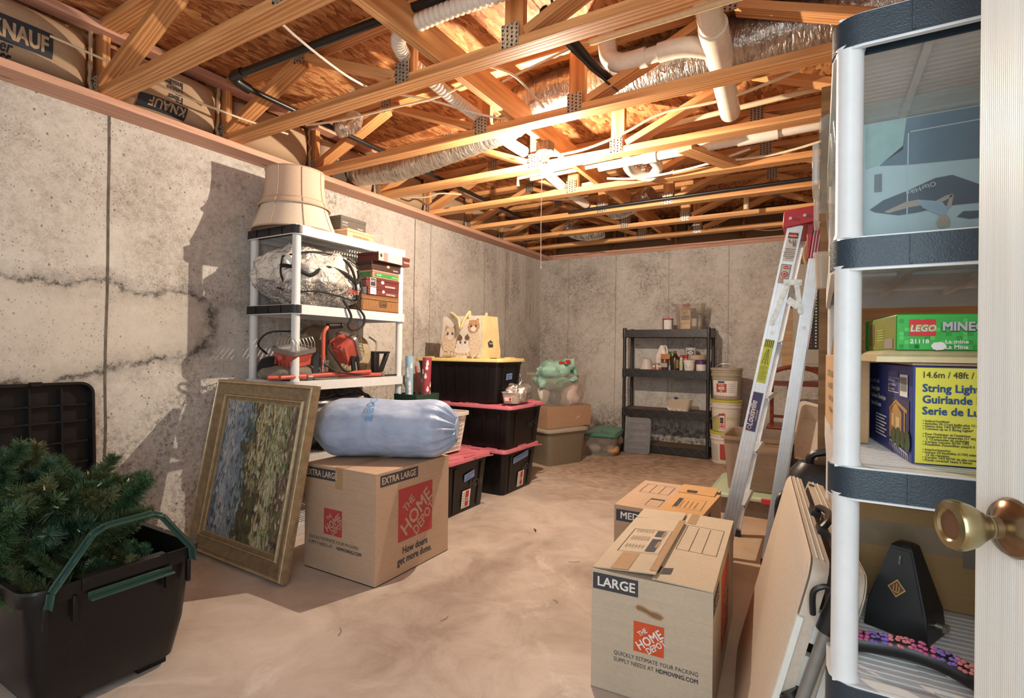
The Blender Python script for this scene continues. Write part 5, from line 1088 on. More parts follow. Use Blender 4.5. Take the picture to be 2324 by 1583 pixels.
f_ = Face(t, (-.055, -.031, .0), (1, 0, 0), (0, 0, 1)); f_.rect(.002, .07, .108, .205, plain('straw_label', (.60, .44, .24))); f_.text('Tung Oil', .014, .178, .022, INK, bold=.03, sx=.85); f_.text('Finish', .026, .158, .022, INK, bold=.03, sx=.85); f_.rect(.014, .098, .098, .145, plain('maroon_picture', (.16, .06, .07)), lift=.002); f_.polys([ell(.04 + .014 * k, .118, .012, .008) for k in range(4)], plain('tan_picture', (.50, .36, .25)), lift=.003)
for k, (dx, dy, c, h) in enumerate(((.05, -.02, (.07, .06, .06), .21), (.09, .05, (.45, .40, .36), .16), (.02, .06, (.25, .20, .18), .18))):
    t = jar('supply_bottle', ['dark supply bottle with a white label in the clear bin', 'short pale bottle at the right of the clear bin', 'brown bottle at the back of the clear bin'][k], 'bottle', -1.245 + dx, 6.06 + dy, ZA + .006, [(.036, 0), (.036, h * .75), (.016, h * .88), (.016, h)], plain('supply_%d' % k, c, .35), [('cap', [(.018, h), (.018, h + .018), (.012, h + .02)], BLACK)], 'bottles in the clear bin on the rack')
    wraplabel(t, .0366, .03, h * .55, -140, -40, PAPERW)
t = jar('cup', 'upturned white lamp cup at the left end of the second tier', 'cup', -1.715, 6.02, ZB_, [(.078, 0), (.076, .006), (.050, .10), (.042, .118), (.015, .126), (.001, .128)], plain('white_cone', (.66, .60, .57), .4))
t = thing('jug', 'white handled jug on the second tier of the black rack', 'jug', T(-1.555, 6.08, ZB_), 'bottles and tubs on the second tier'); obj('body', M().loft([rr(.13, .10, .02, 0), rr(.132, .10, .02, .15), rr(.132, .10, .02, .165), rr(.07, .06, .02, .245), rr(.05, .05, .02, .262), rr(.05, .05, .02, .275)]), WP, t); obj('handle', M().tube(catmull([(.02, -.0, .27), (.05, -.01, .255), (.065, -.02, .20), (.060, -.02, .15)], 6), .011, 8), WP, t)
for k, (x_, c) in enumerate(((-1.612, (.50, .16, .08)), (-1.575, (.62, .50, .46)), (-1.545, (.45, .05, .06)))):
    t = jar('spice_jar', ['tiny jar with orange label in front of the white jug', 'tiny jar with pale label in front of the white jug', 'tiny jar with red label in front of the white jug'][k], 'jar', x_, 5.955 + .01 * k, ZB_, [(.017, 0), (.017, .055), (.013, .06)], plain('mini_jar_%d' % k, c, .4), [('cap', [(.0145, .06), (.0145, .075), (.010, .076)], STEEL)]); wraplabel(t, .0175, .025, .048, -140, -40, PAPERW)
t = thing('glass_jar', 'jar in an orange printed box on the second tier', 'jar', T(-1.495, 5.985, ZB_), 'bottles and tubs on the second tier'); OG = plain('orange_carton', (.50, .20, .06), .6); DKJ = plain('dark_jar', (.10, .06, .045), .25)
obj('carton_back', M().b2((-.052, .0, 0), (.052, .045, .178)), OG, t, bevel=.002); obj('jar_body', M().lathe([(.036, .004), (.042, .02), (.042, .09), (.036, .112), (.034, .12)], 20), DKJ, t, T(0, -.005, 0)); obj('jar_top', M().b2((-.055, -.045, .12), (.055, .0, .126)), OG, t); f_ = Face(t, (-.04, -.0485, 0), (1, 0, 0), (0, 0, 1)); f_.rect(.0, .03, .075, .075, plain('grey_jar_label', (.40, .35, .31))); obj('picture', M().b2((-.05, -.0015, .128), (.0, .0, .172)), plain('dried_fruit_print', (.42, .17, .07)), t)
t = jar('spray_can', 'green capped can at the back of the second tier', 'can', -1.437, 6.10, ZB_, [(.038, 0), (.038, .125)], plain('pale_can', (.55, .50, .42), .4), [('cap', [(.039, .125), (.039, .20), (.036, .204)], plain('green_cap', (.02, .26, .09), .35))])
t = jar('brown_bottle', 'tall dark brown bottle with a red cap on the second tier', 'bottle', -1.385, 5.985, ZB_, [(.040, 0), (.041, .01), (.041, .13), (.030, .155), (.015, .178), (.014, .19)], plain('amber_bottle', (.045, .025, .015), .25), [('cap', [(.0165, .188), (.0165, .21), (.012, .212)], RED_INK)]); wraplabel(t, .0416, .02, .115, -60, 40, plain('ochre_label', (.42, .30, .10)))
t = jar('blue_vial', 'tiny light blue vial beside the brown bottle', 'bottle', -1.435, 5.94, ZB_, [(.011, 0), (.011, .035), (.007, .05)], plain('light_blue', (.25, .45, .62), .3))
t = jar('squeeze_bottle', 'slim pale green squeeze bottle on the second tier', 'bottle', -1.315, 5.965, ZB_, [(.020, 0), (.020, .10), (.010, .125), (.006, .15)], plain('pale_green_bottle', (.45, .48, .34), .3), [('cap', [(.013, .118), (.013, .135), (.007, .14)], WP)])
for k, x_ in enumerate((-1.325, -1.285)):
    jar('craft_bottle', ['left of two red capped craft bottles on the second tier', 'right of two red capped craft bottles on the second tier'][k], 'bottle', x_, 6.06, ZB_, [(.020, 0), (.020, .13)], plain('craft_bottle', (.50, .42, .36), .4), [('cap', [(.021, .13), (.021, .165), (.018, .167)], RED_INK)])
t = jar('tub', 'white tub with printed label at the right of the second tier', 'tub', -1.228, 5.965, ZB_, [(.050, 0), (.060, .095), (.064, .097), (.064, .112), (.060, .114)], WP); wraplabel(t, .0575, .02, .075, -125, -55, PAPERW); f_ = Face(t, (-.035, -.0605, .0), (1, 0, 0), (0, .1, 1)); f_.lines([((.005, .03 + .011 * k), (.06, .03 + .011 * k)) for k in range(4)], .003, NAVY)
t = jar('tub', 'white tub with a purple lid beside the right post of the rack', 'tub', -1.105, 5.975, ZB_, [(.050, 0), (.052, .07)], WP, [('lid', [(.056, .07), (.056, .108), (.052, .11)], plain('purple_lid', (.08, .025, .16), .4))])
t = jar('primer_can', 'white primer can with a blue label at the back of the second tier', 'can', -1.245, 6.13, ZB_, [(.056, 0), (.056, .235), (.059, .238), (.059, .25), (.052, .252)], plain('white_can', (.66, .62, .58), .35)); f_ = Face(t, (-.03, -.0575, .165), (1, 0, 0), (0, 0, 1)); f_.rect(0, 0, .07, .055, NAVY); f_.poly(ell(.035, .028, .03, .02), PAPERW, lift=.0016); f_.text('123', .012, .018, .028, NAVY, bold=.04, lift=.0024)
obj('tape_roll', M().lathe([(.085, 0), (.092, .01), (.092, .045), (.080, .055)], 26), plain('beige_roll', (.58, .42, .30), .7), None, T(-1.165, 6.08, ZB_ + .116), label='beige rounded container resting behind the white tubs', cat='container')
obj('tin_box', M().box((0, 0, .057), (.12, .12, .114)), plain('beige_tin', (.50, .38, .28), .6), None, T(-1.165, 6.10, ZB_), bevel=.004, label='beige tin under the rounded container behind the tubs', cat='tin')
t = thing('pod_bin', 'clear bin of round white cups on the third tier', 'bin', T(-1.335, 6.0, ZC_)); obj('bin_shell', open_bin(M(), .26, .19, .125, .04), CLEARW, t)
q = random.Random(2)
for k in range(7):
    obj('plastic_cup', M().lathe([(.001, -.022), (.017, -.022), (.024, .018), (.026, .022), (.020, .023), (.001, .018)], 16), WP, None, T(-1.425 + .052 * (k % 4), 5.943 + .002 * (k % 2), ZC_ + .032 + .052 * (k // 4), rx=90), label=['bottom left', 'second from left at the bottom', 'third from left at the bottom', 'bottom right', 'upper left', 'upper middle', 'upper right'][k] + ' white round cup in the clear pod bin', cat='cup', group='white cups in the pod bin')
obj('ribbon_spool', lump(14, 8, .022, .02, .012, 4, .3, 2.2), plain('purple_ribbon', (.06, .03, .20)), None, T(-1.37, 5.985, ZC_ + .137), label='small purple ribbon bundle on the pod bin', cat='ribbon')

# ---- stacked buckets
def bucket(label, x, y, z, body, lid, lidn):
    t = thing('bucket', label, 'bucket', T(x, y, z), 'stacked five gallon buckets'); r0, r1, h = .128, .148, .315
    pf = [(r0, 0), (r0 + .002, .006), (r1 - .006, h - .09), (r1 - .004, h - .075), (r1 + .004, h - .073), (r1 + .004, h - .064), (r1 - .002, h - .062), (r1 - .001, h - .035), (r1 + .005, h - .033), (r1 + .005, h - .024), (r1, h - .022), (r1, h)]
    obj('bucket_body', M().lathe(pf, 34), body, t)
    obj('bucket_lid', M().lathe([(r1 + .004, h - .016), (r1 + .008, h - .012), (r1 + .008, h + .006), (r1 + .003, h + .010), (r1 - .012, h + .010), (r1 - .018, h + .002), (.001, h + .002)], 34), lid, t, label=lidn)
    return t
BKG = plain('grey_bucket', (.40, .34, .26), .42, 0, .05, 12); BKW = plain('white_bucket', (.72, .66, .58), .4, 0, .05, 10); LIME = plain('lime_lid', (.50, .47, .04), .4)
BX, BY = -.835, 5.87
b1 = bucket('white bucket with lime lid at the bottom of the bucket stack', BX, BY, 0, BKW, LIME, 'lime green lid'); b2_ = bucket('white bucket with lime lid and red warning label in the middle of the bucket stack', BX + .003, BY, .327, BKW, LIME, 'lime green lid'); b3 = bucket('grey paint bucket with a red 400 label on top of the bucket stack', BX + .005, BY, .654, BKG, BKG, None)
def blabel(t, z0, z1, a0, a1, mat, r0=.128, r1=.142, h=.225, off=.0015, name='label'):
    m = M().grid(lambda u, v: V(((r0 + (r1 - r0) * (z0 + (z1 - z0) * v) / h + off) * cos(R(a0 + (a1 - a0) * u)), (r0 + (r1 - r0) * (z0 + (z1 - z0) * v) / h + off) * sin(R(a0 + (a1 - a0) * u)), z0 + (z1 - z0) * v)), 12, 2); return obj(name, m, mat, t)
def btext(t, s, size, z, a, mat, bold=.02, r0=.128, r1=.142, h=.225, off=.004, sx=1.0):
    me = text_mesh(s, size, 'CENTER', bold, sx=sx)
    for v in me.vertices:
        zz = z + v.co.y; r = r0 + (r1 - r0) * zz / h + off + v.co.z; an = R(a) + v.co.x / r; v.co = V((r * cos(an), r * sin(an), zz))
    return obj('lettering', me, mat, t)
blabel(b3, .04, .195, -150, -35, PAPERW); blabel(b3, .075, .165, -126, -82, plain('bucket_red_label', (.42, .06, .05)), off=.0025); btext(b3, '400', .045, .103, -104, PAPERW, .03); btext(b3, 'ProMar', .020, .145, -104, PAPERW, .03); btext(b3, 'Flat', .020, .083, -104, PAPERW, .03); blabel(b3, .172, .19, -118, -90, NAVY, off=.0025)
for k in range(5): blabel(b3, .08 + .02 * k, .084 + .02 * k, -75, -45, plain('grey_text', (.35, .32, .3)), off=.0025)
blabel(b2_, .03, .185, -112, -85, RED_INK); blabel(b2_, .035, .165, -109, -88, PAPERW, off=.0025); blabel(b2_, .045, .06, -107, -90, RED_INK, off=.0032); blabel(b2_, .066, .076, -107, -90, RED_INK, off=.0032); blabel(b2_, .085, .145, -106, -92, plain('icon_black', (.04, .03, .03)), off=.0032); blabel(b2_, .10, .13, -102, -96, RED_INK, off=.004)
blabel(b2_, .0, .14, -150, -114, plain('lime_label', (.46, .46, .10))); blabel(b2_, .12, .15, -80, -30, plain('lime_label2', (.60, .58, .30)))
for k in range(10): blabel(b1, .03 + .017 * k, .037 + .017 * k, -150, -112, plain('grey_text', (0, 0, 0)))
blabel(b1, .04, .20, -104, -70, plain('bucket_red_label', (0, 0, 0)))
for t, zt in ((b3, .30), (b2_, .16)):
    obj('bail_handle', M().tube(catmull([(-.152, -.01, .245), (-.13, -.04, .30), (-.06, -.06, .36), (.04, -.06, .365), (.12, -.04, .31), (.152, -.01, .25)] if t is b3 else [(-.155, -.03, .10), (-.14, -.09, .12), (-.05, -.150, .17), (.0, -.156, .20)], 6), .0032, 6), STEEL, t)

# ================================================================== RIGHT SIDE
# ---- aluminium step ladder
LY0, LW = 3.10, .44
ld = thing('step_ladder', 'aluminium step ladder with a red top standing half closed behind the cardboard boxes', 'ladder', T(0, LY0, 0))
FB, FT = V((-.452, 0, 0)), V((-.112, 0, 1.80)); RB, RT = V((-.232, 0, 0)), V((.0, 0, 1.81))
def channel(p0, p1, wd, dep, flip):
    m = M(); d = (p1 - p0).normalized(); x = V((d.z, 0, -d.x)); s_ = -1 if flip else 1
    m.bar(p0 + V((0, s_ * .002, 0)), p1 + V((0, s_ * .002, 0)), .003, wd, x)
    for k in (-1, 1): m.bar(p0 + x * k * (wd / 2 - .0015) + V((0, s_ * dep / 2, 0)), p1 + x * k * (wd / 2 - .0015) + V((0, s_ * dep / 2, 0)), dep, .003, x)
    for k in (-.5, -.17, .17, .5): m.bar(p0 + x * k * wd * .7 + V((0, -s_ * .0004, 0)), p1 + x * k * wd * .7 + V((0, -s_ * .0004, 0)), .002, .002, x)
    return m
obj('side_rail', channel(FB, FT, .072, .028, False), ALU, ld); obj('side_rail', channel(FB + V((0, LW, 0)), FT + V((0, LW, 0)), .072, .028, True), ALU, ld)
obj('rear_rail', channel(RB, RT, .055, .026, False), ALU, ld); obj('rear_rail', channel(RB + V((0, LW, 0)), RT + V((0, LW, 0)), .055, .026, True), ALU, ld)
for k in range(5):
    p = FB.lerp(FT, (.30 + .30 * k) / 1.80); obj('step', M().b2((p.x - .035, .006, p.z - .006), (p.x + .055, LW - .006, p.z + .0)).b2((p.x - .037, .006, p.z - .03), (p.x - .033, LW - .006, p.z)).b2((p.x + .052, .006, p.z - .022), (p.x + .056, LW - .006, p.z)), ALU, ld)
    for e in (.006, LW - .03): pass
for k in range(4):
    p = RB.lerp(RT, (.35 + .40 * k) / 1.80); obj('rear_brace', M().b2((p.x - .004, .006, p.z - .02), (p.x + .004, LW - .006, p.z + .02)), ALU, ld)
cap = M(); cpoly = [(-.172, 1.785), (-.168, 1.865), (-.155, 1.880), (.012, 1.892), (.024, 1.880), (.024, 1.812)]
cap.loft([[V((x, -.018, z)) for x, z in cpoly], [V((x, LW + .018, z)) for x, z in cpoly]]); obj('top_cap', cap, REDP, ld, bevel=.005, label='red moulded top cap')
obj('cap_bracket', M().b2((-.06, .0, 1.62), (.05, .012, 1.80)).b2((-.05, .01, 1.60), (.045, LW - .01, 1.62)), REDP, ld, bevel=.003)
rv = M()
for x, z in ((-.135, 1.834), (-.070, 1.842), (.0, 1.850)): rv.cyl((x, -.019, z), (x, -.023, z), .008, n=14)
for p in (FB.lerp(FT, .69), FB.lerp(FT, .78), RB.lerp(RT, .70)): rv.cyl((p.x, -.001, p.z), (p.x, -.006, p.z), .009, n=14)
obj('rivet', rv, STEEL, ld)
spA, spB, spJ = V((-.218, -.006, 1.29)), V((-.085, -.006, 1.345)), V((-.125, -.006, 1.505))
sp = M().bar(spA, spJ + V((-.02, 0, -.005)), .024, .004, (0, 1, 0)).bar(spJ + V((.02, -.003, .0)), spB, .024, .004, (0, 1, 0)).bar(spJ + V((-.04, -.004, 0)), spJ + V((.045, -.004, -.005)), .030, .004, (0, 1, 0)).bar(spJ + V((-.02, -.002, -.09)), spJ + V((.03, -.002, -.13)), .034, .004, (0, 1, 0))
for p in (spA, spB, spJ + V((-.03, 0, 0)), spJ + V((.03, 0, 0))): sp.cyl(p + V((0, -.004, 0)), p + V((0, -.010, 0)), .010, n=14)
obj('spreader', sp, STEEL, ld)
rd = (FT - FB).normalized(); rx_ = V((rd.z, 0, -rd.x)); rl = (FT - FB).length
lf = Face(ld, FB + V((0, 0, 0)), rx_, rd, .0016)
def lz(z): return z / 1.80 * rl
SILV = plain('silver_label', (.55, .54, .50), .5); YLAB = plain('yellow_green_label', (.58, .66, .07), .6); LNAVY = plain('ladder_navy', (.045, .05, .16), .5); LRED = plain('ladder_red', (.45, .03, .03), .5)
lf.rect(-.026, lz(1.615), .026, lz(1.765), SILV, 'label'); lf.rect(-.022, lz(1.733), .022, lz(1.760), INK, 'label_print', .0024); lf.poly(ell(0, lz(1.7465), .020, .010), LRED, 'label_print', .0030); lf.text('DANGER', 0, lz(1.742), .0095, PAPERW, align='CENTER', bold=.03, lift=.0036)
lf.lines([((.012, lz(1.690)), (.004, lz(1.728))), ((.020, lz(1.690)), (.014, lz(1.728))), ((.006, lz(1.70)), (.020, lz(1.70))), ((.005, lz(1.71)), (.018, lz(1.71))), ((-.018, lz(1.724)), (-.006, lz(1.708))), ((-.006, lz(1.708)), (.004, lz(1.714))), ((-.012, lz(1.73)), (-.008, lz(1.712)))], .0028, INK, 'label_print', .0024)
for k, s in enumerate(('FAILURE TO READ', 'AND FOLLOW', 'INSTRUCTIONS ON', 'THIS LADDER MAY', 'RESULT IN INJURIES', 'OR DEATH')): lf.text(s, 0, lz(1.676 - .0095 * k), .0062, INK, align='CENTER', bold=.02, lift=.0024)
lf.rect(-.026, lz(1.50), .024, lz(1.60), SILV, 'label'); lf.ring(-.024, lz(1.502), .022, lz(1.598), .002, INK, 'label_print', .0024); lf.poly(ell(0, lz(1.583), .017, .008), LRED, 'label_print', .0024); lf.text('DANGER', 0, lz(1.5795), .008, PAPERW, align='CENTER', bold=.03, lift=.0032); lf.poly(ell(-.002, lz(1.548), .016, .016), LRED, 'label_print', .0024); lf.poly(ell(-.002, lz(1.548), .0115, .0115), SILV, 'label_print', .003); lf.poly([(-.011, lz(1.548)), (-.002, lz(1.557)), (.007, lz(1.548)), (-.002, lz(1.539))], LRED, 'label_print', .0036)
lf.lines([((-.018, lz(1.528 - .006 * k)), (.017, lz(1.528 - .006 * k))) for k in range(4)], .0022, LRED, 'label_print', .0024)
lf.rect(-.024, lz(.975), .022, lz(1.205), YLAB, 'label'); lf.lines([((-.018 + .009 * k, lz(1.165)), (-.018 + .009 * k, lz(1.205))) for k in range(5)], .0035, INK, 'label_print', .0024)
lf.lines([((-.016, lz(1.075)), (-.004, lz(1.155))), ((.0, lz(1.072)), (.002, lz(1.155))), ((.012, lz(1.075)), (.004, lz(1.155)))] + [((-.013 + .002 * k, lz(1.085 + .014 * k)), (.001, lz(1.083 + .014 * k))) for k in range(5)], .0022, INK, 'label_print', .0024); lf.lines([((-.019, lz(1.06 - .0085 * k)), (.018 - .004 * (k % 3), lz(1.06 - .0085 * k))) for k in range(9)], .0018, INK, 'label_print', .0024)
lf.rect(-.026, lz(.712), .026, lz(.925), PAPERW, 'label'); lf.rect(-.0245, lz(.714), .0245, lz(.923), LRED, 'label_print', .0022); lf.rect(-.0225, lz(.716), .0225, lz(.921), LNAVY, 'label_print', .0028)
lf.text('Louisville', .004, lz(.742), .046, PAPERW, rot=90, bold=.02, lift=.0036, sx=.80, shear=.2); lf.text('L A D D E R', .018, lz(.775), .011, PAPERW, rot=90, bold=.03, lift=.0036); lf.poly(ell(-.008, lz(.733), .010, .010), PAPERW, 'label_print', .0034); lf.poly(ell(-.008, lz(.733), .007, .007), LNAVY, 'label_print', .004)
obj('rail_foot', M().box((FB.x + .008, .012, .02), (.075, .034, .04)).box((FB.x + .008, LW - .012, .02), (.075, .034, .04)).box((RB.x + .004, .012, .02), (.06, .03, .04)).box((RB.x + .004, LW - .012, .02), (.06, .03, .04)), BLACK, ld)

# ---- bins behind the ladder
t = thing('underbed_bin', 'low clear underbed bin with a mint green lid on the floor behind the ladder', 'storage bin', T(-.28, 4.32, 0))
obj('bin_shell', M().loft([rr(.70, .66, .05, 0), rr(.76, .72, .06, .12), rr(.74, .70, .06, .12), rr(.68, .64, .05, .004)]), TANT, t); obj('bin_lid', M().loft([rr(.78, .74, .07, .12), rr(.80, .76, .07, .125), rr(.80, .76, .07, .140), rr(.74, .70, .06, .150), rr(.70, .66, .05, .146)]), MINT, t, label='mint green translucent lid'); obj('bin_latch', M().b2((-.05, -.392, .115), (.05, -.374, .152)), plain('red_latch', (.50, .03, .04), .4), t, bevel=.004, label='red latch')
t = thing('storage_tote', 'tan translucent open tote on the mint green lid behind the ladder', 'storage tote', T(-.38, 4.33, .151))
obj('tote_shell', M().loft([rr(.38, .44, .05, 0), rr(.44, .52, .06, .36), rr(.475, .555, .06, .362), rr(.475, .555, .06, .385), rr(.43, .51, .055, .383), rr(.37, .43, .045, .005)]), TANT, t)
t = thing('slotted_basket', 'white slotted basket stacked inside the tan tote', 'basket', T(-.30, 4.32, .158))
m = M(); A0, A1, bz = rr(.20, .34, .03, 0, 3), rr(.26, .40, .04, .27, 3), None
for zz in (0, .03, .10, .16, .20, .26): m.tube((lambda L: L + L[:1])(interp(A0, A1, zz / .27)), .006, 4)
for k in range(16):
    for e in (3, 7, 11, 15):
        i, j = e % 16, (e + 1) % 16; f = (k + .5) / 16; m.bar(A0[i].lerp(A0[j], f), A1[i].lerp(A1[j], f), .004, .006)
m.loft([interp(A0, A1, .12), interp(A0, A1, .36)], False, False); m.loft([interp(A0, A1, .8), interp(A0, A1, 1)], False, False)
obj('basket_lattice', m, WB, t)
obj('folded_lid', M().b2((-.20, 0, 0), (.20, .012, .38)), plain('dark_blue_lid', (.06, .07, .11), .5), None, T(-.36, 4.635, .152, rx=-6), bevel=.004, label='dark blue flat lid standing at the back behind the tan tote', cat='lid')
t = thing('plastic_tray', 'white plastic tub tipped on its side against the far right corner', 'tub', T(-.02, 4.95, .42, rx=62, ry=14, rz=8))
obj('tub_shell', M().loft([rr(.28, .36, .04, 0), rr(.36, .46, .05, .16), rr(.40, .50, .05, .162), rr(.40, .50, .05, .172), rr(.35, .45, .045, .17), rr(.27, .35, .035, .006)]), plain('white_tub', (.74, .66, .58), .4), t)
obj('support_box', M().b2((-.20, -.2, 0), (.20, .15, .30)), CARD, None, T(.02, 4.98, 0), bevel=.003, label='plain carton under the tipped white tub', cat='box')
t = thing('laptop_bag', 'black leather laptop bag standing behind the folded table', 'bag', T(.10, 2.50, 0, rz=4, s=1.30))
LEA = plain('black_leather', (.012, .012, .014), .38, 0, .2, 40, .4)
obj('bag_body', M().loft([rr(.30, .12, .04, .03), rr(.33, .15, .05, .06), rr(.34, .16, .05, .40), rr(.31, .13, .05, .50), rr(.26, .08, .035, .53)]), LEA, t); obj('front_pocket', M().loft([[V((p.x, -.075 - p.z, p.y + .27)) for p in rr(.27 - q * 2, .34 - q * 2, .05, q)] for q in (0, .012, .022)]), LEA, t); obj('bag_flap', M().loft([[V((p.x, -.095 - p.z, p.y + .36)) for p in rr(.29 - q * 2, .20 - q * 2, .05, q)] for q in (0, .010)]), LEA, t)
obj('bag_handle', M().tube(catmull([(-.10, -.02, .52), (-.09, -.03, .56), (0, -.03, .575), (.09, -.03, .56), (.10, -.02, .52)], 5), .012, 8), LEA, t); obj('strap', M().tube(catmull([(-.15, -.03, .44), (-.185, -.06, .42), (-.19, -.07, .34), (-.17, -.05, .25)], 5), .008, 6), LEA, t); obj('strap_buckle', M().cyl((-.165, -.075, .42), (-.165, -.075, .37), .007, n=8), STEEL, t); obj('zipper', M().tube([(-.12, -.100, .33), (.12, -.100, .33)], .004, 5), STEEL, t)
# mahogany chair behind the ladder
t = thing('wooden_chair', 'mahogany wooden chair with an arched top rail in front of the electric panel', 'chair', T(-.195, 5.80, 0))
for s_ in (-1, 1): obj('back_post', M().tube(catmull([(s_ * .20, .0, 0), (s_ * .205, .02, .42), (s_ * .21, .05, .80), (s_ * .215, .09, .96)], 6), .018, 8), MAHOG, t)
obj('top_rail', M().tube(catmull([(-.225, .09, .94), (-.12, .09, .985), (0, .09, 1.005), (.12, .09, .985), (.225, .09, .94)], 6), .022, 8), MAHOG, t); obj('mid_rail', M().b2((-.21, .04, .815), (.21, .062, .865)), MAHOG, t, bevel=.005); obj('low_rail', M().b2((-.205, .015, .50), (.205, .03, .53)), MAHOG, t, bevel=.004)
obj('seat', M().b2((-.225, -.38, .42), (.225, .02, .46)), MAHOG, t, bevel=.008)
for s_ in (-1, 1): obj('front_leg', M().tube([(s_ * .195, -.35, .42), (s_ * .20, -.36, 0)], [.020, .014], 8), MAHOG, t)
# electric panel
PG = plain('panel_grey', (.44, .40, .34), .5); 
t = thing('breaker_box', 'grey electric breaker panel on the back wall with green tags', 'electric panel', T(0, YB - .0175, 0))
obj('backer_board', M().b2((-.34, 0, .98), (.30, .012, 2.30)), wood('plywood_backer', (.40, .24, .12), (.58, .38, .21), knots=False), t, T(0, .001, 0), smooth=False)
obj('cabinet', M().b2((-.24, -.09, 1.0), (.14, 0, 2.06)), PG, t, bevel=.006); obj('cover', M().b2((-.225, -.098, 1.03), (.125, -.09, 2.03)), PG, t, bevel=.004); obj('breaker_bay', M().b2((-.13, -.100, 1.18), (.03, -.097, 1.80)), BLACK, t)
for k in range(18):
    z = 1.20 + .032 * k
    for sx2, xx in ((0, -.125), (1, -.045)):
        bkr = obj('breaker', M().b2((xx, -.106, z), (xx + .07, -.099, z + .026)), BLACK, t, smooth=False); obj('breaker_switch', M().b2((xx + (.045 if sx2 == 0 else .008), -.114, z + .006), (xx + (.060 if sx2 == 0 else .022), -.105, z + .020)), REDP if k < 6 and sx2 == 0 else (plain('green_tag', (.36, .62, .05)) if k in (9, 13, 14) else PAPERW), bkr, smooth=False)
t.rotation_euler = (0, 0, 0)
obj('outlet_box', M().b2((-.03, -.04, 0), (.03, 0, .10)).b2((-.025, -.044, .01), (.025, -.04, .09)), PAPERW, None, T(-.29, YB - .0155, 1.62), bevel=.003, label='small white outlet box on the backer board left of the panel', cat='outlet')
for k in range(6):
    x = -.16 + .05 * k; tube_obj('electric_cable', [(x - .02, 6.2, 2.05), (x - .05 + .01 * k, 6.18, 2.18), (x - .02 + .02 * k, 6.1, 2.34), (x + .06 * (k - 2), 6.02, 2.47)], .007, CABLE if k % 2 else CABLEW, ['leftmost', 'second', 'third', 'fourth', 'fifth', 'rightmost'][k] + ' cable of the bundle dropping into the electric panel', 'cable', 6, 'cables dropping into the panel')

# ---- folded plastic table leaning against the right shelf
TBL = plain('table_granite_white', (.60, .50, .40), .55, 0, .06, 70, .25); TBW = plain('table_white_plastic', (.70, .70, .66), .4, 0, .03, 40)
b0, tn, tf = V((-.180, 1.28, .004)), V((-.012, 1.28, .690)), V((-.092, 2.17, .690))
ux = V((tf.x - tn.x, tf.y - tn.y, 0)).normalized(); uz = (tn - b0); uz = (uz - ux * uz.dot(ux)).normalized()
mt = frame(b0, -ux, uz, 0)      # local x: towards camera (negative), y: up the table, z: face normal (left)
TL, TH = .92, (tn - b0).length
t = thing('folding_table', 'white plastic folding table folded in half and leaning on the right shelf', 'table', frame(b0, ux, uz, 0))
n_ = V(ux).cross(uz); sgn = 1 if n_.x > 0 else -1     # +1 : local z points right (into the shelf)
def tz(a): return a * sgn
def slab(zc, z1, inset=0): return M().loft([[V((p.x + TL / 2, p.y + TH / 2, tz(zz))) for p in rr(TL - i_, TH - i_, .05, 0, 6)] for zz, i_ in ((zc, .02), (zc + .006, 0), (z1 - .006, 0), (z1, .02))])
o = obj('table_half', slab(0, .012), TBL, t)
def skirt(z0, z1):
    m = M(); L = rr(TL, TH, .05, 0, 6); pth = [(p.x + TL / 2, p.y + TH / 2) for p in L]; strip(m, pth, z0, z1, -.020); 
    if sgn < 0: m.v = [(a, b, -c) for a, b, c in m.v]
    return m
obj('table_half', skirt(.010, .042), TBL, t); obj('table_half', skirt(.068, .108), TBL, t); obj('table_half', slab(.106, .116), TBL, t)
for zz in (.018, .030, .080, .094): 
    m = M(); m.tube([(x, TH + .0008, tz(zz)) for x in (.04, TL - .04)], .0016, 5); obj('edge_line', m, TBW, t)
# moulded ribs of the underside, seen at the near end
rbm = M()
for k in range(6):
    y = .07 + .10 * k; rbm.loft([[V((.003 + p.z, p.y + y, tz(p.x + .047))) for p in rr(.07, .070, .018, zz)] for zz in (0, .012, .022)])
rbm.b2((-.012, .03, tz(.006)), (.004, TH - .12, tz(.018))).b2((-.012, .03, tz(.080)), (.004, TH - .06, tz(.093)))
obj('moulded_rib', rbm, TBW, t)
LEGM = plain('grey_table_leg', (.26, .25, .23), .38, .3)
obj('folded_leg', M().cyl((-.030, .03, tz(.040)), (-.034, TH - .02, tz(.062)), .0125, n=14), LEGM, t); obj('leg_bracket', M().cyl((-.026, TH - .12, tz(.060)), (-.030, TH - .03, tz(.066)), .021, n=16).cyl((-.031, TH - .03, tz(.066)), (-.032, TH + .0, tz(.067)), .016, n=14).tube(catmull([(-.02, TH - .10, tz(.03)), (-.03, TH - .05, tz(.018)), (-.03, TH - .03, tz(.04)), (-.028, TH - .05, tz(.066))], 5), .006, 8), BLACK, t)
obj('folded_leg', M().cyl((-.004, .42, tz(.03)), (-.02, .36, tz(.10)), .022, n=12).cyl((-.004, .40, tz(.02)), (-.006, .35, tz(.085)), .012, n=10), BLACK, t)
obj('table_handle', M().tube(catmull([(.42, TH, tz(.046)), (.42, TH + .022, tz(.052)), (.36, TH + .030, tz(.066)), (.29, TH + .024, tz(.060)), (.27, TH + .004, tz(.048))], 6), .009, 8).box((.43, TH + .006, tz(.046)), (.07, .016, .024)).box((.26, TH + .004, tz(.048)), (.06, .016, .024)), BLACK, t, label='black carry handle')
obj('table_logo', M().b2((.80, TH - .0, tz(.062)), (.83, TH + .0012, tz(.080))), INK, t)

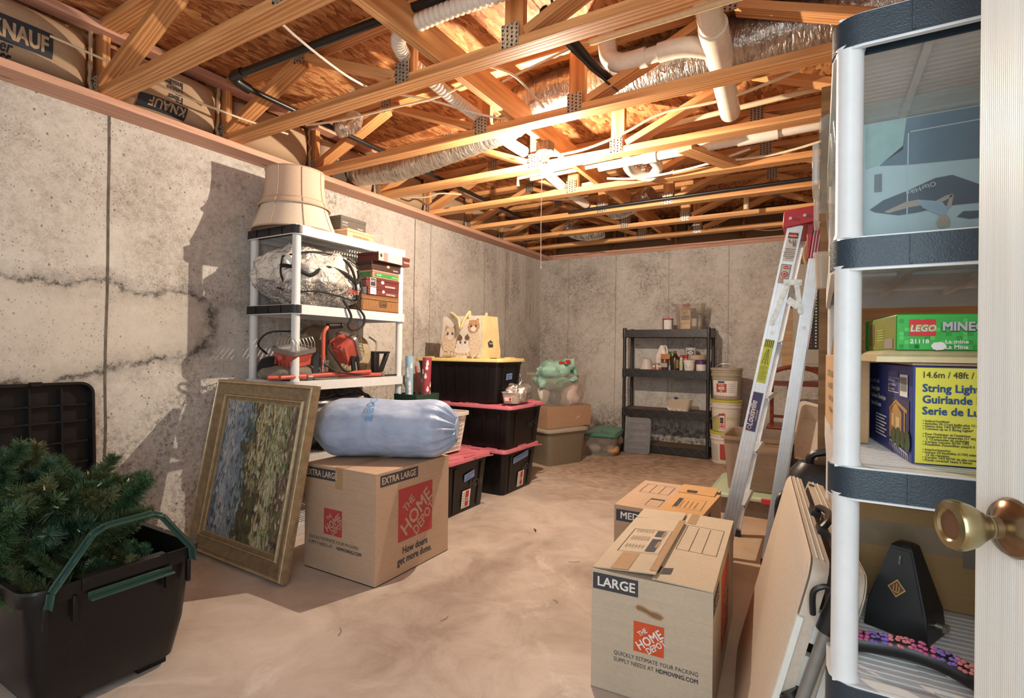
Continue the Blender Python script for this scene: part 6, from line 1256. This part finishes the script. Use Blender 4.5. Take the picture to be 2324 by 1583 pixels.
# ---- right resin shelving unit
RX0, RX1, RY0, RY1 = .018, .478, 1.112, 2.03
RZ = [1.737, 1.340, .932, .546, .14]
RS = shelf_unit('resin_shelf', 'white resin shelving unit with blue black end caps in the right foreground', RX0, RY0, RX1, RY1, RZ, (0, 1, 2, 3, 4), BLUECAP, .0215, .060, .022, 0, .0265)
obj('cardboard_box', M().box((.24, 1.72, 1.84), (.30, .40, .204)), CARDL, None, None, bevel=.003, label='pale carton on the topmost deck of the right shelf', cat='box')
# clear tote with boxed air mattress
t = thing('clear_tote', 'large clear tote holding an air mattress box on the upper deck of the right shelf', 'storage tote', T(.233, 1.575, 1.3415))
obj('tote_shell', M().loft([rr(.40, .70, .04, 0), rr(.44, .735, .045, .235), rr(.475, .765, .045, .237), rr(.475, .765, .045, .262), rr(.43, .725, .04, .26), rr(.39, .69, .035, .005)]), clear('crystal_plastic', (.80, .84, .84), .045), t)
obj('tote_latch', M().b2((-.250, -.25, .16), (-.236, -.12, .25)).b2((-.250, .12, .16), (-.236, .25, .25)), CLEARW, t, bevel=.004)
t = thing('mattress_box', 'boxed air mattress with an upside down photo print inside the clear tote', 'box', T(.233, 1.575, 1.348)); PB = plain('pale_blue_carton', (.62, .70, .74), .5, 0, .05, 8)
obj('box_body', M().box((0, 0, .12), (.335, .66, .236)), PB, t, bevel=.003)
af = Face(t, (.078 - .233, -.3302, 0), (1, 0, 0), (0, 0, 1), .0008); oz = -.004
def P2(L): return [(min(.30, max(-.012, a)), min(.236, b)) for a, b in L]
af.poly(P2([(-.003, .235), (.062, .235), (.057, .176), (.02, .153), (-.002, .148)]), plain('pale_green_print', (.42, .56, .54), .5), 'photo_print')
af.poly(P2([(.062, .235), (.31, .235), (.31, .13), (.165, .141), (.064, .146), (.02, .151), (.057, .184)]), plain('slate_blue_print', (.10, .16, .24), .5), 'photo_print')
MB = plain('navy_mattress_print', (.030, .050, .10), .5)
af.poly(P2([(.005, .067), (.027, .083), (.064, .096), (.106, .114), (.131, .116), (.20, .075), (.30, .062), (.167, .060), (.122, .060), (.081, .053), (.051, .051), (.014, .061)]), MB, 'photo_print', .0012)
SKIN = plain('skin_print', (.60, .40, .30), .6); SHIRT = plain('shirt_print', (.42, .50, .62), .6)
af.polys([[(.028, .060), (.062, .075), (.082, .077), (.088, .066), (.068, .064), (.036, .057)], [(.100, .050), (.103, .069), (.122, .079), (.132, .081), (.131, .076), (.110, .064)], [(.116, .045), (.124, .062), (.128, .079), (.133, .079), (.130, .058)]], SKIN, 'figure_print', .0018)
af.poly([(.078, .077), (.103, .072), (.118, .066), (.125, .052), (.122, .040), (.110, .046), (.088, .060)], SHIRT, 'figure_print', .0024); af.poly(ell(.1185, .034, .0085, .010), SKIN, 'figure_print', .003); af.poly([(.108, .034), (.110, .022), (.119, .019), (.128, .023), (.1285, .034), (.124, .028), (.113, .028)], plain('blond_print', (.50, .42, .30), .6), 'figure_print', .0034)
af.poly([(.138, .038), (.147, .047), (.20, .044), (.20, .033), (.156, .032)], MB, 'photo_print', .0012); af.text('OlarHike', .106, .108, .0125, PAPERW, rot=197, lift=.003); af.text('Camping Air\nPillow Included', .205, .058, .006, INK, rot=180, lift=.003)
af.lines([((.013 + .0018 * k, .100), (.013 + .0018 * k, .135)) for k in range(7)], .001, INK, 'barcode_lines', .0016); af.lines([((.065, .206), (.064, .006)), ((.068, .208), (.30, .214))], .002, PB, 'packing_wrap', .0016)
t = thing('clear_tumbler', 'stacked clear cups overhanging the far left corner of the upper deck', 'cup', T(.004, 1.955, 1.3415))
obj('cup_shell', M().lathe([(.017, 0), (.020, .10), (.024, .105), (.024, .115), (.019, .113), (.015, .004)], 18), CLEARW, t)
# string light box, cream frame, brick toy box on the third deck
t = thing('string_light_box', 'yellow and blue string light carton on the third deck of the right shelf', 'box', T(.148, 1.198, .9335, rz=7.4)); BW_, BD_, BH_ = .30, .43, .178
YEL = plain('carton_yellow', (.74, .70, .075), .5, 0, .03); BLU = plain('carton_blue', (.035, .05, .22), .45, 0, .1); DBL = plain('text_blue', (.01, .06, .22), .5)
obj('box_body', M().b2((0, 0, 0), (BW_, BD_, BH_)), BLU, t, bevel=.002); obj('box_flap', M().b2((.0, .002, 0), (BW_ - .01, BD_ * .8, .004)), CARD, t, T(0, 0, BH_ + .001, rx=.6), smooth=False)
sf = Face(t, (0, 0, 0), (1, 0, 0), (0, 0, 1)); sf.rect(.004, .002, BW_, BH_ - .003, YEL)
sf.text('14.6m / 48ft / 48pi', .013, .157, .0160, INK, bold=.01, lift=.0018, sx=.86)
for k, s in enumerate(('String Lights', 'Guirlande Électrique', 'Serie de Luces')): sf.text(s, .014, .132 - .0205 * k, .0195, DBL, bold=.03, lift=.0018, sx=.93)
for k, s in enumerate(('• Indoor/outdoor', '• Includes 24 (11w) bulbs plus 12 spare', '• Heavy-duty 14/3 SJTW cord', '• Connect up to 5 String Lights*', '', '• Pour l\'intérieur et l\'extérieur', '• Comprend 24 ampoules (11 W)', '   + 12 ampoules de rechange', '• Cordon robuste SJTW 14/3', '• Possibilité d\'assembler jusqu\'à 5', '', '• Interior/exterior', '• Incluye 24 bombillas (11W) además', '   12 de repuesto', '• Cordón 14/3 SJTW de alta resistencia', '• Puede conectar hasta 5 Series')):
    if s: sf.text(s, .015, .0775 - .0047 * k, .0056, INK, bold=.025, lift=.0018, sx=1.0)
bf = Face(t, (0, BD_, 0), (0, -1, 0), (0, 0, 1)); o0 = BD_ - .36
def bx(v): return o0 + v
bf.polys([[(bx(.20), .135), (bx(.27), .135), (bx(.27), .165), (bx(.20), .165)]], plain('blue_panel_print', (.05, .07, .28)), 'photo_print'); bf.rect(bx(.285), .118, bx(.335), .160, PAPERW, 'barcode', .0014); bf.lines([((bx(.29 + .004 * k), .128), (bx(.29 + .004 * k), .155)) for k in range(11)], .0018, INK, 'barcode_lines', .002)
bf.ring(bx(.20), .122, bx(.275), .152, .0016, PAPERW); 
for k, s in enumerate(('COMMERCIAL GRADE', 'QUALITE COMMERCIALE', 'GRADO COMERCIAL')): bf.text(s, bx(.205), .144 - .009 * k, .0065, PAPERW, lift=.002, sx=.75)
bf.text('14.6 m, 48ft, 48pi', bx(.03), .135, .012, PAPERW, lift=.002, sx=1.2)
for k, s in enumerate(('String Lights', 'Guirlande Électrique', 'Serie de Luces')): bf.text(s, bx(.06), .118 - .017 * k, .0145, PAPERW, bold=.01, lift=.002, sx=1.05)
bf.lines([((bx(.10), .066 - .007 * k), (bx(.19 - .015 * (k % 2)), .066 - .007 * k)) for k in range(7)], .003, PAPERW, 'small_print', .0014)
bf.rect(bx(.215), .03, bx(.345), .112, plain('dusk_sky_print', (.05, .05, .12)), 'photo_print', .0012); HS = plain('warm_house_print', (.50, .28, .10), .6)
bf.polys([[(bx(.215), .085), (bx(.215), .03), (bx(.30), .03), (bx(.30), .085), (bx(.26), .104)], [(bx(.21), .088), (bx(.26), .109), (bx(.335), .094), (bx(.335), .087), (bx(.26), .101), (bx(.215), .082)], [(bx(.315), .09), (bx(.322), .09), (bx(.322), .03), (bx(.315), .03)]], HS, 'photo_print', .0018); bf.polys([[(bx(.23), .055), (bx(.25), .055), (bx(.25), .080), (bx(.23), .080)], [(bx(.265), .03), (bx(.29), .03), (bx(.29), .075), (bx(.265), .075)]], plain('lit_window_print', (.70, .52, .25)), 'photo_print', .0024); bf.polys([fuzzy(bx(.25 + .03 * k), .036, .018, .016 + .004 * (k % 2), k) for k in range(4)], plain('shrub_print', (.05, .08, .03)), 'photo_print', .003); bf.lines([((bx(.22), .024), (bx(.34), .012))] + [((bx(.22 + .012 * k), .024 - .0012 * k), (bx(.22 + .012 * k), .012 - .001 * k)) for k in range(11)], .002, PAPERW, 'photo_print', .002)
t = thing('cream_frame', 'cream moulded picture frame lying flat on the string light carton', 'picture frame', T(.092, 1.185, 1.118, rz=5))
obj('frame_moulding', moulding(M(), .36, .38, [(0, 0), (0, .010), (.006, .014), (.010, .014), (.014, .018), (.024, .022), (.034, .020), (.046, .012), (.046, 0)]), plain('cream_gilt', (.66, .54, .30), .4), t)
t = thing('toy_box', 'bright green building brick set box on the cream frame', 'box', T(.124, 1.205, 1.1405, rz=7)); GR = plain('toy_green', (.035, .42, .055), .4); TW, TD, TH_ = .30, .26, .066
obj('box_body', M().b2((0, 0, 0), (TW, TD, TH_)), GR, t, bevel=.002); sf = Face(t, (0, 0, 0), (1, 0, 0), (0, 0, 1)); q = random.Random(9)
for nm, cc_ in (('light_green_pixel', (.08, .55, .10)), ('deep_green_pixel', (.02, .30, .04))):
    sf.polys([[(a, b), (a + .007, b), (a + .007, b + .007), (a, b + .007)] for a, b in [(.004 + .0078 * q.randrange(36), .003 + .0078 * q.randrange(7)) for _ in range(46)]], plain(nm, cc_, .45), 'pixel_print', .0008 if nm[0] == 'l' else .0011)['kind'] = 'stuff'
sf.rect(.019, .0255, .059, .056, plain('toy_red', (.62, .02, .025), .4), 'logo_print', .0014); sf.text('LEGO', .039, .0345, .0160, plain('toy_yellow', (.80, .62, .03)), align='CENTER', bold=.10, lift=.0019, shear=.2, sx=.95); sf.text('LEGO', .039, .0345, .0160, INK, align='CENTER', bold=.06, lift=.0023, shear=.2, sx=.95); sf.text('LEGO', .039, .0345, .0160, PAPERW, align='CENTER', bold=.015, lift=.0027, shear=.2, sx=.95)
sf.text('MINECRAFT', .0685, .0345, .0215, INK, bold=.06, lift=.0016, sx=.95); sf.text('MINECRAFT', .0678, .0358, .0215, plain('stone_grey', (.50, .50, .50), .5), bold=.045, lift=.0022, sx=.95)
sf.text('21118', .020, .0125, .0105, PAPERW, bold=.03, lift=.0018, sx=1.1); sf.text('La mine', .072, .0125, .0098, PAPERW, bold=.03, lift=.0018, sx=1.1); sf.text('La Mina', .072, .0030, .0098, PAPERW, bold=.03, lift=.0018, sx=1.1); sf.poly(fuzzy(.063, .0075, .011, .0075, 3), PAPERW, 'torn_patch', .0024)
sd = Face(t, (0, TD, 0), (0, -1, 0), (0, 0, 1)); sd.rect(.04, .001, TD, TH_ * .96, plain('olive_side', (.24, .26, .03), .5)); sd.lines([((.12, .02 + .005 * k), (.17, .02 + .005 * k)) for k in range(5)], .002, plain('lime_text', (.50, .55, .10)), 'small_print', .0016); sd.polys([[(.18, .003), (.24, .003), (.24, .022), (.18, .022)]], plain('grey_icons', (.35, .30, .28)), 'small_print', .0016); sd.rect(.05, .01, .09, .055, plain('brown_cave', (.18, .11, .05)), 'photo_print', .0014)
# handwritten carton at the left edge of the third deck
hb = thing('cardboard_box', 'narrow worn carton with handwriting, at the left edge of the third deck', 'box', T(.046, 1.40, .934, rz=3.2)); HCARD = cardboard('worn_carton', (.55, .36, .20))
obj('carton_body', M().b2((0, 0, 0), (.052, .50, .196)), HCARD, hb, bevel=.003); obj('carton_flap', M().b2((0, 0, 0), (.003, .46, .115)), cardboard('dark_flap', (.20, .13, .065)), hb, T(.012, .02, .196, ry=6), smooth=False)
hf = Face(hb, (0, .50, 0), (0, -1, 0), (0, 0, 1))
for k, s in enumerate(('EXTRA  BOXES', 'test  BOX', 'color  lantern', 'made in china')): hf.text(s, .10 + .02 * k, .135 - .032 * k, .026, INK, sx=1.3, shear=.1)
hf.rect(.36, .06, .40, .19, TAPE, 'packing_tape')
# metronome
t = thing('metronome', 'black pyramid metronome with a gold tuning fork plate on the fourth deck', 'metronome', T(.163, 1.40, .5475, rz=-26)); MBK = plain('metronome_black', (.010, .012, .014), .36)
def msec(w1, w2, z): return [V((-w1, -w2, z)), V((w1, -w2, z)), V((w1, w2, z)), V((-w1, w2, z))]
obj('case', M().loft([msec(.058, .050, 0), msec(.053, .045, .055), msec(.0525, .0445, .056), msec(.020, .020, .178)]), MBK, t, bevel=.0015); obj('front_cover', M().loft([[V((-.048, -.0475, .057)), V((.048, -.0475, .057)), V((.048, -.0455, .057)), V((-.048, -.0455, .057))], [V((-.0175, -.0235, .172)), V((.0175, -.0235, .172)), V((.0175, -.0215, .172)), V((-.0175, -.0215, .172))]]), MBK, t); obj('top_cap', M().loft([msec(.020, .020, .178), msec(.012, .012, .184)]), MBK, t); obj('winding_key', M().cyl((.055, .0, .030), (.070, 0, .030), .006, n=10).box((.072, 0, .030), (.006, .022, .012)), STEEL, t)
mf = Face(t, (0, -.0475, .057), (1, 0, 0), (0, .205, 1), .0014); GOLDP = plain('gold_plate', (.62, .45, .16), .3, .7); mf.poly([(0, .020), (.0165, .0385), (0, .057), (-.0165, .0385)], GOLDP, 'badge'); mf.poly([(0, .0235), (.0135, .0385), (0, .0535), (-.0135, .0385)], plain('maroon_enamel', (.14, .045, .03), .3), 'badge', .002); mf.lines([((-.005, .032), (-.005, .044)), ((.005, .032), (.005, .044)), ((-.005, .032), (0, .030)), ((.005, .032), (0, .030)), ((0, .030), (0, .0485))], .0016, GOLDP, 'badge_print', .0028); mf.rect(-.004, .087, .004, .105, INK, 'badge', .0014); mf.text('WITTNER', .0025, .088, .0040, STEEL, rot=90, lift=.002)
# carton behind, floral strap
t = thing('cardboard_box', 'large taped carton filling the back of the fourth deck behind the metronome', 'box', T(.255, 1.755, .5475)); obj('carton_body', M().box((0, 0, .112), (.40, .42, .224)), cardboard('fourth_deck_carton', (.36, .235, .105)), t, bevel=.004)
obj('packing_tape', M().b2((-.2005, -.2108, .125), (.2005, -.2098, .185)), plain('dull_tape', (.25, .19, .115), .3), t, smooth=False); obj('packing_tape', M().b2((.03, -.2112, .105), (.10, -.2102, .195)), plain('dark_tape', (.17, .14, .10), .3), t, smooth=False)
obj('carton_flap', M().b2((-.085, -.21, 0), (0, .21, .004)), CARDO, t, T(-.190, .04, .222, ry=-72), smooth=False); obj('carton_flap', M().b2((-.19, -.30, 0), (.06, -.21, .004)), CARDO, t, T(0, 0, .222, rx=-5), smooth=False)  # flaps more orange than the carton: the bulb's warm light put into their colour
st_ = catmull([(.060, 1.235, .570), (.10, 1.238, .574), (.15, 1.240, .576), (.20, 1.230, .573), (.24, 1.205, .568), (.26, 1.175, .567)], 6)
t = thing('beaded_strap', 'black curved strap decorated with pink and purple flower gems on the fourth deck', 'strap', T(0, 0, 0)); obj('strap_body', M().tube(st_, .0195, 14), BLACK, t)
q = random.Random(21)
for cname, cc_, ks in (('pink_gem', (.55, .12, .28), 0), ('purple_gem', (.22, .14, .48), 1), ('rose_gem', (.60, .20, .22), 2)):
    g = M()
    for i, p in enumerate(st_[1:-1]):
        if (i // 4) % 3 == ks:
            for j in range(3):
                a = R(95 + 26 * j + q.uniform(-6, 6)); c = p + V((q.uniform(-.003, .003), cos(a) * .0195, sin(a) * .0195)); g.lathe([(.001, -.0028), (.0045, -.001), (.0045, .001), (.001, .003)], 8, c)
    obj(cname, g, plain(cname, cc_, .3), t, kind='stuff')
# plywood sheet behind the shelf
obj('plywood_sheet', M().b2((0, 0, 0), (.60, .012, 2.35)), wood('standing_plywood', (.20, .115, .05), (.36, .22, .10), knots=False), None, T(-.002, 2.78, .0), smooth=False, label='brown plywood sheet standing behind the right shelf', cat='plywood')

# ---- door with brass knob
n = N('painted_door'); c = n.coord()
DOORM = n.done(n.bsdf(n.ramp(n.noise(n.scl(c, 60, 60, 1.2), 1.0, 3), [(.3, (.62, .62, .59)), (.7, (.74, .74, .70))]), .45, 0, n.bump(n.n('TexWave', {'bands_direction': 'X'}, Vector=c, Scale=105.0, Distortion=1.0, Detail=2.0, Detail_Scale=3.0).outputs[1], .20, .004), .4))
dd = V((.39, -.92, 0)).normalized(); dr = obj('door_1', M().b2((0, 0, .012), (.76, .035, 2.03)), DOORM, None, frame((0.1715, .868, 0), dd, (0, 0, 1), 0) @ MX(((1, 0, 0, 0), (0, 0, 1, 0), (0, 1, 0, 0), (0, 0, 0, 1))), bevel=.002, kind='structure')
mw = dr.matrix_basis.copy(); nrm = V((-.92, -.39, 0))
m4 = MX((dd, -nrm, V((0, 0, 1)))).transposed().to_4x4(); m4.translation = V((0.1715, .868, 0)); dr.matrix_basis = m4   # x along door, y into door thickness, z up
pn = M()
for x0, x1 in ((.115, .355), (.405, .645)):
    for z0, z1 in ((.22, .86), (1.00, 1.42), (1.52, 1.90)):
        strip(pn, [(x0, z0), (x1, z0), (x1, z1), (x0, z1)], -.004, .003, -.012)
pn.v = [(a, -c_ - .0, b) for a, b, c_ in pn.v]; obj('panel_moulding', pn, DOORM, dr)
BRASS = plain('antique_brass', (.22, .14, .075), .22, .9, .2, 30); BRASSP = plain('polished_brass', (.36, .29, .15), .26, .85, .15, 40)
kn = obj('door_knob', M().lathe([(.034, 0), (.034, .003), (.030, .009), (.020, .014), (.013, .018), (.0115, .026)], 32), BRASS, dr, MX.Translation((.060, 0, .934)) @ MX.Rotation(pi / 2, 4, 'X'))
obj('knob_grip', M().lathe([(.0115, .024), (.014, .027), (.014, .030), (.018, .036), (.0245, .046), (.0285, .058), (.0290, .064), (.0265, .068), (.0185, .0695), (.016, .067), (.001, .0665)], 32), BRASSP, kn); obj('knob_disc', M().lathe([(.001, .0664), (.0158, .0668), (.0158, .0672), (.001, .0674)], 24), plain('brown_disc', (.16, .075, .04), .4, .3), kn)

# ---- litter on the slab
q = random.Random(77)
for k, (x, y) in enumerate(((-1.52, 2.92), (-1.15, 2.6), (-1.35, 1.75), (-1.0, 2.15), (-.98, 3.3), (-1.62, 1.45))):
    ln = [.045, .06, .05, .035, .05, .06][k]; a = [1.9, .3, 1.2, 2.4, .8, 2.0][k]
    tube_obj('floor_scrap', [(x, y, .003), (x + ln * .5 * cos(a), y + ln * .5 * sin(a), .004), (x + ln * cos(a + .3), y + ln * sin(a + .3), .003)], (.0012 if k else .004), INK if k == 0 else plain('straw_scrap', (.20, .13, .08)), ['black plastic strip lying on the floor near the red lid totes', 'thin curled wisp on the floor beyond the medium box', 'thin dark wisp in front of the extra large box', 'short wisp in the middle of the floor', 'wisp on the floor left of the medium box', 'thin wisp on the floor near the painting'][k], 'litter', 5, 'scraps on the concrete floor')
import numpy as np,sys
f=1194.14;cx,cy=1162,791.5
yaw,pitch,roll=0.528343,0.00296,0.012837
HC=1.13
def R(yaw,pitch,roll):
    cyw,sy=np.cos(yaw),np.sin(yaw)
    fw=np.array([-sy,cyw,0]); rt=np.array([cyw,sy,0]); up=np.array([0,0,1.])
    f2=fw*np.cos(pitch)+up*np.sin(pitch); u2=up*np.cos(pitch)-fw*np.sin(pitch)
    r3=rt*np.cos(roll)+u2*np.sin(roll); u3=u2*np.cos(roll)-rt*np.sin(roll)
    return np.array([r3,-u3,f2])
M=R(yaw,pitch,roll)
def ray(x,y): 
    return M.T@np.array([(x-cx)/f,(y-cy)/f,1.])
def pl(x,y,X=None,Y=None,Z=None):
    d=ray(x,y)
    if X is not None:t=X/d[0]
    elif Y is not None:t=Y/d[1]
    else:t=(Z-HC)/d[2]
    return np.round(np.array([0,0,HC])+d*t,3)
def P(X,Y,Z):
    v=M@np.array([X,Y,Z-HC]);return np.round([cx+f*v[0]/v[2],cy+f*v[1]/v[2],v[2]],1)
